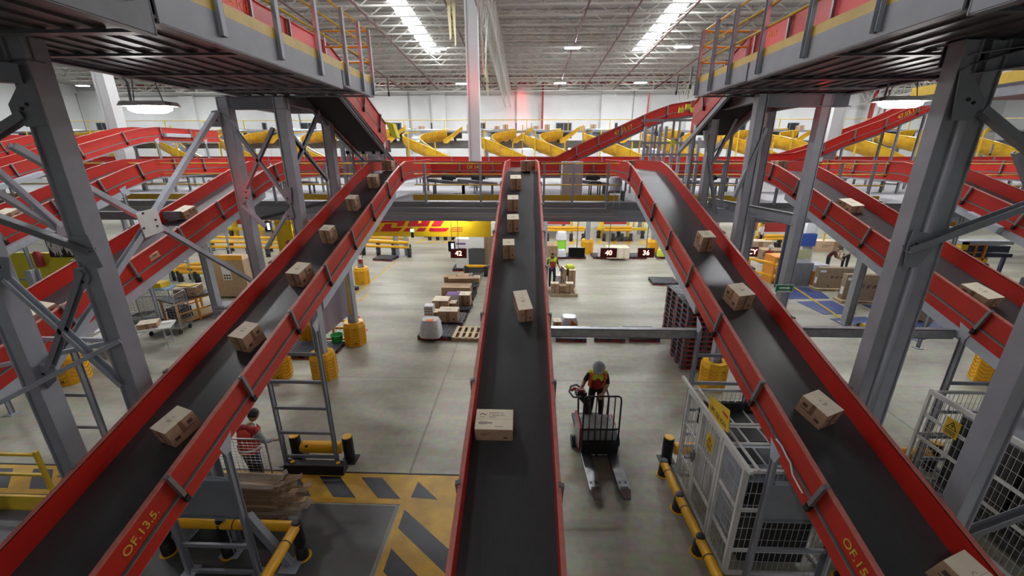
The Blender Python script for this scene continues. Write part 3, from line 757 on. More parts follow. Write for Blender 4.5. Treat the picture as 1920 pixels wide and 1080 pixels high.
# guarded belts on top of the platforms and their descents towards the cross line
def pconv(label, X, txt, side, y1=10.4, ye=13.95, ze=6.56):
    p = [(X, -1.2, 8.12), (X, y1 - .1, 8.04), (X, y1 + .4, 7.88), (X, ye, ze)]
    return conv('belt_conveyor', label, p, 1.1, [-.5 + 1.15 * k for k in range(14)], [-.5 + 1.15 * k for k in range(14)], [(ye - .3, (5.2, 5.8), None)], txt, gh=.38, low=.4, tray=False, z0=4.45)
pcl = pconv('red-sided belt conveyor on the upper left platform, plunging at its far end', -5.1, [('OF.14.17', 7.3, 1, .16, .18, 1)], 1)
pcr = pconv('red-sided belt conveyor on the upper right platform, plunging at its far end', 5.35, [('OF.03.11', 7.6, -1, .18, -.12, 1), ('OF.03.13', 9.4, -1, .16, .2, 1)], -1, ye=12.9, ze=7.0)
for t, X, s_, ye, ze in ((pcl, -5.1, 1, 13.95, 6.56), (pcr, 5.35, -1, 12.9, 7.0)):
    for Y in (2.5, 5.2, 7.8, 9.6):
        m = MB().use(GREY)
        for k in (-1, 1): m.mm((X + k * .5 - .03, Y - .04, 7.54), (X + k * .5 + .03, Y + .04, 7.72))
        m.build('support_foot', None, t)
    for Y in (6.9, 8.4):
        m = MB().use(GREYL); m.mm((X - s_ * .0 + s_ * .57, Y - .5, 7.68), (X + s_ * .63, Y + .4, 7.82)); m.build('drive_cover', None, t)
    m = MB().use(mat('belt_under', (.012, .012, .013), .8)); m.sweep([(-.45, -.46), (.45, -.46), (.45, -.42), (-.45, -.42)], [(X, 10.4, 8.0), (X, 10.8, 7.88), (X, ye, ze)]); m.build('return_belt', None, t)
    for k in (-1, 1):
        m = MB().use(GREY); m.chan((X + k * .52, 10.7, 7.42), (X + k * .52, ye + .9, ze - .95), .08, .12, .012, (0, 0, 1), 'C'); m.build('stringer', None, t)
# outer platform glimpsed at the right edge
t = thing('conveyor_platform', 'outer grey platform with yellow toe board at the right edge, beyond the twin columns', 'platform', (13, 10, 0), world=True)
x0 = 11.3
m = MB().use(GREY); m.mm((x0, 8.3, 7.32), (16.5, 8.4, 7.6)); m.mm((x0, 8.3, 7.32), (x0 + .1, 13.5, 7.6)); m.build('edge_beam', None, t)
m = MB().use(DECKU); m.mm((x0, 8.4, 7.52), (16.5, 13.5, 7.58)); m.build('deck_pan', None, t)
m = MB().use(YEL); m.mm((x0, 8.28, 7.6), (16.5, 8.3, 7.85)); m.mm((x0 - .02, 8.3, 7.6), (x0, 13.5, 7.85)); m.build('toe_board', None, t, label='yellow toe board')
for X in (11.4, 12.6, 13.8):
    m = MB().use(GREYL); m.mm((X - .04, 8.24, 7.5), (X + .04, 8.28, 8.7)); m.build('handrail_post', None, t)
for z in (8.1, 8.4, 8.7):
    m = MB().use(YEL); m.tube((x0, 8.27, z), (16.5, 8.27, z), .02); m.build('handrail', None, t)
for (x, y) in ((12.45, 9.6), (15.2, 9.6)): column(t, x, y, 0, 7.32)
# lamps hung under the platforms
def underlamp(label, px, Y, X):
    p = atY(*px, Y); t = thing('hanging_lamp', label, 'lamp', (p.x, Y, p.z - .05), world=True)
    m = MB().use(WHITE); m.prism([(p.x - .42, Y - .16, p.z - .02), (p.x + .42, Y - .16, p.z - .02), (p.x + .36, Y - .16, p.z + .05), (p.x - .36, Y - .16, p.z + .05)], (0, .32, 0)); m.mm((p.x - .46, Y - .06, p.z - .02), (p.x - .42, Y + .06, p.z + .03)); m.mm((p.x + .42, Y - .06, p.z - .02), (p.x + .46, Y + .06, p.z + .03)); m.build('housing', None, t)
    m = MB().use(mat('lamp_glow_low', (1, .98, .95), .5, emit=25)); m.lathe([(.05, -.13), (.26, -.12), (.36, -.08), (.38, -.02)], p, 20, 1., .42); m.build('diffuser', None, t, smooth=True)
    m = MB().use(GREY); m.pipe([(p.x - .3, Y, p.z + .04), (p.x - .28, Y, p.z + .35), (p.x - .4, Y, p.z + .5), (p.x - .9, Y, p.z + .56)], .018, 6); m.build('conduit', None, t)
    m = MB().use(BRKT)
    for k in (-.25, .25): m.tube((p.x + k, Y, p.z + .05), (p.x + k * .7, Y, 7.24), .008, 4)
    m.build('hanger', None, t)
underlamp('bright white lamp hanging below the upper left platform', (280, 197), 7.2, 0)
underlamp('bright white lamp hanging below the upper right platform', (1690, 188), 8., 0)
# ================================================================== cartons on the belts
def carton(L, W_, H_, printed='', mt=CARD, top=CARDL, name='carton'):
    t = thing(name, 'x', 'carton')
    m = MB().use(mt); m.mm((-L / 2, -W_ / 2, 0), (L / 2, W_ / 2, H_ - .004)); m.build('body', None, t, bevel=.004)
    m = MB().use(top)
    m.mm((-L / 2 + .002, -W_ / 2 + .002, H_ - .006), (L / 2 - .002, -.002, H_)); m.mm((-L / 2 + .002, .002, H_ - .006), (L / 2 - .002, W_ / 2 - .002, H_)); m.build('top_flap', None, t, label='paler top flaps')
    m = MB().use(TAPE)
    if printed != 'flat':
        m.mm((-L / 2 - .001, -.03, H_ * .35), (-L / 2, .03, H_)); m.mm((L / 2, -.03, H_ * .35), (L / 2 + .001, .03, H_))
        m.mm((-.03, -W_ / 2 - .001, 0), (.03, -W_ / 2, H_ - .01))
        m.build('tape', None, t, label='brown tape seam')
    m = MB().use(INK)
    if printed == 'flat':
        # small arch mark and lines of fine print on the top
        z = H_ + .0006
        for k in range(7):
            a = R(20 + 20 * k); m.box((-.32 * L + .042 * math.cos(a), .16 * W_ + .03 * math.sin(a), z), (.012, .012, .0012))
        m.mm((-.40 * L, .10 * W_, z - .0006), (-.25 * L, .115 * W_, z + .0006)); m.mm((-.19 * L, .06 * W_, z - .0006), (-.186 * L, .36 * W_, z + .0006))
        for k, l in enumerate((.42, .46, .44, .2)):
            n = int(l / .04)
            for q in range(n):
                if rnd.random() < .85: m.mm(((-.15 + q * .04) * L, (.32 - .075 * k) * W_, z - .0006), ((-.15 + q * .04 + .03) * L, (.338 - .075 * k) * W_, z + .0006))
        m.mm((-.42 * L, -.2 * W_, z - .0006), (-.05 * L, -.165 * W_, z + .0006)); m.mm((-.38 * L, -.12 * W_, z - .0006), (-.17 * L, -.105 * W_, z + .0006)); m.mm((-.4 * L, -.25 * W_, z - .0006), (-.18 * L, -.237 * W_, z + .0006))
        m.mm((.02 * L, -.36 * W_, z - .0006), (.24 * L, -.345 * W_, z + .0006))
    else:
        z = H_ + .0006
        for k in range(5):
            a = R(20 + 35 * k); m.box((.03 * math.cos(a), .02 + .025 * math.sin(a), z), (.009, .009, .0012))
        m.mm((-.05, -.03, z - .0006), (.05, -.022, z + .0006)); m.mm((-.04, -.05, z - .0006), (.04, -.044, z + .0006))
    # side print
    for k in range(3): m.mm((-L * .36, -W_ / 2 - .0012, H_ * (.62 - .1 * k)), (-L * (.1 + .05 * k), -W_ / 2, H_ * (.65 - .1 * k)))
    m.mm((L * .25, -W_ / 2 - .0012, H_ * .2), (L * .36, -W_ / 2, H_ * .35))
    for s_ in (-1, 1):
        x = s_ * (L / 2 + .0006)
        m.mm((x - .0006, W_ * .18, H_ * .55), (x + .0006, W_ * .36, H_ * .75)); m.mm((x - .0006, W_ * .05, H_ * .4), (x + .0006, W_ * .38, H_ * .44)); m.mm((x - .0006, -W_ * .38, H_ * .25), (x + .0006, -W_ * .2, H_ * .42))
    m.build('print', None, t, label='dark printed marks')
    return t
def belt_rot(rz):
    return (Matrix.Rotation(INC, 4, 'X') @ Matrix.Rotation(rz, 4, 'Z')).to_euler()
cA = carton(.34, .42, .34); cF = carton(.47, .30, .23, 'flat')
PC = 'cartons riding the inclined belts'
def on_belt(proto, px, rz, label, X=None, sc=None):
    p = onplane(px[0], px[1], 1.521 - .30, .322)
    n = Vector((0, -.322, 1)).normalized()
    return place(proto, USED, p + n * .004, 0, label, PC, belt_rot(R(rz)), sc)
# local box: x across belt, y along. centre of base seen in the photograph
bl = [
 (cF, (928, 807), 0, 'large flat pale carton with printed top, nearest on the central belt', None),
 (cA, (980, 585), 12, 'tall brown carton with white label on its end, second up the central belt', (.72, 1.3, .8)),
 (cA, (954, 480), 3, 'brown carton third up the central belt', (.72, .62, 1.)),
 (cA, (962, 431), 3, 'brown carton fourth up the central belt, close below the next', (.8, .66, 1.)),
 (cA, (962, 393), 2, 'brown carton fifth up the central belt, below the crest', (.82, .66, 1.)),
 (cA, (967, 353), 3, 'brown carton just below the crest of the central belt', (.9, .7, 1.)),
 (cA, (342, 812), -17, 'pale-topped brown carton nearest on the OF.13.5. belt', (.76, .86, .84)),
 (cA, (471, 645), -12, 'brown carton second from the bottom on the OF.13.5. belt', (.8, .86, .9)),
 (cA, (568, 527), -8, 'brown carton third from the bottom on the OF.13.5. belt', (.84, .95, .9)),
 (cA, (620, 452), -6, 'brown carton fourth from the bottom on the OF.13.5. belt', (.76, .62, 1.)),
 (cA, (665, 392), -4, 'brown carton fifth from the bottom on the OF.13.5. belt', (.76, .62, 1.)),
 (cA, (703, 350), 0, 'small brown carton highest on the OF.13.5. slope, by its crest', (.8, .6, 1.)),
 (cA, (1526, 780), 22, 'brown carton with dark mark on the lower OF.15.5 belt', (.84, .84, .8)),
 (cA, (1379, 570), 12, 'brown carton in the middle of the OF.15.5 belt', (.9, .85, .95)),
 (cA, (1317, 466), 4, 'brown carton with red print on top, upper on the OF.15.5 belt', (.82, .72, 1.05)),
 (cA, (1795, 1105), 20, 'brown carton cut by the bottom frame edge on the OF.15.5 belt', (.85, .9, .85)),
 (cA, (352, 405), -8, 'brown carton behind the guard right of the white gusset plate', (.9, .9, .6)),
 (cA, (74, 600), -10, 'pale carton at the left edge riding the belt behind the braced tower', (1.1, 1.2, .6)),
 (cA, (270, 490), -8, 'flat carton on the belt just below the white gusset plate', (1., 1.2, .35)),
 (cA, (1590, 392), 8, 'pale flat carton high on the belt behind the twin columns', (1., 1.1, .55)),
 (cA, (1828, 562), 10, 'pale flat carton low on the belt at the right edge', (1., 1.1, .6)),
 (cA, (1680, 470), 8, 'carton half hidden by the twin grey columns', (.9, .9, .5)),
]
for pr_, px, rz, lb, sc in bl: on_belt(pr_, px, rz, lb, None, sc)
def flat_box(px, Y, label, L=.42, W_=.36, H_=.3, rz=0):
    p = atY(px[0], px[1], Y); o = place(cA, USED, p, R(rz), label, PC); o.scale = (L / .34, W_ / .42, H_ / .34); return o
zlev = ZG(13.0) - .30 + .105
for X, Y, lb, rz in ((-.02, 13.55, 'brown carton at the crest of the central belt, front one of the pair', 3), (.12, 14.15, 'brown carton at the crest of the central belt, behind the front one', 6),
                 (-4.5, 13.7, 'carton just over the crest of the OF.13.5. belt', 0), (3.45, 14.4, 'small carton over the crest of the OF.15.5 belt', 0), (8.0, 13.7, 'pale carton at the crest of the belt behind the right columns', 5)):
    o = place(cA, USED, (X, Y, zlev), R(rz), lb, PC); o.scale = (.95, .95, .9)
o = place(cA, USED, (-12.9, 9.7, ZG(9.7) - .3), 0, 'pale flat carton on the far left belt, seen between the braces', PC, belt_rot(0)); o.scale = (1.1, 1.4, .9)
# white address label on the second carton of the central belt
# ================================================================== mezzanine
MZ = 4.45; MY = 14.0
t = thing('mezzanine', 'grey steel mezzanine with yellow toe board and pipes along its front beam', 'mezzanine', (0, MY, 0), world=True)
m = MB().use(DECKT); m.mm((-34, MY + .02, MZ - .12), (34, 27.5, MZ)); m.build('deck', None, t)
m = MB().use(GREY); m.mm((-34, MY, 4.3), (34, MY + .03, MZ + .02)); m.build('edge_strip', None, t)
BEAMP = mat('beam_pale', (.5, .52, .58), .45); m = MB().use(BEAMP); m.chan((-34, MY + .3, 4.08), (34, MY + .3, 4.08), .2, .45, .02, (0, 0, 1), 'H'); m.build('edge_beam', None, t)
m = MB().use(BEAMP); m.chan((-34, MY + .02, 3.93), (34, MY + .02, 3.93), .12, .22, .02, (0, 0, 1), 'C'); m.build('edge_beam', None, t)
for a, b in ((-34, -9.2), (-7.9, -5.1), (-3.85, -.75), (.45, 3.1), (4.4, 7.5), (8.8, 11.6), (12.9, 34)):
    m = MB().use(YEL); m.mm((a, MY - .02, 4.52), (b, MY, 4.71)); m.build('toe_board', None, t, label='yellow toe board')
posts = [atY(x, 380, MY).x for x in (470, 520, 570, 620, 800, 902, 1019, 1072, 1136, 1296, 1346, 1392, 1450, 1505, 1560, 1620)]
posts += [-16, -18, -20, -22, 16, 18, 20, 22]
for x in posts:
    m = MB().use(GREYL); m.chan((x, MY - .05, 4.4), (x, MY - .05, 5.74), .07, .07, .01, (0, 1, 0), 'C'); m.build('handrail_post', None, t)
for z in (5.04, 5.38, 5.72):
    for a, b in ((-34, -9.3), (-7.8, -5.2), (-3.75, -.8), (.5, 3.05), (4.45, 7.4), (8.85, 11.6), (12.95, 34)):
        m = MB().use(YEL); m.tube((a, MY - .05, z), (b, MY - .05, z), .022, 7); m.build('handrail', None, t, label='yellow tubular handrail')
# conduits along the front beam with drops to the conveyors
for z, xs_ in ((4.27, (-4.6, -.9, .6, 2.7)), (4.08, (-4.9, -1, .6, 2.95)), (4.0, (-5.0, -1, .6, 3.15))):
    for a, b, s_ in ((xs_[0], xs_[1], 0), (xs_[2], xs_[3], 1)):
        m = MB().use(WHITE); pts = [(a, MY - .06, z + (1.0 if not s_ else 0)), (a, MY - .06, z), (b, MY - .06, z), (b, MY - .06, z + (1.0 if s_ else 0))]
        pts = pts[:3] if not s_ else pts[1:] if False else ([(a, MY - .06, z), (b, MY - .06, z), (b, MY - .06, z + 1.0)])
        m.pipe(pts, .016, 6); m.build('conduit', None, t)
def mcol(px, zt, w=.28, prot=False):
    p = atz(*px); column(t, p.x, p.y, 0, zt, w); return p
for px in ((1100, 474), (1222, 474), (745, 480), (764, 480), (1020, 500)): mcol(px, 4.1, .26)
for x in (-28, -24, -12, 12, 22, 28): column(t, x, 14.4, 0, 3.86, .25)
# lamps under the mezzanine (tubes)
for i in range(5):
    for j, X in enumerate((-20, -14, -8, -3, 2.2, 7, 13, 19, 25)):
        tl = thing('tube_lamp', 'white tube lamp under the mezzanine deck', 'lamp', (X, 15.6 + 2.7 * i, 4.0), group='tube lamps under the mezzanine', world=True)
        Y = 15.6 + 2.7 * i
        m = MB().use(WHITE); m.mm((X - .62, Y - .07, 4.02), (X + .62, Y + .07, 4.08)); m.build('housing', None, tl)
        m = MB().use(TUBE); m.mm((X - .6, Y - .05, 3.98), (X + .6, Y + .05, 4.02)); m.build('tube', None, tl)
        m = MB().use(BRKT); m.tube((X - .4, Y, 4.08), (X - .4, Y, 4.34), .008, 4); m.tube((X + .4, Y, 4.08), (X + .4, Y, 4.34), .008, 4); m.build('hanger', None, tl)
# far wall tube lamps
for x in (1002, 1082, 1225, 1516, 700):
    p = atY(x, 278, 33); tl = thing('tube_lamp', 'bright white tube lamp below the yellow chutes near x ' , 'lamp', tuple(p), world=True)
    tl['label'] = {1002: 'bright tube lamp under the chute just right of the white pillar', 1082: 'bright tube lamp left of the climbing 47.03.17 conveyor', 1225: 'bright tube lamp right of the climbing 47.03.17 conveyor', 1516: 'bright tube lamp behind the right grey columns', 700: 'bright tube lamp behind the left drive tower'}[x]
    m = MB().use(TUBE); m.mm((p.x - .9, 33, p.z - .08), (p.x + .9, 33.15, p.z + .08)); m.build('tube', None, tl)
    m = MB().use(WHITE); m.mm((p.x - .95, 32.98, p.z + .08), (p.x + .95, 33.17, p.z + .14)); m.build('housing', None, tl)
# ------------------------------------------------------------------ DHL banner and other hanging sheets
bY = 16.0
a = atY(690, 443, bY); b = atY(921, 443, bY)
bt = thing('banner', 'long yellow banner with dark red italic letters below the mezzanine beam', 'banner', (a.x, bY, a.z), world=True)
m = MB().use(DHLY); m.mm((a.x, bY, a.z), (b.x, bY + .02, a.z + 1.05)); m.build('sheet', None, bt)
def bp(x, y): return atY(x, y, bY - .008)
m = MB().use(DHLR)
def gl(*pts): m.prism([bp(*q) for q in pts], (0, .006, 0))
# letter strokes measured on the sheet; it continues up behind the beam
gl((712.5, 434), (722, 420), (735.5, 420), (732.5, 425.5), (734, 427), (754, 427), (750.5, 432), (747, 434))
gl((708, 417.5), (717, 406), (764, 406), (760, 416), (756, 423.5), (743, 424.5), (746, 419), (744, 417.5))
gl((756, 434), (761.5, 427.3), (773, 427.3), (768.5, 434)); gl((780, 434), (785, 427.3), (800, 427.3), (795, 434))
gl((763, 424.5), (773, 406), (788, 406), (783.5, 418.5), (789.5, 418.5), (795, 406), (812, 406), (802, 424.5))
gl((808, 424.5), (819, 406), (838, 406), (826, 424.5)); gl((804, 431), (806.5, 427.3), (842, 427.3), (839, 431.5), (836, 434), (806, 434))
for k in range(3):
    gl((696.5 + 2.5 * (2 - k), 433.8 - 3.4 * k), (697.2 + 2.5 * (2 - k), 432.6 - 3.4 * k), (710.5 + 1.5 * k, 432.6 - 3.4 * k), (709.5 + 1.5 * k, 433.8 - 3.4 * k))
    gl((844 + 1.3 * k, 433.8 - 3.4 * k), (845 + 1.3 * k, 432.6 - 3.4 * k), (867.5, 432.6 - 3.4 * k), (867.5, 433.8 - 3.4 * k))
m.build('lettering', None, bt, label='dark red italic letters with thin side stripes')
for x in (752, 770): pass
a = atY(514, 418, 15.2); b = atY(556, 480, 15.2)
bt = thing('banner', 'yellow hanging sheet with red diamonds behind the left far columns', 'banner', (a.x, 15.2, b.z), world=True)
m = MB().use(DHLY); m.mm((a.x, 15.2, b.z), (b.x, 15.22, a.z + .1)); m.build('sheet', None, bt)
m = MB().use(mat('rust_print', (.45, .1, .03), .6))
for i in range(2):
    for j in range(2):
        c = Vector((a.x + .42 + .3 * i, 15.195, b.z + .25 + .28 * j)); m.prism([c + Vector((-.13, 0, 0)), c + Vector((0, 0, -.12)), c + Vector((.13, 0, 0)), c + Vector((0, 0, .12))], (0, .004, 0))
m.build('diamond_print', None, bt)
text_obj('lettering', 'RECOLECCION', .13, frame(((a.x + b.x) / 2, 15.196, a.z - .02), (1, 0, 0), (0, 0, 1)), MATS['rust_print'], bt)
# ------------------------------------------------------------------ LED signs hung on rods
def led(txt, px, Y, label, w=.62, h=.34, blank=False):
    p = atY(*px, Y); t_ = thing('led_sign', label, 'sign', (p.x, Y, p.z), world=True)
    m = MB().use(BLACK if blank else LEDBG); m.mm((p.x - w / 2, Y - .03, p.z - h / 2), (p.x + w / 2, Y + .03, p.z + h / 2)); m.build('panel', None, t_)
    m = MB().use(BLACK); m.mm((p.x - w / 2 - .01, Y - .02, p.z + h / 2), (p.x + w / 2 + .01, Y + .02, p.z + h / 2 + .015)); m.mm((p.x - w / 2 - .01, Y - .02, p.z - h / 2 - .015), (p.x + w / 2 + .01, Y + .02, p.z - h / 2)); m.build('rim', None, t_)
    if txt: text_obj('digits', txt, h * .78, frame((p.x, Y - .034, p.z), (1, 0, 0), (0, 0, 1)), LED, t_, off=.002)
    m = MB().use(GREYD); m.tube((p.x, Y, p.z + h / 2), (p.x, Y, 4.0), .014, 6); m.build('hanging_rod', None, t_)
led('42', (860, 475), 15.3, 'red LED sign reading 42 hanging left of the central conveyor')
led('40', (1141, 474), 15.3, 'red LED sign reading 40 hanging right of the central conveyor')
led('36', (1211, 474), 15.3, 'red LED sign reading 36 beside the OF.15.5 conveyor')
led('', (1081, 473), 15.3, 'unlit black sign hanging left of the 40 sign', blank=True)
led('ICY', (1408, 472), 15.3, 'red LED sign reading ICY by the right grey columns', w=.5)
for px, lb in (((847, 462), 'small black screen on a pole left of the 42 sign'), ((503, 424), 'small lit display on a grey pole behind the OF.13.5. belt'), ((1389, 468), 'small black screen beside the ICY sign')):
    p = atY(*px, 15.6); t_ = thing('display', lb, 'display', tuple(p), world=True)
    m = MB().use(BLACK); m.box((p.x, 15.6, p.z), (.26, .1, .4)); m.build('case', None, t_); m = MB().use(SCREEN); m.box((p.x + .04, 15.546, p.z), (.1, .006, .26)); m.build('screen', None, t_)
    m = MB().use(GREYD); m.tube((p.x, 15.62, p.z + .2), (p.x, 15.62, 4.0), .016, 6); m.build('pole', None, t_)
p = atY(773, 435, 15.5); t_ = thing('exit_light', 'small green lit sign hanging in front of the yellow banner', 'sign', tuple(p), world=True)
m = MB().use(BLACK); m.box((p.x, 15.5, p.z - .1), (.1, .06, .24)); m.build('case', None, t_); m = MB().use(GGLOW); m.box((p.x, 15.49, p.z + .06), (.12, .06, .1)); m.build('lens', None, t_)
m = MB().use(GREYD); m.tube((p.x, 15.5, p.z + .1), (p.x, 15.5, 4.0), .01, 5); m.build('hanging_rod', None, t_)
# ------------------------------------------------------------------ things on the mezzanine deck
a = atY(1053, 362, 15.3); b = atY(1094, 303, 15.3)
cb = thing('cabinet', 'pale control cabinet behind the mezzanine rail, right of the central belt', 'cabinet', (a.x, 15.3, MZ), world=True)
m = MB().use(mat('cabinet_pale', (.44, .42, .43), .5, 0, .1, 3)); m.mm((a.x, 15.3, MZ + .08), (b.x, 15.9, b.z)); m.build('body', None, cb, bevel=.01)
for k in range(2):
    x0 = a.x + (b.x - a.x) * k / 2; x1 = a.x + (b.x - a.x) * (k + 1) / 2
    m = MB().use(MATS['cabinet_pale']); m.mm((x0 + .02, 15.28, MZ + .14), (x1 - .02, 15.3, b.z - .04)); d = m.build('door', None, cb, bevel=.004)
    m = MB().use(BRKT); m.mm((x1 - .1 if k == 0 else x0 + .06, 15.265, MZ + .6), (x1 - .06 if k == 0 else x0 + .1, 15.28, MZ + .75)); m.build('handle', None, d)
m = MB().use(GREYD); m.mm((a.x + .02, 15.32, MZ), (b.x - .02, 15.88, MZ + .08)); m.build('plinth', None, cb)
a = atY(1106, 362, 15.4); b = atY(1126, 340, 15.4)
tb = thing('side_table', 'small black metal table on the mezzanine left of the OF.15.5 crest', 'table', (a.x, 15.4, MZ), world=True)
m = MB().use(BLACK); m.mm((a.x, 15.3, b.z - .06), (b.x, 15.8, b.z)); m.build('table_top', None, tb)
for x in (a.x + .02, b.x - .02):
    for y in (15.32, 15.78):
        m = MB().use(BLACK); m.mm((x - .02, y - .02, MZ), (x + .02, y + .02, b.z - .06)); m.build('leg', None, tb)
p = atY(1156, 342, 14.6); q = atY(1156, 328, 14.6)
mt_ = thing('drive_motor', 'grey ribbed motor beside the OF.15.5 crest', 'motor', (p.x, 14.7, p.z), world=True)
m = MB().use(GREYL); m.lathe([(.2, 0), (.22, .02), (.22, .42), (.2, .46), (.06, .48)], (p.x, 14.7, MZ + .35), 16); m.build('casing', None, mt_, smooth=True)
m = MB().use(GREYD); m.mm((p.x - .3, 14.5, MZ), (p.x - .24, 14.56, MZ + .35)); m.mm((p.x + .24, 14.5, MZ), (p.x + .3, 14.56, MZ + .35)); m.mm((p.x - .3, 14.48, MZ + .28), (p.x + .3, 14.92, MZ + .35)); m.mm((p.x - .3, 14.84, MZ), (p.x - .24, 14.9, MZ + .35)); m.mm((p.x + .24, 14.84, MZ), (p.x + .3, 14.9, MZ + .35)); m.build('stand', None, mt_)
# machinery below the cross line
for k, (X, lb) in enumerate(((-3.2, 'dark belt drive under the cross conveyor left of the central belt'), (-2.0, 'dark belt drive nearer the central belt on the left'), (2.6, 'dark belt drive behind the pale cabinet'), (-9.6, 'dark belt drive between the left far columns'), (7.2, 'dark belt drive below the right rails'))):
    d = thing('belt_drive', lb, 'machine', (X, 17.2, MZ), world=True)
    m = MB().use(GREYD); m.bar((X - .8, 17.2, MZ + .55), (X + .8, 17.2, MZ + .4), .5, .12); m.build('frame', None, d)
    m = MB().use(BLACKM); m.tube((X - .2, 16.9, MZ + .72), (X + .25, 16.9, MZ + .68), .14, 12); m.tube((X + .25, 16.9, MZ + .68), (X + .35, 16.9, MZ + .67), .08, 10); m.build('motor', None, d)
    for x in (X - .6, X + .6):
        m = MB().use(GREYD); m.mm((x - .03, 17., MZ), (x + .03, 17.06, MZ + .42)); m.mm((x - .03, 17.36, MZ), (x + .03, 17.42, MZ + .42)); m.build('leg', None, d)
# ------------------------------------------------------------------ upper sorter line with spiral chutes
SY = 31.6; zs = 7.55
t = thing('sorter_line', 'long elevated sorter conveyor above the yellow chutes with thin yellow rail', 'conveyor', (0, SY, 0), world=True)
m = MB().use(GREY); m.mm((-40, SY, zs), (40, SY + 1.4, zs + .12)); m.build('deck', None, t)
m = MB().use(GREY); m.mm((-40, SY + .5, 6.45), (40, SY + .8, 7.0)); m.build('beam', None, t)
m = MB().use(YEL); m.tube((-40, SY + .1, zs + .85), (40, SY + .1, zs + .85), .025, 6); m.build('handrail', None, t, label='thin yellow handrail')
for k in range(27):
    m = MB().use(YEL); m.mm((-39 + 3 * k - .025, SY + .08, zs), (-39 + 3 * k + .025, SY + .12, zs + .85)); m.build('handrail_post', None, t)
for k in range(14):
    X = -39 + 6 * k; column(t, X, SY + .65, 0, 6.45, .25)
for k in range(20):
    X = -37.5 + 4. * k; m = MB().use(BLACKM); m.mm((X - .75, SY - .25, zs - .42), (X + .75, SY + .1, zs - .02)); m.mm((X - .3, SY - .3, zs - .7), (X - .1, SY, zs - .4)); m.mm((X + .2, SY - .3, zs - .62), (X + .35, SY, zs - .4)); m.build('tilt_drive', None, t, label='black drive unit')
def chute():
    t = thing('spiral_chute', 'x', 'chute')
    raw = [(2.4, 1.75, 1.75), (1.5, 1.65, 1.66), (.7, 1.3, 1.56), (.22, .6, 1.42), (.2, -.2, 1.24), (.6, -.95, 1.0), (1.3, -1.4, .68), (2.1, -1.6, .3), (2.9, -1.68, -.06), (3.8, -1.7, -.45)]
    path = []
    for i in range(len(raw) - 1):
        p0, p1, p2, p3 = [Vector(raw[max(0, min(len(raw) - 1, i + k))]) for k in (-1, 0, 1, 2)]
        for q in range(3):
            u = q / 3; path.append(.5 * ((2 * p1) + (p2 - p0) * u + (2 * p0 - 5 * p1 + 4 * p2 - p3) * u * u + (3 * p1 - p0 - 3 * p2 + p3) * u ** 3))
    path.append(Vector(raw[-1])); n = len(path)
    def fr(i):
        d = (path[min(i + 1, n - 1)] - path[max(i - 1, 0)]); d.z = 0; d.normalize(); return Vector((d.y, -d.x, 0))
    def P(i, u, v): return path[i] + fr(i) * u + Vector((0, 0, v))
    def prof(e):
        pts = []
        for k in range(9):
            a = R(180 + 180 * k / 8); pts.append(((.56 + e) * math.cos(a), (.52 + e) * math.sin(a)))
        return [(-.56 - e, .1)] + pts + [(.56 + e, .26)]
    for e, mm_, nm in ((.04, YELC, 'outer_shell'), (0, GALV, 'trough')):
        pr_ = prof(e); m = MB().use(mm_); m.grid(lambda u, v: P(int(round(v * (n - 1))), *pr_[int(round(u * 10))]), 10, n - 1); m.build(nm, None, t, smooth=True, fix=False)
    m = MB().use(YELC); m.pipe([P(i, .58, .27) for i in range(n)], .05, 6); m.pipe([P(i, -.58, .1) for i in range(n)], .04, 5); m.build('rim', None, t, smooth=True)
    RIB = mat('chute_rib', (.5, .33, .05), .5)
    for i in range(1, n, 3):
        m = MB().use(RIB); m.pipe([P(i, *q) for q in prof(.055)], .03, 5); m.build('rib', None, t)
    # galvanised skirt up to the sorter and the yellow guide strip
    m = MB().use(GALV); m.grid(lambda u, v: P(int(round(u * 9)), 
        .56, .26 + (2.05 - path[int(round(u * 9))].z - .3) * v), 9, 2); o = m.build('skirt', None, t, smooth=True, fix=False); sd = o.modifiers.new('s', 'SOLIDIFY'); sd.thickness = .02
    m = MB().use(YELC); m.prism([(2.2, .9, 1.0), (2.5, .9, 1.0), (3.6, 1.0, 1.92), (3.6, 1.0, 2.15), (2.2, .9, 1.25)], (0, .05, 0)); m.build('guide_strip', None, t)
    for i in (9, 16, 22):
        q = P(i, .72, 0); m = MB().use(YEL); m.mm((q.x - .035, q.y - .035, -1.3), (q.x + .035, q.y + .035, q.z + .8)); m.build('post', None, t, label='thin yellow post')
    return t
chute_p = chute()
cx = (96, 208, 320, 432, 545, 657, 768, 902, 992, 1108, 1219, 1350, 1445, 1560, 1670, 1780)
names = {768: 'yellow spiral chute left of the white pillar', 902: 'yellow spiral chute just right of the white pillar', 992: 'yellow spiral chute left of the climbing red conveyor', 1108: 'yellow spiral chute behind the climbing 47.03.17 conveyor', 1219: 'yellow spiral chute under the head of the climbing red conveyor', 1350: 'yellow spiral chute between the right far columns', 1445: 'yellow spiral chute left of the white pillar at right', 657: 'yellow spiral chute behind the left drive tower', 545: 'yellow spiral chute between the left far columns', 432: 'yellow spiral chute behind the leftmost far column'}
for i, x in enumerate(cx):
    p = atY(x, 262, 29.9)
    place(chute_p, USED, (p.x, 29.9, 5.78), 0, names.get(x) or {96: 'leftmost yellow spiral chute', 208: 'second yellow spiral chute from the left frame edge', 320: 'third yellow spiral chute from the left frame edge', 1560: 'yellow spiral chute just behind the white pillar at right', 1670: 'yellow spiral chute behind the twin columns', 1780: 'rightmost yellow spiral chute'}[x], 'spiral chutes under the sorter line')
    for_ = None
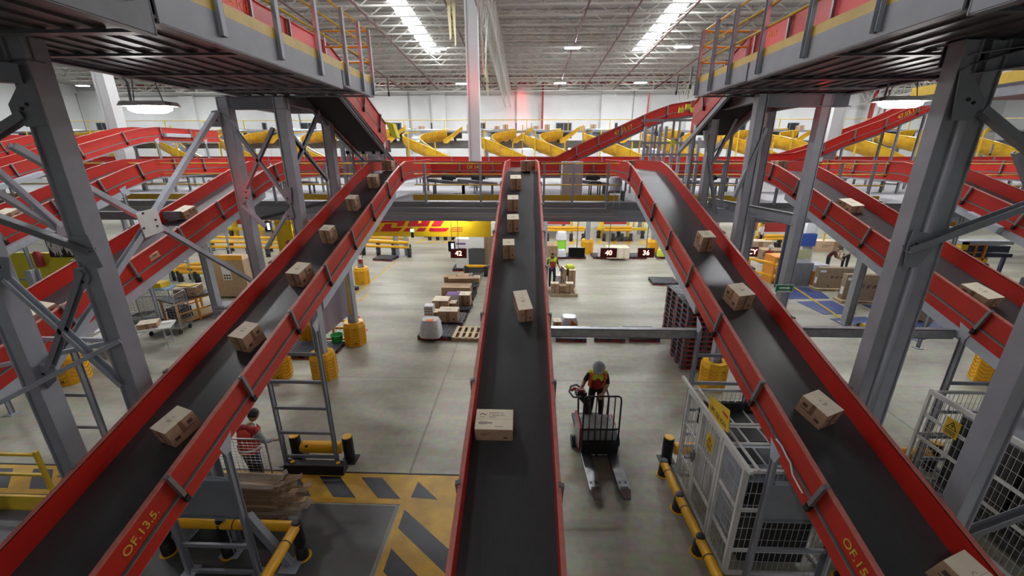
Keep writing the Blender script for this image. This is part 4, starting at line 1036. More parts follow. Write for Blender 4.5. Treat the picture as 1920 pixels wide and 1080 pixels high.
for i, (x, lb) in enumerate(((880, 'left of the pillar'), (932, 'right of the pillar'), (948, 'red-lit'), (1005, 'by the red riser'), (1026, 'small dark'), (1092, 'by the second dark window'), (1112, 'above the climbing conveyor'), (790, 'over the left chute'), (1430, 'behind the right column'), (1500, 'by the right pillar'))):
    p = atY(x, 240, SY + .6); o = place(cA, USED, (p.x, SY + .6, zs + .12), 0, 'tiny carton on the sorter line, ' + lb, 'cartons on the sorter line'); o.scale = (1.1, 1., 1.0 if i % 2 else 1.3)
# ------------------------------------------------------------------ drive tower at the end of the left platform
t = thing('drive_tower', 'grey framed drive tower with ladder below the left descending conveyor', 'tower', (-5.3, 16.6, MZ), world=True)
yt = 15.6
for x0, y0 in ((655, 198), (684, 196), (703, 194), (718, 190), (645, 205)):
    for yy in (yt, yt + 1.2):
        p = atY(x0, 300, yy); m = MB().use(GREY); m.mm((p.x - .06, yy - .06, MZ), (p.x + .06, yy + .06, 6.9 if yy == yt else 6.8)); m.build('column', None, t)
for y in (248, 262, 274, 286):
    a = atY(648, y, yt - .05); b = atY(722, y, yt - .05); m = MB().use(GREY); m.mm((a.x, yt - .06, a.z - .05), (b.x, yt - .02, a.z + .05)); m.build('cross_bar', None, t)
for (x0, y0, x1, y1, mm_) in ((655, 262, 690, 286, GREYD), (690, 255, 704, 300, GREY), (652, 246, 700, 258, GREYD), (705, 262, 722, 285, BLACKM)):
    a = atY(x0, y1, yt + .3); b = atY(x1, y0, yt + .3); m = MB().use(mm_); m.mm((a.x, yt + .3, a.z), (b.x, yt + .9, b.z)); m.build('drive_box', None, t, bevel=.01)
a = atY(725, 258, yt - .2); b = atY(737, 228, yt - .2); m = MB().use(WALLY); m.prism([(a.x, yt - .2, b.z), (a.x + .25, yt - .2, b.z - .05), (b.x + .1, yt - .2, a.z), (a.x + .2, yt - .2, a.z)], (0, .4, 0)); m.build('chain_guard', None, t, label='yellow chain guard')
# thin steel uprights under the climbing conveyor at right
t = thing('drive_tower', 'slim grey upright frame below the head of the climbing conveyor at right', 'tower', (5.6, 16.2, MZ), world=True)
for x0 in (1205, 1218, 1232, 1243, 1258, 1272, 1290, 1306):
    p = atY(x0, 300, 16.4); m = MB().use(GREYL); m.mm((p.x - .05, 16.35, MZ), (p.x + .05, 16.45, 7.0 if x0 < 1250 else 6.6)); m.build('upright', None, t)
for y in (226, 268, 290):
    a = atY(1203, y, 16.4); b = atY(1308, y, 16.4); m = MB().use(GREY); m.mm((a.x, 16.33, a.z - .04), (b.x, 16.37, a.z + .04)); m.build('cross_bar', None, t)
m = MB().use(WALLY)
for x0, y0 in ((1277, 207), (1290, 200), (1300, 206), (1262, 268), (1290, 262)):
    p = atY(x0, y0, 16.2); m2 = MB().use(WALLY); m2.box(p, (.16, .1, .16)); m2.build('sensor_box', None, t)
# ================================================================== things standing on the floor
# --- column protectors
YELD = mat('protector_slot', (.5, .22, .004), .5)
def protector(h=.78, r=.3):
    t = thing('column_guard', 'x', 'column guard')
    m = MB(); oc = [(r * math.cos(R(22.5 + 45 * k)) * 1.05, r * math.sin(R(22.5 + 45 * k)) * 1.05) for k in range(8)]
    rings = [(1.0, 0), (1.02, .04), (1.02, h - .14), (.94, h - .06), (.9, h), (.5, h), (.5, h - .1)]
    vs = [(x * s_, y * s_, z) for s_, z in rings for x, y in oc]; fs = []
    for i in range(len(rings) - 1):
        for k in range(8): fs.append((i * 8 + k, i * 8 + (k + 1) % 8, (i + 1) * 8 + (k + 1) % 8, (i + 1) * 8 + k))
    m.use(YELP).add(vs, fs); m.build('shell', None, t, bevel=.012)
    m = MB().use(YELD)
    for k in range(8):
        a = R(45 * k + 45); n = Vector((math.cos(a), math.sin(a), 0)); s_ = Vector((-n.y, n.x, 0)); w_ = r * .4; d = r * 1.05 * math.cos(R(22.5)) * 1.02
        for q in range(6):
            z = .1 + q * (h - .28) / 5
            for sg in (-1, 1):
                p = n * (d + .003) + Vector((0, 0, z)); m.bar(p + s_ * sg * .02 * 0 + Vector((0, 0, -.03)), p + s_ * sg * w_ * .78 + Vector((0, 0, .03)), .012, .022, n)
    m.build('chevron_slots', None, t, label='darker moulded chevron slots')
    m = MB().use(BLACK)
    for z in (.12, h - .2):
        m.box((0, -r * .99, z), (.05, .02, .03))
    m.build('strap_buckle', None, t)
    return t
pp = protector()
for (x, y), lb, s_ in (((-5.64, 9.98), 'yellow column guard nearest the OF.13.5. ladder frame', 1.1), ((-5.64, 12.16), 'yellow column guard beside the green bucket', 1.1), (atz(680, 531)[:2], 'yellow column guard under the red fire extinguisher', 1.15),
                 ((-6.95, 9.97), 'yellow column guard half hidden below the OF.13.5. guard', 1.1), (atz(137, 712)[:2], 'yellow column guard seen through the left braced tower', 1.3), ((5.1, 9.85), 'yellow column guard in front of the black pallet stack', 1.1),
                 ((atz(1850, 715)[0], atz(1850, 715)[1]), 'yellow column guard by the right frame edge', 1.2), (atz(1281, 527)[:2], 'yellow column guard peeping out left of the OF.15.5 guard beside the lone pallet', 1.0), (atz(1100, 474)[:2], 'yellow column guard between the unlit sign and the 40 sign', 1.25),
                 (atz(1222, 474)[:2], 'yellow column guard behind the 36 sign', 1.25), (atz(576, 636)[:2], 'yellow column guard behind the sheet under the OF.13.5. belt', 1.0), ((6.5, 9.9), 'yellow column guard at the exit arrow column', 1.1)):
    place(pp, USED, (x, y, 0), R(22.5), lb, 'yellow column guards', scale=(s_, s_, s_ * .92))
# columns that stand in the guards without belonging to the towers
for i, (px, zt, lb) in enumerate((((680, 531), 4.0, 'light grey column carrying the red fire extinguisher'), ((137, 712), 3.2, 'grey column standing in the guard behind the left tower'), ((1850, 715), 3.0, 'grey column standing in the guard at the right edge'), ((1281, 527), 4.0, 'light grey column left of the OF.15.5 belt'), ((576, 636), 3.0, 'grey column behind the hanging sheet'))):
    p = atz(*px); t = thing('steel_column', lb, 'column', (p.x, p.y, 0), world=True)
    m = MB().use(GREYL); m.chan((p.x, p.y, .02), (p.x, p.y, zt), .2, .2, .014, (0, 1, 0), 'H'); m.build('shaft', None, t, bevel=.003); m = MB().use(GREYL); m.mm((p.x - .18, p.y - .18, 0), (p.x + .18, p.y + .18, .02)); m.build('base_plate', None, t)
p = atY(675, 480, atz(680, 531).y - .2); t = thing('fire_extinguisher', 'red fire extinguisher with white label hung on a light grey column', 'fire extinguisher', tuple(p), world=True)
m = MB().use(PIPE); m.lathe([(.09, -.35), (.1, -.33), (.1, .12), (.06, .2), (.03, .22)], p, 14); m.build('cylinder', None, t, smooth=True); m = MB().use(PAPER); m.lathe([(.102, -.15), (.103, -.14), (.103, .05), (.102, .06)], p, 14); m.build('paper_label', None, t, label='white label'); m = MB().use(BLACK); m.box(p + Vector((0, 0, .27)), (.05, .05, .09)); m.pipe([p + Vector((.03, 0, .27)), p + Vector((.12, 0, .2)), p + Vector((.12, -.02, -.1))], .015, 6); m.build('valve', None, t)
# --- free-standing column base with knee brace under the OF.13.5. belt
t = thing('steel_column', 'grey column with knee brace under the near end of the OF.13.5. belt', 'column', (-4.73, 4.38, 0), world=True)
m = MB().use(GREY); m.chan((-4.6, 4.7, .02), (-4.6, 4.7, 2.35), .16, .2, .014, (0, 1, 0), 'H'); m.build('shaft', None, t, bevel=.003); m = MB().use(GREYL); m.mm((-4.75, 4.54, 0), (-4.45, 4.86, .02)); m.build('base_plate', None, t)
a = atz(545, 1062); m = MB().use(GREY); m.bar(a + Vector((0, 0, .05)), atX(463, 966, -3.95), .12, .1, (0, 1, 0)); m.build('knee_brace', None, t, bevel=.004); m = MB().use(GREYL); m.mm((a.x - .14, a.y - .12, 0), (a.x + .14, a.y + .12, .02)); m.build('foot_plate', None, t)

# --- polymer barriers with black posts
def bollard(t, x, y, h=.58, r=.105):
    m = MB().use(BLACK); m.lathe([(r, .0), (r, h - .05), (r * .96, h - .02), (r * .9, h - .015)], (x, y, 0), 18); o = m.build('post', None, t, smooth=True)
    m = MB().use(YELP); m.lathe([(r * .9, h - .015), (r * .88, h), (r * .5, h + .004)], (x, y, 0), 18); m.build('cap', None, o, smooth=True, label='yellow cap')
    m = MB().use(BLACK); m.mm((x - r - .05, y - r - .04, 0), (x + r + .05, y + r + .04, .014)); m.build('base_plate', None, o)
t = thing('impact_barrier', 'yellow tube barrier with two black posts at the foot of a ladder frame', 'barrier', (-4.1, 6.75, 0), world=True)
bollard(t, -4.67, 6.75); bollard(t, -3.58, 6.75)
m = MB().use(YELP); m.tube((-4.54, 6.75, .3), (-3.72, 6.75, .3), .12, 18); m.build('rail_tube', None, t, smooth=True); m = MB().use(BLACK)
m.tube((-4.4, 6.67, .38), (-4.4, 6.65, .385), .025, 8); m.build('plug', None, t)
t = thing('floor_kerb', 'black kerb block with two yellow discs on the hazard tape', 'kerb', (-4.1, 6.38, 0), world=True)
m = MB().use(BLACK); m.prism([(-4.72, 6.3, 0), (-4.72, 6.52, 0), (-4.72, 6.5, .2), (-4.72, 6.33, .2)], (1.2, 0, 0)); m.build('body', None, t, bevel=.012)
for x in (-4.58, -3.66):
    m = MB().use(YELP); m.lathe([(.04, .2), (.04, .212), (.03, .218)], (x, 6.42, 0), 12); m.build('disc', None, t)
t = thing('impact_barrier', 'yellow tube impact barrier with black post left of the white mesh cage', 'barrier', (3.4, 6.95, 0), world=True)
bollard(t, 2.95, 6.95); bollard(t, 4.3, 6.95); m = MB().use(YELP); m.tube((3.08, 6.95, .3), (4.2, 6.95, .3), .12, 18); m.build('rail_tube', None, t, smooth=True)
t = thing('impact_barrier', 'short yellow tube barrier behind the second mesh cage', 'barrier', (7.6, 6.9, 0), world=True)
bollard(t, 6.9, 6.95); bollard(t, 8.2, 6.95); m = MB().use(YELP); m.tube((7.0, 6.95, .3), (8.1, 6.95, .3), .12, 18); m.build('rail_tube', None, t, smooth=True)
def low_rail(label, pts, h=.3, r=.075, posts=None, ph=None, name='floor_rail'):
    pts = [Vector(p) for p in pts]; t = thing(name, label, 'barrier', tuple(pts[0]), world=True)
    for i in range(len(pts) - 1):
        a, b = pts[i] + Vector((0, 0, h)), pts[i + 1] + Vector((0, 0, h)); m = MB().use(YELP); m.tube(a, b, r, 14); m.build('rail_tube', None, t, smooth=True)
        m = MB().use(BLACK); d = (b - a).normalized(); k = min(.3, (b - a).length * .3); m.tube(a + d * k - d * .008, a + d * k + d * .008, r * 1.05, 14); m.build('joint_ring', None, t)
    for p in (posts or pts):
        p = Vector(p); hh = ph or h
        m = MB().use(BLACK); m.lathe([(r * 1.25, 0), (r * 1.2, hh * .3), (r * .9, hh * .35), (r * 1.15, hh * .5), (r * 1.0, hh + r * .4)], p, 14); o = m.build('post', None, t, smooth=True)
        m = MB().use(YELP); m.lathe([(r * 1.7, .0), (r * 1.7, .012)], p, 16); m.build('base_ring', None, o)
        m = MB().use(BLACK); m.lathe([(r * .85, hh + r * .6), (r * .9, hh + r * 1.05), (r * .5, hh + r * 1.15)], p, 14); m.build('cap', None, o)
    return t
low_rail('low yellow rail with black posts running along the first mesh cage', [(2.75, 6.55, 0), (2.75, 5.72, 0), (2.78, 4.9, 0), (2.82, 3.6, 0)], .27)
low_rail('yellow rail on black posts turning a corner beside the waste cardboard', [(-5.6, 4.62, 0), (-4.7, 4.62, 0), (-3.45, 4.62, 0), (-3.42, 3.4, 0)], .62, .075, [(-5.6, 4.62, 0), (-4.62, 4.62, 0), (-3.44, 4.62, 0)])
low_rail('yellow rail stub with black cap at the bottom right below the OF.15.5 belt', [(4.75, 4.55, 0), (4.9, 3.7, 0), (4.9, 3.2, 0)], .3)
a, b = atz(1606, 626), atz(1680, 640); low_rail('short yellow rail behind the twin columns by the blue floor squares', [a, (b.x, a.y - .9, 0)], .35)
# --- yellow double rails far back
def double_rail(label, p, q, n=4, hs=(.42, .8)):
    p, q = Vector(p), Vector(q); t = thing('guard_rail', label, 'barrier', tuple(p), world=True)
    for h in hs:
        m = MB().use(YELP); m.tube(p + Vector((0, 0, h)), q + Vector((0, 0, h)), .085, 10); m.build('rail_tube', None, t, smooth=True)
    for k in range(n):
        c = p.lerp(q, k / (n - 1)); m = MB().use(BLACK)
        m.lathe([(.14, 0), (.12, .1), (.15, .2), (.11, .28), (.14, .5), (.1, .56)], c, 10); m.build('post', None, t, smooth=True)
    return t
double_rail('yellow guard rail with black posts left of the far aisle, near the flat grey pallet', atz(682, 478), atz(768, 482), 4, (.6, .9))
double_rail('second yellow guard rail behind the first one, beside two slim columns', atz(682, 470), atz(768, 474), 4, (.6, .9))
double_rail('yellow guard rail between the left far columns', atz(396, 480), atz(540, 482), 5, (.6, .9))
double_rail('yellow guard rail just beyond the one between the left far columns', atz(400, 470), atz(545, 472), 5, (.6, .9))
double_rail('low yellow rail bent behind the wire carts', atz(290, 530), atz(395, 520), 4, (.5, .75))
double_rail('low yellow rail right of the wire carts', atz(340, 528), atz(405, 530), 3, (.5, .75))
double_rail('yellow rail at the foot of the white pillar', atz(875, 518), atz(912, 518), 2, (.55,))
for i, (x0, x1, y, lb) in enumerate(((1026, 1093, 452, 'under the unlit sign'), (1132, 1182, 452, 'behind the 40 sign'), (560, 640, 452, 'behind the OF.13.5. belt'), (806, 850, 450, 'below the yellow banner'), (1430, 1495, 470, 'behind the right far columns'))):
    double_rail('far yellow rail ' + lb, atz(x0, y), atz(x1, y), 4, (.8, 1.0))
# --- loading machines with yellow frames and red bodies at the far docks
def loader():
    t = thing('dock_loader', 'x', 'machine')
    m = MB().use(mat('loader_red', (.3, .02, .02), .5)); m.mm((-.9, 0, 1.0), (.9, 5, 2.2)); m.build('boom', None, t)
    m = MB().use(YEL); m.mm((-1.15, -.25, 0), (-.85, .05, 3.4)); m.mm((.95, -.2, 0), (1.1, 0, 3.0)); m.mm((-.5, -.3, 2.2), (.5, -.25, 2.8)); m.build('frame', None, t)
    m = MB().use(YEL)
    for z in (.7,): m.bar((-1.4, -.3, z), (2.4, -.3, z), .2, .2); m.build('bumper', None, t)
    for x0 in (1.5, 2.2):
        m = MB().use(YEL); m.bar((x0, .2, .8), (x0 + .3, .2, 3.2), .12, .12); m.bar((x0 - 1.2, .2, 1.), (x0 + .2, .2, 3.0), .08, .08); m.build('brace', None, t)
    for x in (-1.2, .3, 2.1):
        m = MB().use(BLACK); m.lathe([(.16, 0), (.12, .3), (.17, .4), (.12, .6)], (x, -.3, 0), 8); m.build('post', None, t)
    return t
lp = loader()
for x, y, lb in ((1046, 445, 'yellow framed dock loader with red boom under the unlit sign'), (1150, 445, 'yellow framed dock loader with red boom above the 40 sign'), (1446, 462, 'yellow framed dock loader behind the right far columns'), (575, 445, 'yellow framed dock loader behind the OF.13.5. belt'), (470, 445, 'yellow framed dock loader between the left far columns'), (830, 443, 'yellow framed dock loader below the yellow banner'), (340, 445, 'yellow framed dock loader far left')):
    p = atz(x, y); place(lp, USED, (p.x, p.y, 0), 0, lb, 'dock loaders')
# --- pallets
def pallet_black(L=1.2, W_=1.0):
    t = thing('plastic_pallet', 'x', 'pallet'); h = .15
    m = MB().use(PALB)
    for k in range(9): y = -W_ / 2 + .03 + k * (W_ - .06) / 8; m.mm((-L / 2, y - .034, h - .03), (L / 2, y + .034, h))
    for k in range(11): x = -L / 2 + .03 + k * (L - .06) / 10; m.mm((x - .03, -W_ / 2, h - .04), (x + .03, W_ / 2, h - .006))
    m.build('deck', None, t)
    for i in (-1, 0, 1):
        for j in (-1, 0, 1):
            m = MB().use(PALB); m.box((i * (L / 2 - .08), j * (W_ / 2 - .07), .07), (.15, .13, .1)); m.build('block', None, t)
    for j in (-1, 0, 1):
        m = MB().use(PALR); m.box((0, j * (W_ / 2 - .07), .016), (L + .01, .15, .032)); m.build('runner', None, t, label='dark red runner')
    return t
def pallet_wood(L=1.2, W_=1.0):
    t = thing('wooden_pallet', 'x', 'pallet'); h = .14
    for k in range(6):
        m = MB().use(WOOD); x = -L / 2 + .06 + k * (L - .12) / 5; m.mm((x - .055, -W_ / 2, h - .022), (x + .055, W_ / 2, h)); m.build('top_board', None, t)
    for j in (-1, 0, 1):
        m = MB().use(WOOD); m.box((0, j * (W_ / 2 - .05), .07), (L, .08, .09)); m.build('stringer', None, t); m = MB().use(WOOD); m.box((0, j * (W_ / 2 - .05), .012), (L, .1, .022)); m.build('bottom_board', None, t)
    return t
pb = pallet_black(); pw = pallet_wood()
GP, GW = 'black plastic pallets on the floor', 'pale wooden pallets'
def pal(px, lb, rz=0, proto=pb, z=0., dx=0, dy=0, g=None):
    p = atz(px[0], px[1], z); return place(proto, USED, (p.x + dx, p.y + dy, z), R(rz), lb, g or (GP if proto is pb else GW))
pal((822, 626), 'black pallet under the wrapped white bundle', -2)
pal((842, 601), 'black pallet carrying a brown carton behind the wrapped bundle', -2)
pal((856, 578), 'black pallet third from the front of the carton row', -2)
pal((866, 556), 'black pallet fourth from the front of the carton row', -2)
pal((873, 537), 'black pallet at the far end of the carton row', -2)
pal((884, 629), 'pale slatted wooden pallet beside the central conveyor', -2, pw)
pal((1243, 530), 'lone empty black pallet on the open floor left of the OF.15.5 belt', -3)
for i, (x, lb) in enumerate(((1068, 'left'), (1138, 'middle'), (1201, 'right'))):
    o = pal((x, 630), 'black pallet behind the tie beam, %s of the row of three' % lb, 0); o.scale = (.86, 1, 1)
pal((1056, 550), 'wooden pallet loaded with mixed cartons beside the walking worker', 0, pw)
for i, (x, lb) in enumerate(((1052, 'carrying the white sacks'), (1078, 'below the unlit sign'), (1128, 'left of the 40 sign'), (1152, 'below the shrink-wrapped light cartons'), (1190, 'left of the 36 sign'), (1246, 'partly behind the OF.15.5 guard'))):
    pal((x, 482), 'black pallet in the far row, ' + lb, 0)
pal((724, 486), 'flat grey pallet by the far yellow guard rail', -8)
pal((600, 660), 'black pallet behind the ladder frame of the OF.13.5. belt', 0)
pal((560, 660), 'second black pallet behind the ladder frame, further left', 0)
pal((640, 546), 'black pallet beside the fire extinguisher column', -20)
pal((1168, 450), 'grey pallet in front of the far dock loader', 0)
# --- tall stack of black pallets by the OF.15.5 belt
p = atz(1306, 683); n_ = 13
for k in range(n_):
    place(pb, USED, (p.x, p.y + .15, k * .152), R(-1 + rnd.uniform(-1.5, 1.5)), 'black pallet in the tall stack beside the yellow column guard, level %d from the floor' % (k + 1), 'stacked black pallets')
p2 = atz(1296, 640)
for k in range(11):
    place(pb, USED, (p2.x - .05, p2.y + .55, k * .152), R(rnd.uniform(-1.5, 1.5)), 'black pallet in the rear stack behind the tall stack, level %d from the floor' % (k + 1), 'stacked black pallets behind')
# red-edged pallet stack at the far right
p3 = atz(1890, 590)
for k in range(14):
    place(pb, USED, (p3.x + .6, p3.y + 3., k * .16), 0, 'red-edged black pallet in the stack at the right edge, level %d from the floor' % (k + 1), 'red-edged pallets at the right edge')
# --- cartons and bundles on the pallets
def pcart(px, Y, w_, d_, h_, lb, rz=0, z=None, mt=None):
    p = atY(px[0], px[1], Y) if Y else atz(*px)
    if z is not None: p.z = z
    o = place(cB if mt is None else mt, USED, tuple(p), R(rz), lb, 'cartons waiting on pallets'); o.scale = (w_ / .34, d_ / .42, h_ / .34); return o
cB = carton(.34, .42, .34, '', CARD, CARDL); cD = carton(.34, .42, .34, '', CARDD, CARD, 'carton')
def onp(px, lb, size, proto=cB, z=.15, rz=0):
    p = atz(px[0], px[1], z); o = place(proto, USED, tuple(p + Vector((0, size[1] / 2, 0))), R(rz), lb, 'cartons waiting on pallets'); o.scale = (size[0] / .34, size[1] / .42, size[2] / .34); return o
onp((840, 604), 'brown carton standing alone on the second black pallet', (.72, .5, .42))
onp((826, 583), 'brown taped carton left on the third black pallet', (.62, .6, .42)); onp((868, 573), 'brown carton right on the third black pallet', (.6, .5, .45))
onp((846, 580), 'small pale carton behind the taped carton', (.4, .5, .25)); onp((855, 556), 'long brown carton lying on the fourth black pallet', (1.25, .7, .4), cD)
onp((844, 537), 'brown carton left on the last black pallet', (.55, .5, .45), cD); onp((868, 537), 'brown carton right on the last black pallet', (.55, .5, .5), cD)
onp((812, 592), 'flat pale carton edge beside the striped white box', (.5, .4, .14))
onp((893, 535), 'small stack of yellowish cartons right of the last pallet', (.3, .5, .35), cB, 0.)
o = onp((868, 528), 'long dark flat carton leaning across the far end of the row', (1.35, .35, .14), cD, .6, 4)
def bundle(t_, c, d, mt=SHRINK, seed=1, name='wrap'):
    r = random.Random(seed); m = MB().use(mt)
    nu, nv = 14, 8
    def P(u, v):
        a = 2 * math.pi * u; k = 1 - .25 * v ** 3
        sx = abs(math.cos(a)) ** .45 * (1 if math.cos(a) > 0 else -1); sy_ = abs(math.sin(a)) ** .45 * (1 if math.sin(a) > 0 else -1)
        j = 1 + r.uniform(-.03, .03)
        return Vector((c[0] + sx * d[0] / 2 * k * j, c[1] + sy_ * d[1] / 2 * k * j, c[2] + d[2] * v))
    rows = [[P(i / nu, j / nv) for i in range(nu)] for j in range(nv + 1)]
    vs = [q for row in rows for q in row]; fs = [(j * nu + i, j * nu + (i + 1) % nu, (j + 1) * nu + (i + 1) % nu, (j + 1) * nu + i) for j in range(nv) for i in range(nu)]
    fs.append(tuple(nv * nu + i for i in range(nu))); m.add(vs, fs); return m.build(name, None, t_, smooth=True)
p = atz(806, 634, .15); t = thing('wrapped_bundle', 'white plastic-wrapped bundle with orange patch on the front black pallet', 'bundle', tuple(p), world=True)
bundle(t, (p.x, p.y + .25, .15), (.72, .6, .6)); m = MB().use(mat('orange_print', (.8, .18, .02), .5)); m.prism([(p.x - .12, p.y + .0, .752), (p.x + .12, p.y + .02, .752), (p.x + .14, p.y + .2, .757), (p.x - .1, p.y + .18, .757)], (0, 0, .004)); m.build('orange_patch', None, t)
p = atz(804, 593, .15); t = thing('striped_box', 'small white box with grey print left on the second pallet', 'box', tuple(p), world=True)
m = MB().use(PAPER); m.mm((p.x - .17, p.y, .15), (p.x + .17, p.y + .35, .55)); m.build('body', None, t, bevel=.01); m = MB().use(INKG)
for k in range(3): m.mm((p.x - .15, p.y - .002, .22 + .1 * k), (p.x + .15, p.y, .26 + .1 * k))
m.build('print', None, t)
p = atz(849, 573, .15); t = thing('appliance_box', 'white and purple box between brown cartons on the third pallet', 'box', tuple(p), world=True)
m = MB().use(PAPER); m.mm((p.x - .26, p.y, .15), (p.x + .26, p.y + .45, .6)); m.build('body', None, t, bevel=.01); m = MB().use(PURPLE); m.mm((p.x - .26, p.y, .6), (p.x + .26, p.y + .45, .605)); m.build('top_panel', None, t, label='pale purple top'); m = MB().use(BLACK); m.mm((p.x - .14, p.y - .004, .24), (p.x + .12, p.y, .42)); m.build('dark_panel', None, t)
p = atz(1068, 614, .15); t = thing('wrapped_bundle', 'white bag with orange triangle on the pallet behind the tie beam', 'bundle', tuple(p), world=True)
bundle(t, (p.x, p.y + .2, .15), (.62, .55, .36), seed=4); m = MB().use(MATS['orange_print']); m.prism([(p.x + .02, p.y - .1, .25), (p.x + .26, p.y - .1, .3), (p.x + .05, p.y - .1, .46)], (0, .03, 0)); m.build('orange_triangle', None, t)
p = atz(1044, 618, .15); o = place(cB, USED, tuple(p), 0, 'pale carton on the pallet behind the tie beam, beside the white bag', 'cartons waiting on pallets'); o.scale = (.8, .9, 1.1)
# mixed cartons beside the worker
for px, sz, z, lb, pr_, rz in (((1040, 549), (.36, .32, .42), .14, 'brown carton with white label at the front left corner of the mixed load', cB, 0), ((1055, 549), (.3, .3, .32), .14, 'brown carton in the front middle of the mixed load', cD, 0), ((1068, 549), (.34, .34, .42), .14, 'brown carton at the front right of the mixed load', cB, 0),
                          ((1066, 533), (.36, .36, .4), .14 + .42, 'reddish carton stacked right on the mixed load', cD, 5), ((1072, 540), (.3, .7, .85), .14, 'tall carton at the back right of the mixed load', cB, 0), ((1057, 540), (.08, .7, .9), .14, 'thin pale panel leaning inside the mixed load', cB, 12)):
    p = atz(px[0], px[1], .14); o = place(pr_, USED, (p.x, p.y + sz[1] / 2, z), R(rz), lb, 'cartons of the mixed load'); o.scale = (sz[0] / .34, sz[1] / .42, sz[2] / .34)
p = atz(1069, 540, .14); t = thing('plastic_bag', 'yellow bag on top of the mixed load beside the walking worker', 'bag', (p.x, p.y + .4, .98), world=True); bundle(t, (p.x, p.y + .4, .99), (.42, .4, .16), HIVISY, 8, 'bag_body')
p = atz(1048, 540, .14); t = thing('plastic_bag', 'white bag in the left back of the mixed load', 'bag', (p.x, p.y + .5, .14), world=True); bundle(t, (p.x, p.y + .6, .14), (.3, .35, .45), SHRINK, 9, 'bag_body')
# far row loads
p = atz(1155, 482, .15); t = thing('wrapped_cartons', 'block of pale cartons under clear wrap right of the 40 sign', 'bundle', (p.x, p.y, .15), world=True)
for i in range(4):
    m = MB().use(CARDL); m.mm((p.x - .62 + .33 * i, p.y - .4, .15), (p.x - .31 + .33 * i, p.y + .4, .8)); m.build('carton_row', None, t, bevel=.01)
for x, h_, lb, mt_ in ((1052, .4, 'white sack on the far pallets, lower one', SHRINK), (1130, .4, 'white wrapped parcel left of the 40 sign', SHRINK), (1086, .5, 'white parcel left of the far column guard', SHRINK)):
    p = atz(x, 480, .15); t = thing('parcel', lb, 'parcel', (p.x, p.y, .15), world=True); bundle(t, (p.x, p.y, .15), (.6, .5, h_), mt_, x, 'parcel_wrap')
p = atz(1052, 470, .15); t = thing('parcel', 'white sack over a lime green one on the far pallets', 'parcel', (p.x, p.y, .15), world=True); bundle(t, (p.x, p.y, .15), (.6, .5, .75), mat('lime_sack', (.3, .75, .05), .5), 5, 'lime_sack'); bundle(t, (p.x, p.y, .88), (.7, .55, .5), PAPER, 6, 'white_sack')
p = atz(1035, 482, .15); o = place(cD, USED, tuple(p), 0, 'dark-banded white carton behind the walking worker', 'cartons of the far row'); o.scale = (1.8, 1.5, 2.2)
p = atz(1238, 480, .15); t = thing('parcel', 'small lime bag on the far pallet behind the OF.15.5 guard', 'parcel', (p.x, p.y, .15), world=True); bundle(t, (p.x, p.y, .15), (.4, .4, .4), HIVISY, 11, 'bag_body')
# --- sheet, cage and bucket under the OF.13.5. belt
t = thing('hanging_sheet', 'pale lavender sheet hanging under the OF.13.5. belt by the yellow strip', 'sheet', (-5.9, 10.8, 1.), world=True)
c = [atY(x, y, 10.9) for x, y in ((596, 560), (643, 508), (655, 590), (606, 632))]
m = MB().use(LAVENDER)
def shp(u, v):
    top = c[0].lerp(c[1], u); bot = c[3].lerp(c[2], u); q = top.lerp(bot, v); q.y += .05 * math.sin(u * 14) * (.3 + v); return q
m.grid(shp, 16, 8); o = m.build('fabric', None, t, smooth=True, fix=False); sd = o.modifiers.new('solid', 'SOLIDIFY'); sd.thickness = .01
m = MB().use(YEL); a, b = atY(644, 508, 10.95), atY(657, 588, 10.95); m.bar(a, b, .1, .02, (0, 1, 0)); m.build('edge_strip', None, t, label='yellow edge strip')
a = atz(628, 640); t = thing('mesh_enclosure', 'low orange mesh guard behind the green bucket', 'fence', tuple(a), world=True)
m = MB().use(ORANGE); x0, x1 = a.x - .5, a.x + .5
for z in (.08, .5, .75): m.mm((x0, a.y - .02, z - .03), (x1, a.y + .02, z + .03))
for x in (x0, a.x, x1): m.mm((x - .025, a.y - .025, 0), (x + .025, a.y + .025, .78))
m.build('frame', None, t); m = MB().use(STEEL)
for k in range(18): m.mm((x0 + .055 * k, a.y - .004, .1), (x0 + .055 * k + .006, a.y + .004, .5))
for k in range(7): m.mm((x0, a.y - .004, .12 + .055 * k), (x1, a.y + .004, .126 + .055 * k))
m.build('wire_mesh', None, t)
p = atz(634, 648); t = thing('bucket', 'green bucket beside the yellow column guard', 'bucket', tuple(p), world=True)
m = MB().use(GREEN); m.lathe([(.13, 0), (.19, .38), (.205, .4), (.19, .41), (.17, .38), (.12, .03)], p, 18); m.build('pail', None, t, smooth=True); m = MB().use(GREEN); m.pipe([p + Vector((.2 * math.cos(R(a_)), -.2 * math.sin(R(a_)) * .5, .4 - .02 * math.sin(R(a_)))) for a_ in range(0, 181, 20)], .008, 5); m.build('handle', None, t)
p = atz(676, 622); t = thing('traffic_cone', 'red traffic cone behind the yellow column guard', 'cone', tuple(p), world=True)
m = MB().use(mat('cone_red', (.7, .05, .03), .5)); m.lathe([(.15, .03), (.03, .6), (.02, .61)], p, 14); m.build('cone_body', None, t, smooth=True); m = MB().use(MATS['cone_red']); m.mm((p.x - .19, p.y - .19, 0), (p.x + .19, p.y + .19, .03)); m.build('base', None, t)
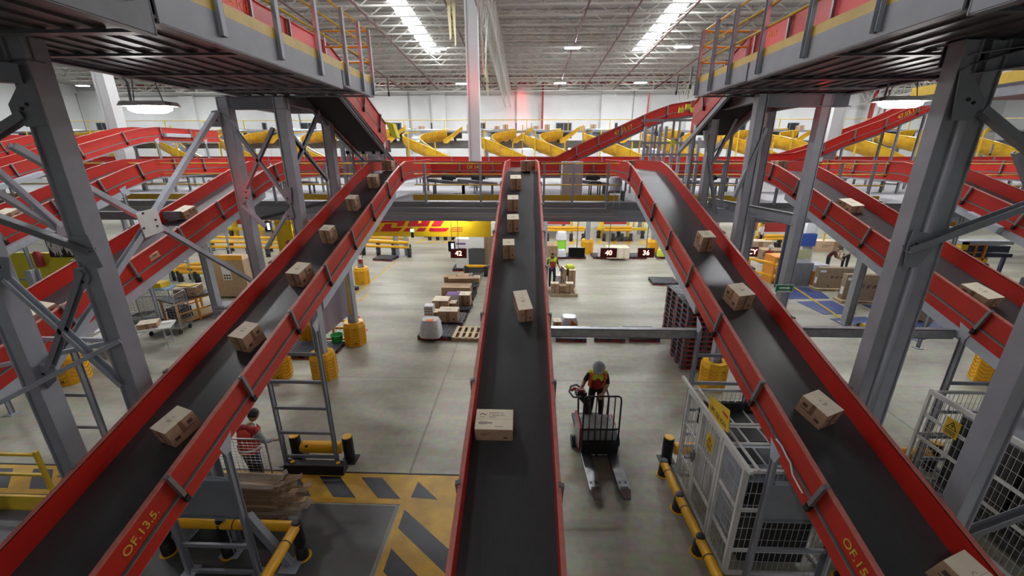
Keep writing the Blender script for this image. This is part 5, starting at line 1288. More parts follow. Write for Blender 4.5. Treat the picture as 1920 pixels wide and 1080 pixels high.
# --- exit arrow sign on the right far column
t = thing('exit_sign', 'green sign with white arrow pointing right on the right far column', 'sign', (6.42, 9.74, 2.8), world=True)
c0 = atY(1471, 541, 9.72); w_, h_ = .44, .2
m = MB().use(PAPER); m.mm((c0.x - w_ / 2, 9.725, c0.z - h_ / 2), (c0.x + w_ / 2, 9.735, c0.z + h_ / 2)); m.build('border', None, t); m = MB().use(SIGNG); m.mm((c0.x - w_ / 2 + .015, 9.72, c0.z - h_ / 2 + .015), (c0.x + w_ / 2 - .015, 9.726, c0.z + h_ / 2 - .015)); m.build('panel', None, t)
m = MB().use(PAPER); z = c0.z + .015; m.mm((c0.x - .13, 9.716, z - .02), (c0.x + .08, 9.721, z + .02)); m.prism([(c0.x + .07, 9.716, z - .045), (c0.x + .14, 9.716, z), (c0.x + .07, 9.716, z + .045)], (0, .005, 0)); m.build('arrow', None, t, label='white arrow'); m = MB().use(PAPER); m.mm((c0.x - .16, 9.716, c0.z - .075), (c0.x + .16, 9.721, c0.z - .06)); m.build('caption_strip', None, t)
# --- pillar foot with posters, kiosk panels
t = thing('pillar_wrap', 'dark padded wrap with emblem board around the foot of the white pillar', 'padding', (-2.47, 20, 0), world=True)
m = MB().use(mat('pad_dark', (.07, .07, .075), .7)); m.mm((-2.9, 20.1, .2), (-2.05, 20.18, 1.45)); m.build('pad', None, t)
m = MB().use(PAPER); m.mm((-2.86, 20.12, 1.5), (-2.1, 20.18, 3.35)); m.build('board', None, t); m = MB().use(INKG)
m.mm((-2.8, 20.11, 2.9), (-2.76, 20.12, 3.3)); m.mm((-2.2, 20.11, 2.9), (-2.16, 20.12, 3.3)); m.mm((-2.8, 20.11, 2.88), (-2.16, 20.12, 2.92)); m.build('print', None, t); text_obj('lettering', '3S/', .34, frame((-2.48, 20.11, 3.12), (1, 0, 0), (0, 0, 1)), INKG, t)
p = atz(868, 508); t = thing('boxed_appliance', 'tall white box with dark print standing on a pallet under the 42 sign', 'box', (p.x, p.y, 0), world=True)
m = MB().use(PAPER); m.mm((p.x - .35, p.y, .16), (p.x + .45, p.y + .6, 1.75)); m.build('body', None, t, bevel=.01); m = MB().use(PURPLE); m.mm((p.x - .3, p.y - .006, 1.45), (p.x + .2, p.y, 1.54)); m.mm((p.x - .2, p.y - .006, 1.2), (p.x + .18, p.y, 1.26)); m.build('print', None, t)
place(pb, USED, (p.x + .05, p.y + .4, 0), 0, 'black pallet under the tall white box by the white pillar', GP)
p = atz(884, 505); t = thing('dark_carton', 'dark purple carton between the tall white box and the pillar', 'carton', (p.x, p.y, 0), world=True); m = MB().use(PURPLE); m.mm((p.x - .05, p.y + .1, .2), (p.x + .3, p.y + .5, 1.3)); m.build('body', None, t, bevel=.01); m = MB().use(PAPER); m.mm((p.x, p.y + .095, .8), (p.x + .2, p.y + .1, .95)); m.build('paper_label', None, t)
for px, lb, sz in (((881, 486), 'wide brown carton behind the 42 sign', (1.2, .6, .9)), ((865, 482), 'orange and white carton above the 42 sign', (.8, .6, 1.1)), ((914, 495), 'brown carton between the pillar and the central belt', (.8, .6, 1.7))):
    p = atz(*px); o = place(cD, USED, tuple(p), 0, lb, 'cartons by the pillar'); o.scale = (sz[0] / .34, sz[1] / .42, sz[2] / .34)
# ================================================================== cages, truck, work tables
def mesh_panel(t, p, q, z0, z1, name='mesh_panel', step=.08, hstep=.21, bars=(), fr=.045, mt=WHITE):
    """framed wire panel from p to q (plan points)"""
    p, q = Vector((*p, 0)), Vector((*q, 0)); d = (q - p).normalized(); L = (q - p).length; up = Vector((0, 0, 1))
    m = MB().use(mt)
    for c in (p + d * fr / 2, q - d * fr / 2): m.bar(c + up * z0, c + up * z1, fr, fr, d)
    for z in (z0 + fr / 2, z1 - fr / 2): m.bar(p + d * fr + up * z, q - d * fr + up * z, fr, fr)
    f_ = m.build(name, None, t)
    m = MB().use(mat('wire', (.5, .5, .5), .4, .4))
    n = int((L - 2 * fr) / step)
    for k in range(1, n): c = p + d * (fr + k * step); m.bar(c + up * (z0 + fr), c + up * (z1 - fr), .006, .006, d)
    z = z0 + fr
    while z < z1 - fr: m.bar(p + d * fr + up * z, q - d * fr + up * z, .0055, .0055); z += hstep
    m.build('wire_mesh', None, f_)
    for z in bars:
        m = MB().use(WHITE); m.bar(p + d * fr + up * z, q - d * fr + up * z, .02, .06)
        for k in range(int(L / .05)): m.bar(p + d * (fr + k * .05) + up * (z - .025), p + d * (fr + k * .05 + .03) + up * (z + .03), .028, .01)
        m.build('stiffener', None, f_)
    return f_
def hazard(t, c, x, y, s_=.2):
    M = frame(c, x, y); m = MB().use(YELS)
    def P(u, v, w=0.): return M @ Vector((u * s_, v * s_, w))
    m.prism([P(-.5, -.65), P(.5, -.65), P(.5, .65), P(-.5, .65)], M.to_3x3() @ Vector((0, 0, .004))); o = m.build('hazard_plate', None, t, label='yellow high voltage plate')
    m = MB().use(TXTBLK); e = M.to_3x3() @ Vector((0, 0, .002))
    tri = [(-.38, -.1), (.38, -.1), (0, .5)]
    for i in range(3):
        a, b = Vector((*tri[i], 0)), Vector((*tri[(i + 1) % 3], 0)); n = Vector((-(b - a).y, (b - a).x, 0)).normalized() * .05
        m.prism([P(a.x, a.y, .005), P(b.x, b.y, .005), P((b + n).x, (b + n).y, .005), P((a + n).x, (a + n).y, .005)], e)
    m.prism([P(.06, .36, .005), P(-.1, .12, .005), P(.02, .14, .005), P(-.05, -.04, .005), P(.13, .2, .005), P(.02, .19, .005)], e)
    for k in range(3): m.prism([P(-.36, -.28 - .12 * k, .005), P(.36, -.28 - .12 * k, .005), P(.36, -.22 - .12 * k, .005), P(-.36, -.22 - .12 * k, .005)], e)
    m.build('symbol', None, o)
cg = thing('mesh_cage', 'white wire mesh cage with yellow sign reading UPS 225 KVA beside the low yellow rail', 'cage', (3.8, 5.5, 0), world=True)
X0, X1, Y0, Y1 = 3.02, 4.5, 4.55, 6.55
for a, b in ((Y1, 5.95), (5.93, 5.2), (5.16, Y0)):
    mesh_panel(cg, (X0, a), (X0, b), .03, 1.95, bars=(.55, 1.25))
mesh_panel(cg, (X0, Y0), (X1, Y0), .03, 1.95, bars=(.5, 1.25)); mesh_panel(cg, (X1, Y0), (X1, Y1), .03, 1.95, bars=(.7,)); mesh_panel(cg, (X0, Y1), (X1, Y1), .03, 1.95, bars=(.7, 1.25))
m = MB().use(WHITE); m.bar((X0, Y1 + .35, 1.99), (X0, Y0 - .12, 1.99), .05, .05); m.build('top_rail', None, cg)
m = MB().use(WHITE); m.bar((X0 + .14, Y1, 1.98), (X0 + .14, Y0 - .05, 1.98), .03, .03); m.build('top_rail', None, cg)
m = MB().use(STEEL); m.lathe([(.05, -.08), (.055, -.04), (.055, .04), (.05, .08)], (X0 - .04, 5.95, 1.0), 12); m.mm((X0 - .06, 5.93, .85), (X0 - .03, 5.97, 1.1)); m.build('lock', None, cg, smooth=True)
hazard(cg, (X0 - .024, 5.52, 1.6), (0, -1, 0), (0, 0, 1), .22)
# sign plate, leaning on the top rail
so = [atX(x, y, 3.06) for x, y in ((1331, 740), (1328, 786), (1367, 812), (1370, 770))]
m = MB().use(YELS); m.prism([(X0 + .03, q.y, q.z) for q in so], (.006, 0, 0)); sg_ = m.build('sign_plate', None, cg, label='yellow sign')
ctr = (so[0] + so[1] + so[2] + so[3]) / 4; xd = so[3] - so[0]; M = frame((X0 + .028, ctr.y, ctr.z - .04), (0, xd.y, 0), (0, 0, 1))
text_obj('lettering', 'UPS 225 KVA', .115, M, TXTBLK, sg_, .001, sx=.82); M = frame((X0 + .028, ctr.y - .2, ctr.z + .13), (0, xd.y, 0), (0, 0, 1)); m = MB().use(mat('sign_red', (.5, .02, .02), .6)); c_ = M.translation; m.mm((c_.x - .003, c_.y - .08, c_.z - .02), (c_.x, c_.y + .08, c_.z + .02)); m.build('red_mark', None, sg_)
# power units inside the cage
t = thing('power_cabinet', 'white power cabinets with black square vents inside the first mesh cage', 'cabinet', (3.8, 5.6, 0), world=True)
for k in range(3):
    y = 5.0 + .5 * k
    m = MB().use(WHITE if k else GREYL); m.mm((3.25, y, .1), (4.3, y + .47, 1.6)); c_ = m.build('cabinet_body', None, t, bevel=.01)
    for i in range(3):
        m = MB().use(BLACK); m.mm((3.32 + .33 * i, y + .06, 1.6), (3.6 + .33 * i, y + .4, 1.612)); v_ = m.build('vent', None, c_)
m = MB().use(BLACKM); m.tube((3.4, 4.85, 1.2), (4.2, 4.85, 1.2), .18, 14); m.mm((3.3, 4.7, .1), (4.25, 5.0, 1.05)); m.build('battery_case', None, t)
m = MB().use(BLACKM)
for k in range(9): m.mm((3.2 + .13 * k, 6.4, 1.3), (3.3 + .13 * k, 6.48, 1.75))
m.build('rear_louvres', None, t)
# second and third cages
cg2 = thing('mesh_cage', 'white wire mesh cage with yellow hazard plate between OF.15.5 belt and right columns', 'cage', (8, 5, 0), world=True)
X2 = 7.24
def P2(x, y): p = atX(x, y, X2); return p
yA, yB, yC, yD = 6.54, 5.55, 5.4, 4.0
mesh_panel(cg2, (X2, yA), (X2, yB), .03, 2.0, bars=(1.1, 1.55)); mesh_panel(cg2, (X2, yC), (X2, yD), .03, 2.0, bars=(.8, 1.3)); mesh_panel(cg2, (X2, yD), (X2, 2.6), .03, 2.0, bars=(.8, 1.3))
mesh_panel(cg2, (X2, yA), (X2 + 2.2, yA), .03, 2.0, bars=(1.1,)); mesh_panel(cg2, (X2 + 2.2, yA), (X2 + 2.2, 2.6), .03, 2.0)
m = MB().use(WHITE); m.bar((X2, yA, 2.02), (X2, 2.6, 2.02), .05, .04); m.build('top_rail', None, cg2); hazard(cg2, (X2 - .024, 6.0, 1.62), (0, -1, 0), (0, 0, 1), .24)
m = MB().use(STEEL); m.mm((X2 - .05, yB + .02, 1.0), (X2 - .02, yB + .06, 1.15)); m.build('lock', None, cg2)
t = thing('power_cabinet', 'dark ribbed power cabinets inside the right mesh cage', 'cabinet', (8.3, 5, 0), world=True)
for k in range(3):
    y = 3.2 + 1.05 * k; m = MB().use(mat('cabinet_dark', (.06, .06, .065), .5)); m.mm((7.6, y, .1), (9.1, y + .95, 1.7)); c_ = m.build('cabinet_body', None, t, bevel=.01)
    m = MB().use(GREYL); m.mm((7.6, y, 1.7), (9.1, y + .95, 1.76)); m.build('lid', None, c_); m = MB().use(BLACK)
    for i in range(10): m.mm((7.59, y + .06 + .09 * i, .3), (7.6, y + .1 + .09 * i, 1.6))
    m.build('louvres', None, c_)
# white cable draped on the OF.15.5 guard
m = MB().use(PAPER); pts = [atX(x, y, 3.19) for x, y in ((1455, 823), (1466, 836), (1475, 856), (1482, 868), (1486, 890), (1494, 905), (1505, 925))]; m.pipe(pts, .01, 6)
tag(m.build('cable', smooth=True), 'white cable draped along the outer guard of the OF.15.5 belt', 'cable')
# ------------------------------------------------------------------ pallet truck
tk = thing('pallet_truck', 'black and red electric pallet truck with long steel forks, ridden by the helmeted worker', 'pallet truck', (1.56, 6.93, 0), R(2.5)); tk.scale = (1.02, 1.02, 1.02)
STEELB = mat('fork_steel', (.2, .2, .205), .3, .85, .3, 8)
for s_ in (-1, 1):
    m = MB().use(STEELB); x = s_ * .265
    m.add([(x - .105, 0, .1), (x + .105, 0, .1), (x + .105, 0, .17), (x - .105, 0, .17), (x - .105, -.95, .1), (x + .105, -.95, .1), (x + .105, -.95, .17), (x - .105, -.95, .17),
           (x - .06, -1.13, .1), (x + .06, -1.13, .1), (x + .06, -1.13, .13), (x - .06, -1.13, .13)],
          [(0, 1, 2, 3), (3, 2, 6, 7), (0, 4, 5, 1), (1, 5, 6, 2), (0, 3, 7, 4), (7, 6, 10, 11), (4, 8, 9, 5), (5, 9, 10, 6), (4, 7, 11, 8), (8, 11, 10, 9)])
    f_ = m.build('fork', None, tk, bevel=.008)
    m = MB().use(BLACK); m.mm((x - .075, -.95, .165), (x + .075, -.89, .172)); m.mm((x - .075, -.82, .165), (x - .03, -.76, .172)); m.mm((x + .03, -.82, .165), (x + .075, -.76, .172)); m.build('slot', None, f_)
    m = MB().use(BLACK); m.tube((x - .05, -.9, .05), (x + .05, -.9, .05), .05, 12); m.build('load_wheel', None, f_, smooth=True)
m = MB().use(BLACK); m.mm((-.37, -.02, .08), (.37, .06, .42)); hb_ = m.build('heel_plate', None, tk, bevel=.01)
m = MB().use(GREYL)
for x0, x1 in ((-.32, -.22), (-.2, -.08), (-.03, .07), (.09, .2)): m.mm((x0, -.024, .11), (x1, -.02, .15))
m.build('marking_strip', None, hb_)
m = MB().use(BLACK)
m.pipe([(-.36, .0, .2), (-.36, .02, 1.36), (-.345, .022, 1.43), (-.3, .022, 1.46), (.3, .022, 1.46), (.345, .022, 1.43), (.36, .02, 1.36), (.36, 0, .2)], .018, 8)
for k in range(5): x = -.24 + .12 * k; m.pipe([(x, .0, .4), (x, .02, 1.46)], .012, 6)
m.pipe([(-.36, .01, .72), (.36, .01, .72)], .014, 6); m.build('load_backrest', None, tk, smooth=True)
m = MB().use(mat('truck_grey', (.14, .145, .15), .45, 0, .2, 8)); m.mm((-.36, .08, .1), (.36, .6, .64)); bd = m.build('battery_box', None, tk, bevel=.025)
m = MB().use(mat('truck_light', (.36, .37, .37), .5, 0, .2, 8)); m.mm((-.33, .1, .64), (.33, .58, .66)); m.mm((-.35, .06, .3), (-.1, .08, .62)); m.mm((-.07, .06, .3), (.1, .08, .62)); m.mm((.13, .06, .3), (.34, .08, .62)); m.build('lid', None, bd, bevel=.006, label='paler lid and panel')
m = MB().use(mat('truck_red', (.42, .02, .03), .35)); m.mm((-.4, .1, .6), (-.35, .72, .68)); m.mm((-.4, .1, .1), (-.36, .14, .62)); m.mm((.36, .4, .12), (.41, .72, .56)); m.mm((-.36, .62, .12), (.41, .72, .56)); m.build('red_cover', None, tk, bevel=.02, label='red edge trim'); m = MB().use(MATS['truck_light']); m.mm((-.39, .14, .12), (-.36, .7, .6)); m.build('side_panel', None, tk, bevel=.008)
for s_ in (-1, 1):
    m = MB().use(BLACK); m.tube((s_ * .46 - .04, .42, .13), (s_ * .46 + .04, .42, .13), .13, 18); m.build('caster_wheel', None, tk, smooth=True)
m = MB().use(BLACK); m.mm((-.36, .72, .1), (.36, 1.3, .2)); m.build('standing_platform', None, tk, bevel=.01)
m = MB().use(BLACK); m.tube((-.1, .66, .55), (-.2, .67, .98), .09, 12, .06); m.tube((-.18, .67, .93), (-.38, .7, 1.14), .09, 12, .07); m.box((-.3, .7, 1.1), (.2, .2, .1), R(10)); ar = m.build('tiller_arm', None, tk, smooth=True)
m = MB().use(mat('tiller_grey', (.2, .2, .21), .4)); m.pipe([(-.26, .68, 1.12), (-.36, .56, 1.09), (-.48, .56, 1.1), (-.55, .66, 1.16), (-.5, .78, 1.22), (-.38, .84, 1.22), (-.26, .76, 1.17)], .022, 8); m.build('loop_handle', None, ar, smooth=True)
m = MB().use(mat('truck_red', (.42, .02, .03), .35)); m.pipe([(-.5, .68, 1.18), (-.42, .74, 1.2)], .03, 8); m.box((-.3, .7, 1.17), (.12, .12, .08)); m.build('grip', None, ar)
m = MB().use(BLACK)
for s_ in (-1, 1): m.pipe([(s_ * .3, .75, .2), (s_ * .33, .78, .95), (s_ * .33, 1.05, 1.0)], .02, 6)
m.build('side_support', None, tk, smooth=True)
# ------------------------------------------------------------------ roll cage with flattened cardboard
rc = thing('roll_cage', 'wire roll cage holding flattened cardboard under the OF.13.5. belt', 'cart', (-4.9, 5.4, 0), world=True)
def hoop(t, p, q, z0, z1, n=9, hn=14, mt=STEEL, name='wire_side'):
    p, q = Vector((*p, 0)), Vector((*q, 0)); m = MB().use(mt); d = (q - p).normalized(); up = Vector((0, 0, 1)); r = .08
    m.pipe([p + up * z0, p + up * (z1 - r), p + d * r * .3 + up * (z1 - r * .3), p + d * r + up * z1, q - d * r + up * z1, q - d * r * .3 + up * (z1 - r * .3), q + up * (z1 - r), q + up * z0], .015, 7)
    f_ = m.build('side_frame', None, t, smooth=True); m = MB().use(mt)
    for k in range(1, n): c = p.lerp(q, k / n); m.bar(c + up * (z0 + .05), c + up * z1, .005, .005, d)
    for k in range(hn): z = z0 + .08 + (z1 - z0 - .1) * k / hn; m.bar(p + up * z, q + up * z, .006, .006)
    m.build(name, None, f_)
hoop(rc, (-5.6, 5.5), (-4.32, 5.5), .2, 1.48, 16, 20); hoop(rc, (-5.55, 5.0), (-4.75, 5.0), .2, 1.2, 9, 16); hoop(rc, (-5.6, 5.02), (-5.6, 5.48), .2, 1.5, 7, 16)
m = MB().use(STEEL); m.mm((-5.6, 5.0, .16), (-4.32, 5.5, .2)); m.build('base_frame', None, rc)
for x in (-5.5, -4.4):
    for y in (5.08, 5.42): m = MB().use(BLACK); m.tube((x - .02, y, .07), (x + .02, y, .07), .07, 12); m.mm((x - .03, y - .03, .07), (x + .03, y + .03, .17)); m.build('caster', None, rc)
rr = random.Random(3)
for k in range(12):
    z = .24 + .058 * k; x1 = -3.85 + rr.uniform(-.3, .15); t = thing('flattened_carton', 'flattened cardboard sheet bundled in the roll cage, sheet %d from the bottom of the pile' % (k + 1), 'cardboard', (-4.7, 5.6, z), group='flattened cartons in the roll cage', world=True)
    dz = rr.uniform(-.01, .02); mt_ = rr.choice((CARD, CARDD, mat('cardboard_grey', (.36, .3, .23), .8, 0, .2, 6)))
    ya, yb = 5.03 + rr.uniform(0, .06), 5.45 - rr.uniform(0, .06)
    m = MB().use(mt_)
    m.grid(lambda u, v: Vector((-5.5 + (x1 + 5.5) * u, ya + (yb - ya) * v, z + dz + .02 * math.sin(u * 5 + k) + .035 * math.sin(v * 3.1 * (1 + k % 3)) + (u ** 8) * rr.uniform(-.02, .035))), 10, 6)
    o = m.build('sheet', None, t, fix=False); sd = o.modifiers.new('s', 'SOLIDIFY'); sd.thickness = .03
    m = MB().use(mt_)
    for q in range(3): y = ya + (yb - ya) * rr.random(); m.bar((x1 - .05, y, z + dz), (x1 + rr.uniform(.03, .14), y + rr.uniform(-.1, .1), z + rr.uniform(-.03, .05)), .12, .012)
    m.build('torn_edge', None, t)
# ------------------------------------------------------------------ yellow stair rail at the lower left
t = thing('stair_rail', 'yellow square-tube railing and stringer at the lower left corner', 'railing', (-7.6, 5, 0), world=True)
Y_ = 4.9
a = atY(66, 847, Y_); b = atY(104, 922, Y_)
m = MB().use(YEL); m.bar(a, (a.x, Y_, .75), .05, .05, (0, 1, 0)); m.build('post', None, t)
m = MB().use(YEL); m.bar((a.x, Y_, a.z - .06), (a.x - 2, Y_, a.z - .06), .04, .04); m.build('rail', None, t)
c_ = atY(66, 890, Y_); m = MB().use(YEL); m.bar((a.x, Y_, c_.z), (a.x - 2, Y_, c_.z), .04, .04); m.build('rail', None, t)
d_ = atY(0, 928, Y_ - .1); m = MB().use(YEL); m.mm((a.x - 2, Y_ - .12, d_.z - .28), (a.x + .5, Y_ - .08, d_.z)); m.build('stringer', None, t)
m = MB().use(YEL); e_ = atY(0, 925, Y_); m.bar((e_.x + .02, Y_, .2), (e_.x - .25, Y_, c_.z), .05, .05, (0, 1, 0)); m.build('post', None, t)
m = MB().use(GREYD); m.mm((a.x - 2, Y_ - 1.2, .3), (a.x + .4, Y_ - .14, .62)); m.build('tread', None, t)
# ------------------------------------------------------------------ work tables and carts at the left
t = thing('folding_table', 'white folding table behind the left tower with a carton on it', 'table', (-12, 12, 0), world=True)
c4 = [atz(x, y, .74) for x, y in ((205, 640), (232, 606), (312, 596), (262, 628))]; cx_ = sum((c for c in c4), Vector()) / 4
M = Matrix.Rotation(R(28), 4, 'Z'); base = Vector((cx_.x, cx_.y, 0))
def LT(x, y, z): return base + (M @ Vector((x, y, z)))
m = MB().use(WHITE); m.prism([LT(-.95, -.38, .71), LT(.95, -.38, .71), LT(.95, .38, .71), LT(-.95, .38, .71)], (0, 0, .04)); m.build('table_top', None, t)
for x in (-.75, .75):
    for y in (-.3, .3):
        m = MB().use(GREYL); m.tube(LT(x, y, .71), LT(x * 1.02, y, 0), .016, 7); m.build('leg', None, t)
o = place(cB, USED, tuple(LT(.35, 0, .752)), R(30), 'flat brown carton on the white folding table', 'cartons on work tables'); o.scale = (1.5, 1.1, .5)
t = thing('paper_stack', 'loose white papers on the folding table', 'papers', tuple(LT(.6, .1, .752)), world=True); m = MB().use(PAPER); m.prism([LT(.62, .05, .751), LT(.9, .05, .751), LT(.9, .3, .751), LT(.62, .3, .751)], (0, 0, .03)); m.build('sheets', None, t)
t = thing('wire_basket', 'white wire basket with papers beyond the folding table', 'basket', tuple(atz(185, 640, .2)), world=True)
p = atz(180, 640, .4); m = MB().use(WHITE); m.mm((p.x - .5, p.y - .3, .3), (p.x + .5, p.y + .3, .34)); m.build('bottom', None, t); m = MB().use(WHITE)
for k in range(14): m.mm((p.x - .5 + .075 * k, p.y - .3, .34), (p.x - .49 + .075 * k, p.y - .29, .8)); m.mm((p.x - .5 + .075 * k, p.y + .29, .34), (p.x - .49 + .075 * k, p.y + .3, .8))
m.mm((p.x - .5, p.y - .31, .78), (p.x + .5, p.y - .28, .81)); m.mm((p.x - .5, p.y + .28, .78), (p.x + .5, p.y + .31, .81)); m.build('wire_side', None, t); m = MB().use(PAPER); m.mm((p.x - .3, p.y - .25, .8), (p.x + .35, p.y + .2, .88)); m.build('papers', None, t)
t = thing('workbench', 'orange-framed workbench with dark top and a carton with yellow envelope', 'workbench', tuple(atz(372, 610)), world=True)
q = atz(340, 612); r_ = atz(412, 588); hz = (r_ - q); hz.z = 0; Lb = hz.length; hz.normalize(); nn = Vector((-hz.y, hz.x, 0)); hb2 = .95
def WB(u, v, z): return q + hz * u + nn * v + Vector((0, 0, z))
m = MB().use(mat('bench_top', (.05, .052, .06), .5)); m.prism([WB(-.1, -.05, hb2 - .05), WB(Lb, -.05, hb2 - .05), WB(Lb, 1.0, hb2 - .05), WB(-.1, 1.0, hb2 - .05)], (0, 0, .05)); m.build('bench_top', None, t, label='dark grey top')
m = MB().use(ORANGE)
for u in (0, Lb * .5, Lb - .05):
    for v in (0, .92): m.bar(WB(u, v, 0), WB(u, v, hb2 - .05), .06, .06, hz)
for z in (.12, .45, hb2 - .09):
    for v in (0, .92): m.bar(WB(0, v, z), WB(Lb - .05, v, z), .05, .05)
m.build('bench_frame', None, t, label='orange frame'); m = MB().use(mat('bench_shelf', (.5, .36, .16), .6)); m.prism([WB(0, 0, .13), WB(Lb, 0, .13), WB(Lb, .92, .13), WB(0, .92, .13)], (0, 0, .02)); m.build('shelf', None, t); m = MB().use(BLACKM); m.prism([WB(.05, .3, .16), WB(Lb * .45, .3, .16), WB(Lb * .45, .8, .16), WB(.05, .8, .16)], (0, 0, .4)); m.build('bin', None, t)
p = WB(Lb * .55, .45, hb2 + .002); o = place(cB, USED, tuple(p), R(18), 'brown carton standing on the orange-framed workbench', 'cartons on work tables'); o.scale = (2.2, 1.4, 1.0)
t = thing('envelope', 'yellow courier envelope lying on the carton on the workbench', 'envelope', tuple(p + Vector((0, 0, .35))), world=True); m = MB().use(YELS); m.prism([p + Vector((-.35, -.15, .352)), p + Vector((.25, -.2, .352)), p + Vector((.32, .15, .352)), p + Vector((-.3, .2, .352))], (0, 0, .02)); m.build('sleeve', None, t)
def wcart(label, px, rz, L=1.0, W_=.6, h=1.5, z0=.25):
    p = atz(*px); t = thing('wire_cart', label, 'cart', (p.x, p.y, 0), R(rz)); 
    for a_, b_ in (((-L / 2, -W_ / 2), (L / 2, -W_ / 2)), ((-L / 2, W_ / 2), (L / 2, W_ / 2)), ((-L / 2, -W_ / 2), (-L / 2, W_ / 2)), ((L / 2, -W_ / 2), (L / 2, W_ / 2))): hoop(t, a_, b_, z0, h, 10, 10)
    m = MB().use(STEEL); m.mm((-L / 2, -W_ / 2, z0 - .03), (L / 2, W_ / 2, z0)); m.build('base_frame', None, t)
    for x in (-L / 2 + .08, L / 2 - .08):
        for y in (-W_ / 2 + .08, W_ / 2 - .08): m = MB().use(BLACK); m.tube((x - .02, y, .08), (x + .02, y, .08), .08, 10); m.mm((x - .015, y - .015, .08), (x + .015, y + .015, z0)); m.build('caster', None, t)
    return t
wcart('steel wire cart with small yellow box beside the orange-framed workbench', (322, 622), 10, 1.1, .7, 1.45)
wcart('steel wire cart behind the folding table', (285, 600), 10, 1.2, .7, 1.4)
wcart('steel wire cart furthest left behind the braced tower', (262, 600), 12, 1.0, .7, 1.3)
p = atz(322, 612); t = thing('parts_box', 'small yellow box with blue base on the wire cart', 'box', (p.x, p.y, 1.47), world=True); m = MB().use(YELS); m.mm((p.x - .2, p.y - .2, 1.53), (p.x + .2, p.y + .2, 1.72)); m.build('body', None, t, bevel=.01); m = MB().use(mat('light_blue', (.25, .45, .65), .5)); m.mm((p.x - .35, p.y - .25, 1.47), (p.x + .35, p.y + .25, 1.53)); m.build('tray', None, t)
p = atz(432, 560); t = thing('bulk_carton', 'big brown bulk carton with white shipping label behind the OF.13.5. belt', 'carton', (p.x, p.y, 0), world=True)
m = MB().use(CARD); m.mm((p.x - .75, p.y, .1), (p.x + .9, p.y + 1.1, 1.75)); m.build('body', None, t, bevel=.01); m = MB().use(PAPER); m.mm((p.x - .1, p.y - .006, .85), (p.x + .28, p.y, 1.5)); l_ = m.build('shipping_label', None, t); m = MB().use(INK)
for i in range(3):
    for j in range(2): m.mm((p.x - .06 + .11 * i, p.y - .009, .9 + .12 * j), (p.x + .02 + .11 * i, p.y - .006, .98 + .12 * j))
m.build('print', None, l_); m = MB().use(mat('hazard_orange', (.75, .35, .02), .6)); m.mm((p.x - .75, p.y - .01, 1.75), (p.x + .9, p.y + .02, 1.95)); hz_ = m.build('hazard_band', None, t, label='orange band with dark stripes'); m = MB().use(TXTBLK)
for k in range(4): m.prism([(p.x - .7 + .12 * k, p.y - .014, 1.76), (p.x - .64 + .12 * k, p.y - .014, 1.76), (p.x - .58 + .12 * k, p.y - .014, 1.94), (p.x - .64 + .12 * k, p.y - .014, 1.94)], (0, .004, 0))
m.build('stripes', None, hz_)
t = thing('steel_crate', 'stacked grey steel trays at the foot of the bulk carton', 'crate', tuple(atz(436, 585)), world=True); p = atz(436, 588)
for k in range(3): m = MB().use(GREYL); m.mm((p.x - .5, p.y - .3, .05 + .14 * k), (p.x + .5, p.y + .3, .15 + .14 * k)); m.build('tray', None, t, bevel=.01)
# lime wall with graffiti panel far left
t = thing('lime_partition', 'lime yellow partition with a black panel of white graffiti lettering', 'partition', tuple(atY(80, 520, 13.2)), world=True)
a = atY(-10, 540, 13.2); b = atY(146, 450, 13.2); m = MB().use(WALLY); m.mm((a.x - 2, 13.2, 0), (b.x, 13.3, 2.75)); m.build('panel', None, t); c = atY(96, 482, 13.19); d = atY(126, 452, 13.19); m = MB().use(BLACKM); m.mm((c.x, 13.17, c.z), (d.x + .3, 13.2, d.z + .3)); g_ = m.build('graffiti_panel', None, t)
gr = random.Random(12); m = MB().use(PAPER)
for k in range(26):
    x = c.x + .1 + k * (d.x + .2 - c.x) / 26; z = (c.z + d.z) / 2 + .1 + gr.uniform(-.1, .1); pts = [(x, 13.165, z)]
    for q in range(4): pts.append((pts[-1][0] + gr.uniform(-.07, .1), 13.165, z + (-1) ** q * gr.uniform(.05, .28)))
    m.pipe(pts, .012, 4)
m.build('graffiti', None, g_, label='white scribbled graffiti')
p = atY(72, 484, 13.0); t = thing('fire_extinguisher', 'red fire extinguisher on the lime partition', 'fire extinguisher', tuple(p), world=True); m = MB().use(PIPE); m.lathe([(.11, -.3), (.12, -.27), (.12, .15), (.05, .25)], p, 12); m.build('cylinder', None, t, smooth=True)
m = MB(); 
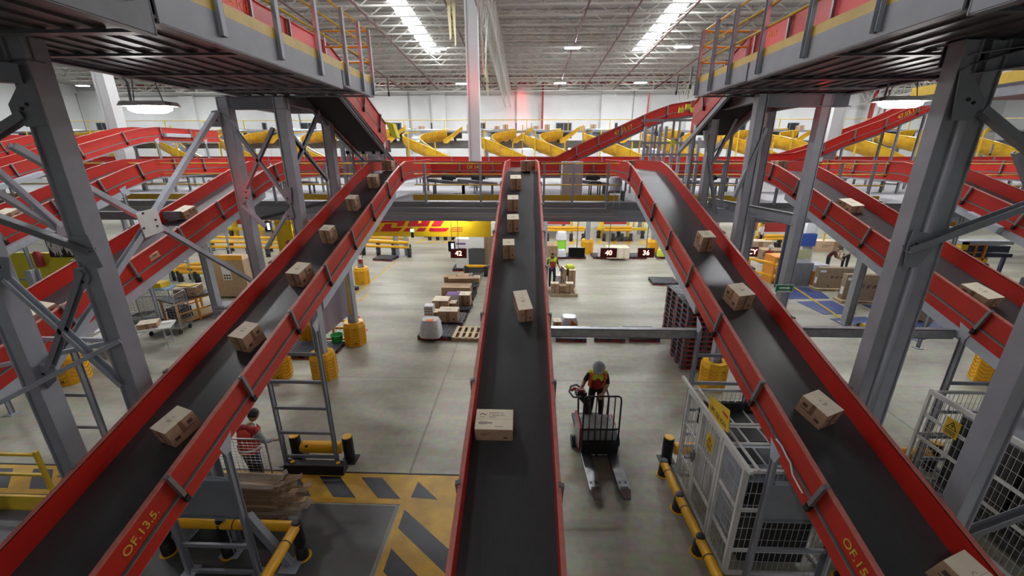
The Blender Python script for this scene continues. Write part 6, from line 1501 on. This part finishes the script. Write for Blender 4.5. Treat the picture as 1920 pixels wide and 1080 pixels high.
# ------------------------------------------------------------------ sorting desks, crated screens and racks at the right
def crated(label, px, w_, h_, d_=.28, rz=-3):
    p = atz(*px); t = thing('crated_screen', label, 'crate', (p.x, p.y, 0), R(rz))
    m = MB().use(mat('crate_brown', (.27, .2, .13), .8, 0, .2, 5)); m.mm((0, 0, .15), (w_, d_, .15 + h_)); b_ = m.build('body', None, t, bevel=.008)
    m = MB().use(INK)
    for k in range(5): m.prism([(w_ * (.3 + .12 * k), -.004, .15 + h_ * .48), (w_ * (.36 + .12 * k), -.004, .15 + h_ * .48), (w_ * (.4 + .12 * k), -.004, .15 + h_ * .62), (w_ * (.31 + .12 * k), -.004, .15 + h_ * .6)], (0, .004, 0))
    for x in (.3, .6): m.tube((w_ * x, -.004, .15 + h_ * .1), (w_ * x, 0, .15 + h_ * .1), .04, 8)
    m.build('print', None, b_); m = MB().use(PAPER); m.mm((-.004, .05, .15 + h_ * .2), (0, .2, .15 + h_ * .5)); m.mm((.05, -.004, .15 + h_ * .78), (.3, 0, .15 + h_ * .88)); m.build('paper_label', None, b_)
    for z in (.03, .12): m = MB().use(WOOD); m.mm((-.08, -.12, z - .02), (w_ + .08, d_ + .12, z + .02)); m.build('skid_board', None, t)
    for x in (.05, w_ / 2, w_ - .05): m = MB().use(WOOD); m.mm((x - .05, -.1, .05), (x + .05, d_ + .1, .1)); m.build('skid_block', None, t)
crated('large brown crated flat screen on a wooden skid, nearer the twin columns', (1576, 568), 2.0, 1.1); crated('brown crated flat screen on a wooden skid behind the nearer one', (1528, 545), 1.75, .95)
# desk
p = atz(1500, 536); t = thing('sorting_desk', 'grey sorting desk with orange cabinet end beside the right far column', 'desk', (p.x, p.y, 0), world=True)
m = MB().use(GREYD); m.mm((p.x - .5, p.y - .1, 0), (p.x + .35, p.y + 1.2, 1.15)); m.build('body', None, t); m = MB().use(ORANGE); m.mm((p.x + .4, p.y, .05), (p.x + 1.1, p.y + .6, .75)); m.build('orange_cabinet', None, t, label='orange cabinet'); m = MB().use(GREYL); m.mm((p.x + .38, p.y - .05, .75), (p.x + 1.12, p.y + .65, 1.05)); m.build('top_unit', None, t)
m = MB().use(NAVY); m.mm((p.x - 1.35, p.y - .3, 0), (p.x - 1.23, p.y - .18, 3.3)); m.build('navy_post', None, t); m = MB().use(GREYL)
m.mm((p.x + .1, p.y + 1.2, 1.0), (p.x + .2, p.y + 1.3, 3.0)); m.build('rack_post', None, t)
m = MB().use(BLUE); m.mm((p.x + .2, p.y + .9, 1.75), (p.x + .9, p.y + 1.15, 2.35)); m.build('blue_tray', None, t, label='blue tray'); m = MB().use(mat('screen_off', (.35, .35, .2), .4)); m.mm((p.x + .15, p.y + .8, 1.15), (p.x + .75, p.y + .86, 1.6)); m.build('monitor', None, t)
p = atz(1425, 530); t = thing('sorting_desk', 'orange open shelf desk left of the navy post', 'desk', (p.x, p.y, 0), world=True); p = atz(1452, 532)
m = MB().use(ORANGE); m.mm((p.x - .2, p.y, 0), (p.x - .12, p.y + .9, 1.3)); m.mm((p.x + .5, p.y, 0), (p.x + .58, p.y + .9, 1.3)); m.build('side_panel', None, t)
for z in (.1, .5, .9, 1.28): m = MB().use(ORANGE); m.mm((p.x - .2, p.y, z), (p.x + .58, p.y + .9, z + .05)); m.build('shelf', None, t)
p = atz(1412, 527); t = thing('safety_gate', 'yellow tube safety gate by the ICY sign', 'gate', (p.x, p.y, 0), world=True)
for dz in (.35, .95): m = MB().use(YELP); m.tube((p.x - .1, p.y + .5, dz + .1), (p.x + .8, p.y - .5, dz), .07, 10); m.build('rail_tube', None, t, smooth=True)
for x, y in ((p.x - .1, p.y + .5), (p.x + .8, p.y - .5)): m = MB().use(YELP); m.tube((x, y, 0), (x, y, 1.05), .07, 10); m.build('post', None, t, smooth=True)
for i, (px, lb, sz, pr_) in enumerate((((1450, 492), 'long brown carton on the sorting floor beside the navy post', (1.8, .8, .8), cD), ((1418, 470), 'pale carton pile left of the navy post', (1.6, .8, .7), cB), ((1480, 505), 'upright pale carton left of the navy post', (.4, .4, 1.0), cB), ((1560, 470), 'long brown carton behind the two workers', (2.6, .8, .7), cB), ((1600, 470), 'wide brown carton beyond the white-shirted worker', (1.6, .8, 1.0), cD))):
    p = atz(*px); o = place(pr_, USED, tuple(p), R(-4), lb, 'cartons in the sorting area'); o.scale = (sz[0] / .34, sz[1] / .42, sz[2] / .34)
p = atz(1550, 470); t = thing('roller_table', 'yellow slatted roller table behind the workers at right', 'table', (p.x, p.y, 0), world=True)
for k in range(6): m = MB().use(YEL); m.bar((p.x - .6 + .5 * k, p.y + 1., 1.9), (p.x - .1 + .5 * k, p.y - .4, 1.2), .2, .06); m.build('slat', None, t)
for k in (0, 1): m = MB().use(YEL); m.bar((p.x - .5 + 2.4 * k, p.y - .2, 0), (p.x - .5 + 2.4 * k, p.y - .2, 1.2), .08, .08, (0, 1, 0)); m.build('leg', None, t)
# tubs and blue racks at the right edge
t = thing('storage_rack', 'navy rack with yellow and tan panels behind the belt at the right edge', 'rack', tuple(atY(1830, 480, 12.5)), world=True)
Yr = 13.0
for x0, y0, x1, y1, mt_ in ((1800, 452, 1900, 458, GREYL), (1800, 462, 1895, 472, NAVY), (1796, 476, 1900, 482, NAVY), (1798, 453, 1816, 468, YELS), (1820, 458, 1832, 488, ORANGE), (1836, 460, 1850, 488, ORANGE), (1832, 484, 1850, 496, YELS), (1766, 415, 1790, 424, ORANGE)):
    a = atY(x0, y1, Yr); b = atY(x1, y0, Yr); m = MB().use(mt_); m.mm((a.x, Yr - (.05 if mt_ is not NAVY else 0), a.z), (b.x, Yr + .3, b.z)); m.build('panel' if mt_ is not NAVY else 'shelf', None, t)
for x in (1795, 1860, 1900): a = atY(x, 500, Yr); m = MB().use(NAVY); m.mm((a.x - .04, Yr + .3, 0), (a.x + .04, Yr + .38, 3.2)); m.build('upright', None, t)
p = atz(1738, 606); t = thing('leaning_carton', 'brown carton leaning behind the twin columns', 'carton', tuple(p), world=True); m = MB().use(CARD); m.bar(p + Vector((-.1, .2, 0)), p + Vector((.25, .6, 1.3)), .8, .25, (0, 1, 0)); m.build('body', None, t, bevel=.01)
# ================================================================== people
def person(label, loc, rz, J, cl, hair='hair', vest=None, helmet=None, hold=None, look=(0, -1, -.35), group=None):
    """J: joints in local metres, figure faces -Y. cl: materials for torso, sleeve, legs, hand"""
    import bmesh
    t = thing('person', label, 'person', loc, rz, group)
    bm = bmesh.new(); sk = bm.verts.layers.skin.verify(); V = {}
    def v(n, r, root=False):
        q = bm.verts.new(J[n]); q[sk].radius = r if isinstance(r, tuple) else (r, r); q[sk].use_root = root; V[n] = q
    v('pelvis', (.15, .11), True); v('waist', (.145, .105)); v('chest', (.165, .115)); v('neckbase', (.085, .075)); v('neck', .055)
    for s_ in 'LR':
        v('sh' + s_, .075); v('el' + s_, .05); v('wr' + s_, .034); v('hip' + s_, .095); v('kn' + s_, .07); v('an' + s_, .05); v('toe' + s_, .045)
    for a, b in (('pelvis', 'waist'), ('waist', 'chest'), ('chest', 'neckbase'), ('neckbase', 'neck')): bm.edges.new((V[a], V[b]))
    for s_ in 'LR':
        for a, b in (('chest', 'sh'), ('sh', 'el'), ('el', 'wr'), ('pelvis', 'hip'), ('hip', 'kn'), ('kn', 'an'), ('an', 'toe')):
            bm.edges.new((V[a + s_] if a + s_ in V else V[a], V[b + s_]))
    me = bpy.data.meshes.new('tmp'); bm.to_mesh(me); bm.free()
    o = bpy.data.objects.new('tmp', me); C.objects.link(o)
    md = o.modifiers.new('s', 'SKIN'); md.use_smooth_shade = True; ss = o.modifiers.new('d', 'SUBSURF'); ss.levels = 2; ss.render_levels = 2
    dg = bpy.context.evaluated_depsgraph_get(); ev = o.evaluated_get(dg); m2 = ev.to_mesh()
    vs = [q.co.copy() for q in m2.vertices]; fs = [tuple(p.vertices) for p in m2.polygons]; ev.to_mesh_clear(); bpy.data.objects.remove(o)
    P = {k: Vector(q) for k, q in J.items()}
    bones = [('pelvis', 'waist', 'torso'), ('waist', 'chest', 'torso'), ('chest', 'neckbase', 'torso2'), ('neckbase', 'neck', 'skin')]
    for s_ in 'LR':
        bones += [('chest', 'sh' + s_, 'torso2'), ('sh' + s_, 'el' + s_, 'sleeve'), ('el' + s_, 'wr' + s_, 'fore'), ('pelvis', 'hip' + s_, 'legs'), ('hip' + s_, 'kn' + s_, 'legs'), ('kn' + s_, 'an' + s_, 'legs'), ('an' + s_, 'toe' + s_, 'shoe')]
    M_ = dict(torso=cl['torso'], torso2=cl.get('torso2', cl['torso']), sleeve=cl['sleeve'], fore=cl.get('fore', SKIN), legs=cl['legs'], shoe=BLACKM, skin=SKIN)
    def dist(p, a, b):
        d = b - a; k = max(0, min(1, (p - a).dot(d) / max(1e-6, d.length_squared))); return (p - a - d * k).length
    m = MB(); o_ = 0
    m.v = [tuple(q) for q in vs]
    for f_ in fs:
        c = sum((vs[i] for i in f_), Vector()) / len(f_)
        best = min(bones, key=lambda b: dist(c, P[b[0]], P[b[1]])); m.use(M_[best[2]]); m.f.append(list(f_)); m.m.append(m.cur)
    # head with nose, ears, brow
    m.use(SKIN); n = P['neck']; lk = Vector(look).normalized(); up = (Vector((0, 0, 1)) - lk * lk.z).normalized(); rt = lk.cross(up)
    Mx = Matrix((rt, -lk, up)).transposed()
    hc = n + up * .115 + lk * .02
    def HP(x, y, z): return hc + Mx @ Vector((x, y, z))
    nu, nv = 16, 12; rows = []
    for j in range(nv + 1):
        th = math.pi * j / nv; z = .118 * math.cos(th); rr_ = math.sin(th)
        for i in range(nu):
            a = 2 * math.pi * i / nu; jaw = 1 - .22 * max(0, -math.cos(th)) ; x = .077 * rr_ * math.cos(a) * jaw; y = .096 * rr_ * math.sin(a) * (1 - .1 * max(0, -math.cos(th)))
            rows.append(HP(x, y, z))
    m.add(rows, [(j * nu + i, j * nu + (i + 1) % nu, (j + 1) * nu + (i + 1) % nu, (j + 1) * nu + i) for j in range(nv) for i in range(nu)])
    m.add([HP(-.014, -.09, .02), HP(.014, -.09, .02), HP(.018, -.092, -.025), HP(-.018, -.092, -.025), HP(0, -.122, -.02)], [(0, 1, 4), (1, 2, 4), (2, 3, 4), (3, 0, 4)])
    for s_ in (-1, 1): m.add([HP(s_ * .075, -.01, .02), HP(s_ * .09, .015, .025), HP(s_ * .086, .01, -.03), HP(s_ * .074, -.01, -.025)], [(0, 1, 2, 3)])
    # hands: palm and five fingers
    for s_ in 'LR':
        m.use(cl.get('hand', SKIN)); w_ = P['wr' + s_]; d = (w_ - P['el' + s_]).normalized(); sg = 1 if s_ == 'L' else -1
        sd = d.cross(Vector((0, 1, 0)))
        sd = sd.normalized() if sd.length > .2 else d.cross(Vector((0, 0, 1))).normalized()
        pn = sd.cross(d).normalized(); Mh = Matrix((sd, d, pn)).transposed()
        m.box(w_ + d * .045, (.078, .1, .03), Mh); 
        for k in range(4):
            b = w_ + d * .085 + sd * (-.03 + .02 * k); L_ = (.068, .08, .074, .056)[k]
            m.pipe([b, b + d * L_ * .5 + pn * .008, b + d * L_ * .85 + pn * .03], .0095, 6)
        m.pipe([w_ + d * .03 + sd * .035 * -sg, w_ + d * .065 + sd * .065 * -sg, w_ + d * .095 + sd * .062 * -sg + pn * .015], .011, 6)
    m.build('body', None, t, smooth=True, fix=False)
    m = MB().use(HAIR if not cl.get('mask') else HAIR)
    for s_ in (-1, 1): m.box(HP(s_ * .03, -.088, .018), (.022, .012, .01), Mx)
    m.box(HP(0, -.09, -.055), (.04, .01, .008), Mx); m.build('face_details', None, t, label='dark eyes and mouth')
    if cl.get('mask'):
        m = MB().use(cl['mask']); m.grid(lambda u, v_: HP(.082 * math.sin((u - .5) * 2.4), -.104 * math.cos((u - .5) * 2.0) - .01 * math.sin(v_ * math.pi), -.005 - .085 * v_), 8, 5); o = m.build('face_mask', None, t, smooth=True, fix=False); sd_ = o.modifiers.new('s', 'SOLIDIFY'); sd_.thickness = .004
    if helmet is None:
        m = MB().use(HAIR); vs2 = []
        for j in range(7):
            th = math.pi * .56 * j / 6
            for i in range(nu):
                a = 2 * math.pi * i / nu; cut = .0 if math.sin(a) > -.3 else .35 * (j / 6)
                th2 = th * (1 - cut); vs2.append(HP(.084 * math.sin(th2) * math.cos(a), .104 * math.sin(th2) * math.sin(a) + .004, .127 * math.cos(th2)))
        m.add(vs2, [(j * nu + i, j * nu + (i + 1) % nu, (j + 1) * nu + (i + 1) % nu, (j + 1) * nu + i) for j in range(6) for i in range(nu)]); o = m.build('hair', None, t, smooth=True, fix=False); sd_ = o.modifiers.new('s', 'SOLIDIFY'); sd_.thickness = .012
    else:
        m = MB().use(helmet); vs2 = []
        for j in range(8):
            th = math.pi * .5 * j / 7; b = 1.0
            for i in range(20):
                a = 2 * math.pi * i / 20; vs2.append(HP(.118 * math.sin(th) * math.cos(a), .142 * math.sin(th) * math.sin(a), .03 + .125 * math.cos(th)))
        for i in range(20):
            a = 2 * math.pi * i / 20; fr_ = 1.12 if math.sin(a) > -.4 else 1.38; vs2.append(HP(.118 * min(fr_, 1.2) * math.cos(a), .142 * fr_ * math.sin(a), .02))
        m.add(vs2, [(j * 20 + i, j * 20 + (i + 1) % 20, (j + 1) * 20 + (i + 1) % 20, (j + 1) * 20 + i) for j in range(8) for i in range(20)])
        for k in (-1, 0, 1): m.pipe([HP(.03 * k, -.125 * math.cos(q), .035 + .128 * math.sin(q)) for q in [R(20 + 20 * z) for z in range(8)]], .008, 5)
        o = m.build('hard_hat', None, t, smooth=True, fix=False, label='grey ribbed hard hat'); sd_ = o.modifiers.new('s', 'SOLIDIFY'); sd_.thickness = .006
    if vest:
        col, gap, back = vest; ch, wa, pe, nb = P['chest'], P['waist'], P['pelvis'], P['neckbase']
        def VP(u, v_):
            pts = [pe.lerp(wa, .25), wa, wa.lerp(ch, .5), ch, ch.lerp(nb, .65), nb]; k = min(4.999, v_ * 5); i = int(k); c = pts[i].lerp(pts[i + 1], k - i)
            rx = (.2, .192, .2, .215, .2, .12)[i] + ((.2, .192, .2, .215, .2, .12)[i + 1] - (.2, .192, .2, .215, .2, .12)[i]) * (k - i); ry = (.155, .15, .155, .165, .14, .1)[i] + ((.155, .15, .155, .165, .14, .1)[i + 1] - (.155, .15, .155, .165, .14, .1)[i]) * (k - i)
            a = R(-90 + gap + (360 - 2 * gap) * u); return c + Vector((rx * math.cos(a), ry * math.sin(a), .0))
        m = MB().use(col); m.grid(VP, 28, 10); o = m.build('safety_vest', None, t, smooth=True, fix=False, label='high-visibility vest'); sd_ = o.modifiers.new('s', 'SOLIDIFY'); sd_.thickness = .012
        m = MB().use(mat('reflective', (.6, .6, .58), .3)); 
        for v0 in back: m.grid(lambda u, v_, v0=v0: (lambda q, c: q + (q - c).normalized() * .013)(VP(u, v0 + .07 * v_), P['waist'].lerp(P['chest'], v0)), 28, 1)
        if back: m.build('reflective_band', None, o, fix=False, label='silver reflective band')
    return t
def stand(h=1.7, **kw):
    k = h / 1.7
    J = dict(pelvis=(0, 0, .93), waist=(0, 0, 1.08), chest=(0, .0, 1.28), neckbase=(0, .01, 1.42), neck=(0, -.005, 1.49),
             shL=(.17, .0, 1.37), elL=(.22, .02, 1.1), wrL=(.25, -.06, .87), shR=(-.17, 0, 1.37), elR=(-.22, .02, 1.1), wrR=(-.25, -.06, .87),
             hipL=(.09, 0, .86), knL=(.1, -.02, .48), anL=(.1, .02, .08), toeL=(.11, -.13, .04), hipR=(-.09, 0, .86), knR=(-.1, -.02, .48), anR=(-.1, .02, .08), toeR=(-.11, -.13, .04))
    J.update(kw); return {n: tuple(c * k for c in p) for n, p in J.items()}
# driver on the pallet truck, facing the camera, one hand on the tiller
person('person in grey hard hat and orange vest riding the pallet truck', (1.62, 7.95, .2), R(-4),
       stand(1.6, pelvis=(0, .06, .92), waist=(0, .02, 1.07), chest=(0, -.04, 1.25), neckbase=(0, -.07, 1.39), neck=(0, -.11, 1.46), shL=(.18, -.03, 1.34), elL=(.24, -.05, 1.07), wrL=(.12, -.26, .93), shR=(-.18, -.05, 1.33), elR=(-.3, -.08, 1.13), wrR=(-.37, -.3, 1.09),
             hipL=(.09, .06, .86), hipR=(-.09, .06, .86), knL=(.13, -.02, .46), anL=(.14, .06, .08), toeL=(.15, -.1, .04), knR=(-.12, -.04, .47), anR=(-.13, .05, .08), toeR=(-.15, -.12, .04)),
       dict(torso=REDC, torso2=HIVISY, sleeve=DARKC, legs=DARKC, mask=BLACKM), vest=(HIVIS, 42, ()), helmet=HELM, look=(-.12, -1, -.5))
p = atz(1033, 538)
person('person in lime yellow and red vest with blue gloves walking right of the central belt', (p.x + .03, p.y, 0), R(10),
       stand(1.72, elL=(.26, -.02, 1.12), wrL=(.36, -.1, .9), elR=(-.22, -.02, 1.1), wrR=(-.14, -.22, 1.0), neck=(-.01, -.06, 1.48), knL=(.1, -.08, .48)),
       dict(torso=REDC, torso2=HIVISY, sleeve=DARKC, legs=DARKC, hand=mat('glove_blue', (.05, .05, .3), .5), mask=BLACKM), vest=(HIVISY, 50, (.05,)), look=(-.2, -1, -.5))
p = Vector((-4.92, 5.86, 0))
person('person in red vest with reflective band and grey sleeves, pushing the roll cage', (p.x, p.y, 0), R(165),
       stand(1.68, chest=(0, -.05, 1.27), neckbase=(0, -.1, 1.4), neck=(0, -.15, 1.46), shL=(.18, -.05, 1.35), shR=(-.18, -.05, 1.35), elL=(.24, -.12, 1.1), wrL=(.22, -.3, 1.0), elR=(-.24, -.12, 1.1), wrR=(-.22, -.3, 1.0), knL=(.11, -.06, .48)),
       dict(torso=REDC, sleeve=mat('grey_cloth', (.3, .3, .32), .8), fore=MATS['grey_cloth'], legs=DARKC), vest=(mat('vest_red', (.62, .05, .03), .7), 20, (.12,)), look=(0, -1, -.4))
p = atz(1546, 515)
person('person in dark maroon shirt and cap bending over the sorting desk at right', (p.x, p.y, 0), R(50),
       stand(1.66, chest=(0, -.14, 1.22), neckbase=(0, -.22, 1.34), neck=(0, -.27, 1.4), shL=(.18, -.18, 1.3), shR=(-.18, -.18, 1.3), elL=(.24, -.3, 1.06), wrL=(.15, -.48, .98), elR=(-.24, -.3, 1.06), wrR=(-.15, -.48, .98)),
       dict(torso=mat('maroon_cloth', (.09, .02, .02), .8), sleeve=MATS['maroon_cloth'], legs=DARKC), helmet=mat('cap_green', (.05, .06, .04), .7), look=(0, -1, -.6))
p = atz(1580, 508)
person('person in white shirt and face mask working beside the maroon-shirted worker', (p.x, p.y, 0), R(-60),
       stand(1.68, chest=(0, -.12, 1.24), neckbase=(0, -.2, 1.36), neck=(0, -.26, 1.42), shL=(.18, -.16, 1.32), shR=(-.18, -.16, 1.32), elL=(.24, -.26, 1.08), wrL=(.15, -.46, .98), elR=(-.24, -.26, 1.08), wrR=(-.15, -.46, .98)),
       dict(torso=SHIRT, sleeve=SHIRT, legs=DARKC, mask=PAPER), look=(0, -1, -.5))
p = atz(1421, 466)
person('person in white shirt and dark trousers standing in the far aisle behind the right columns', (p.x, p.y, 0), R(30), stand(1.75), dict(torso=SHIRT, sleeve=SHIRT, legs=DARKC), look=(0, -1, -.2))
p = atz(1432, 520)
person('person in dark uniform with red strap by the ICY sign', (p.x, p.y, 0), R(15), stand(1.68, wrL=(.18, -.28, 1.0), wrR=(-.18, -.28, 1.0)), dict(torso=DARKC, torso2=REDC, sleeve=DARKC, legs=DARKC), helmet=mat('cap_light', (.5, .48, .44), .7), look=(0, -1, -.5))
# ================================================================== light and exposure
w = bpy.data.worlds.new('world'); SC.world = w; w.use_nodes = True
w.node_tree.nodes['Background'].inputs[0].default_value = (.9, .95, 1, 1); w.node_tree.nodes['Background'].inputs[1].default_value = .05
def beacon(loc, e=30, r=.05):
    l = bpy.data.lights.new('red_beacon', 'POINT'); l.energy = e; l.color = (1, .06, .05); l.shadow_soft_size = r
    o = bpy.data.objects.new('red_beacon', l); o.location = loc; C.objects.link(o)
for loc, e, r in (((-3.9, 9.3, 8.1), 6, .03), ((-3.9, 7.1, 8.1), 5, .03), ((4.15, 9.4, 8.1), 6, .03), ((4.15, 7.1, 8.1), 5, .03), ((-.75, 45.2, 11.6), 14, .06), ((-.75, 45.2, 10.4), 14, .06), ((-.75, 45.2, 9.2), 12, .06), ((-2.2, 19.4, 9.0), 14, .1), ((-6.6, 9.45, 5.2), 4, .05), ((6.2, 9.6, 6.9), 1.2, .05), ((-7.2, 6.9, 4.4), 5, .05), ((2.6, 7.6, 4.1), 1.2, .02)):
    beacon(loc, e, r)
SC.view_settings.view_transform = 'Standard'; SC.view_settings.look = 'None'; SC.view_settings.gamma = 1; SC.view_settings.exposure = .54
SC.cycles.use_denoising = True
SC.cycles.max_bounces = 6; SC.cycles.diffuse_bounces = 4; SC.cycles.glossy_bounces = 3
for o in bpy.data.objects:
    if '_w' in o: del o['_w']
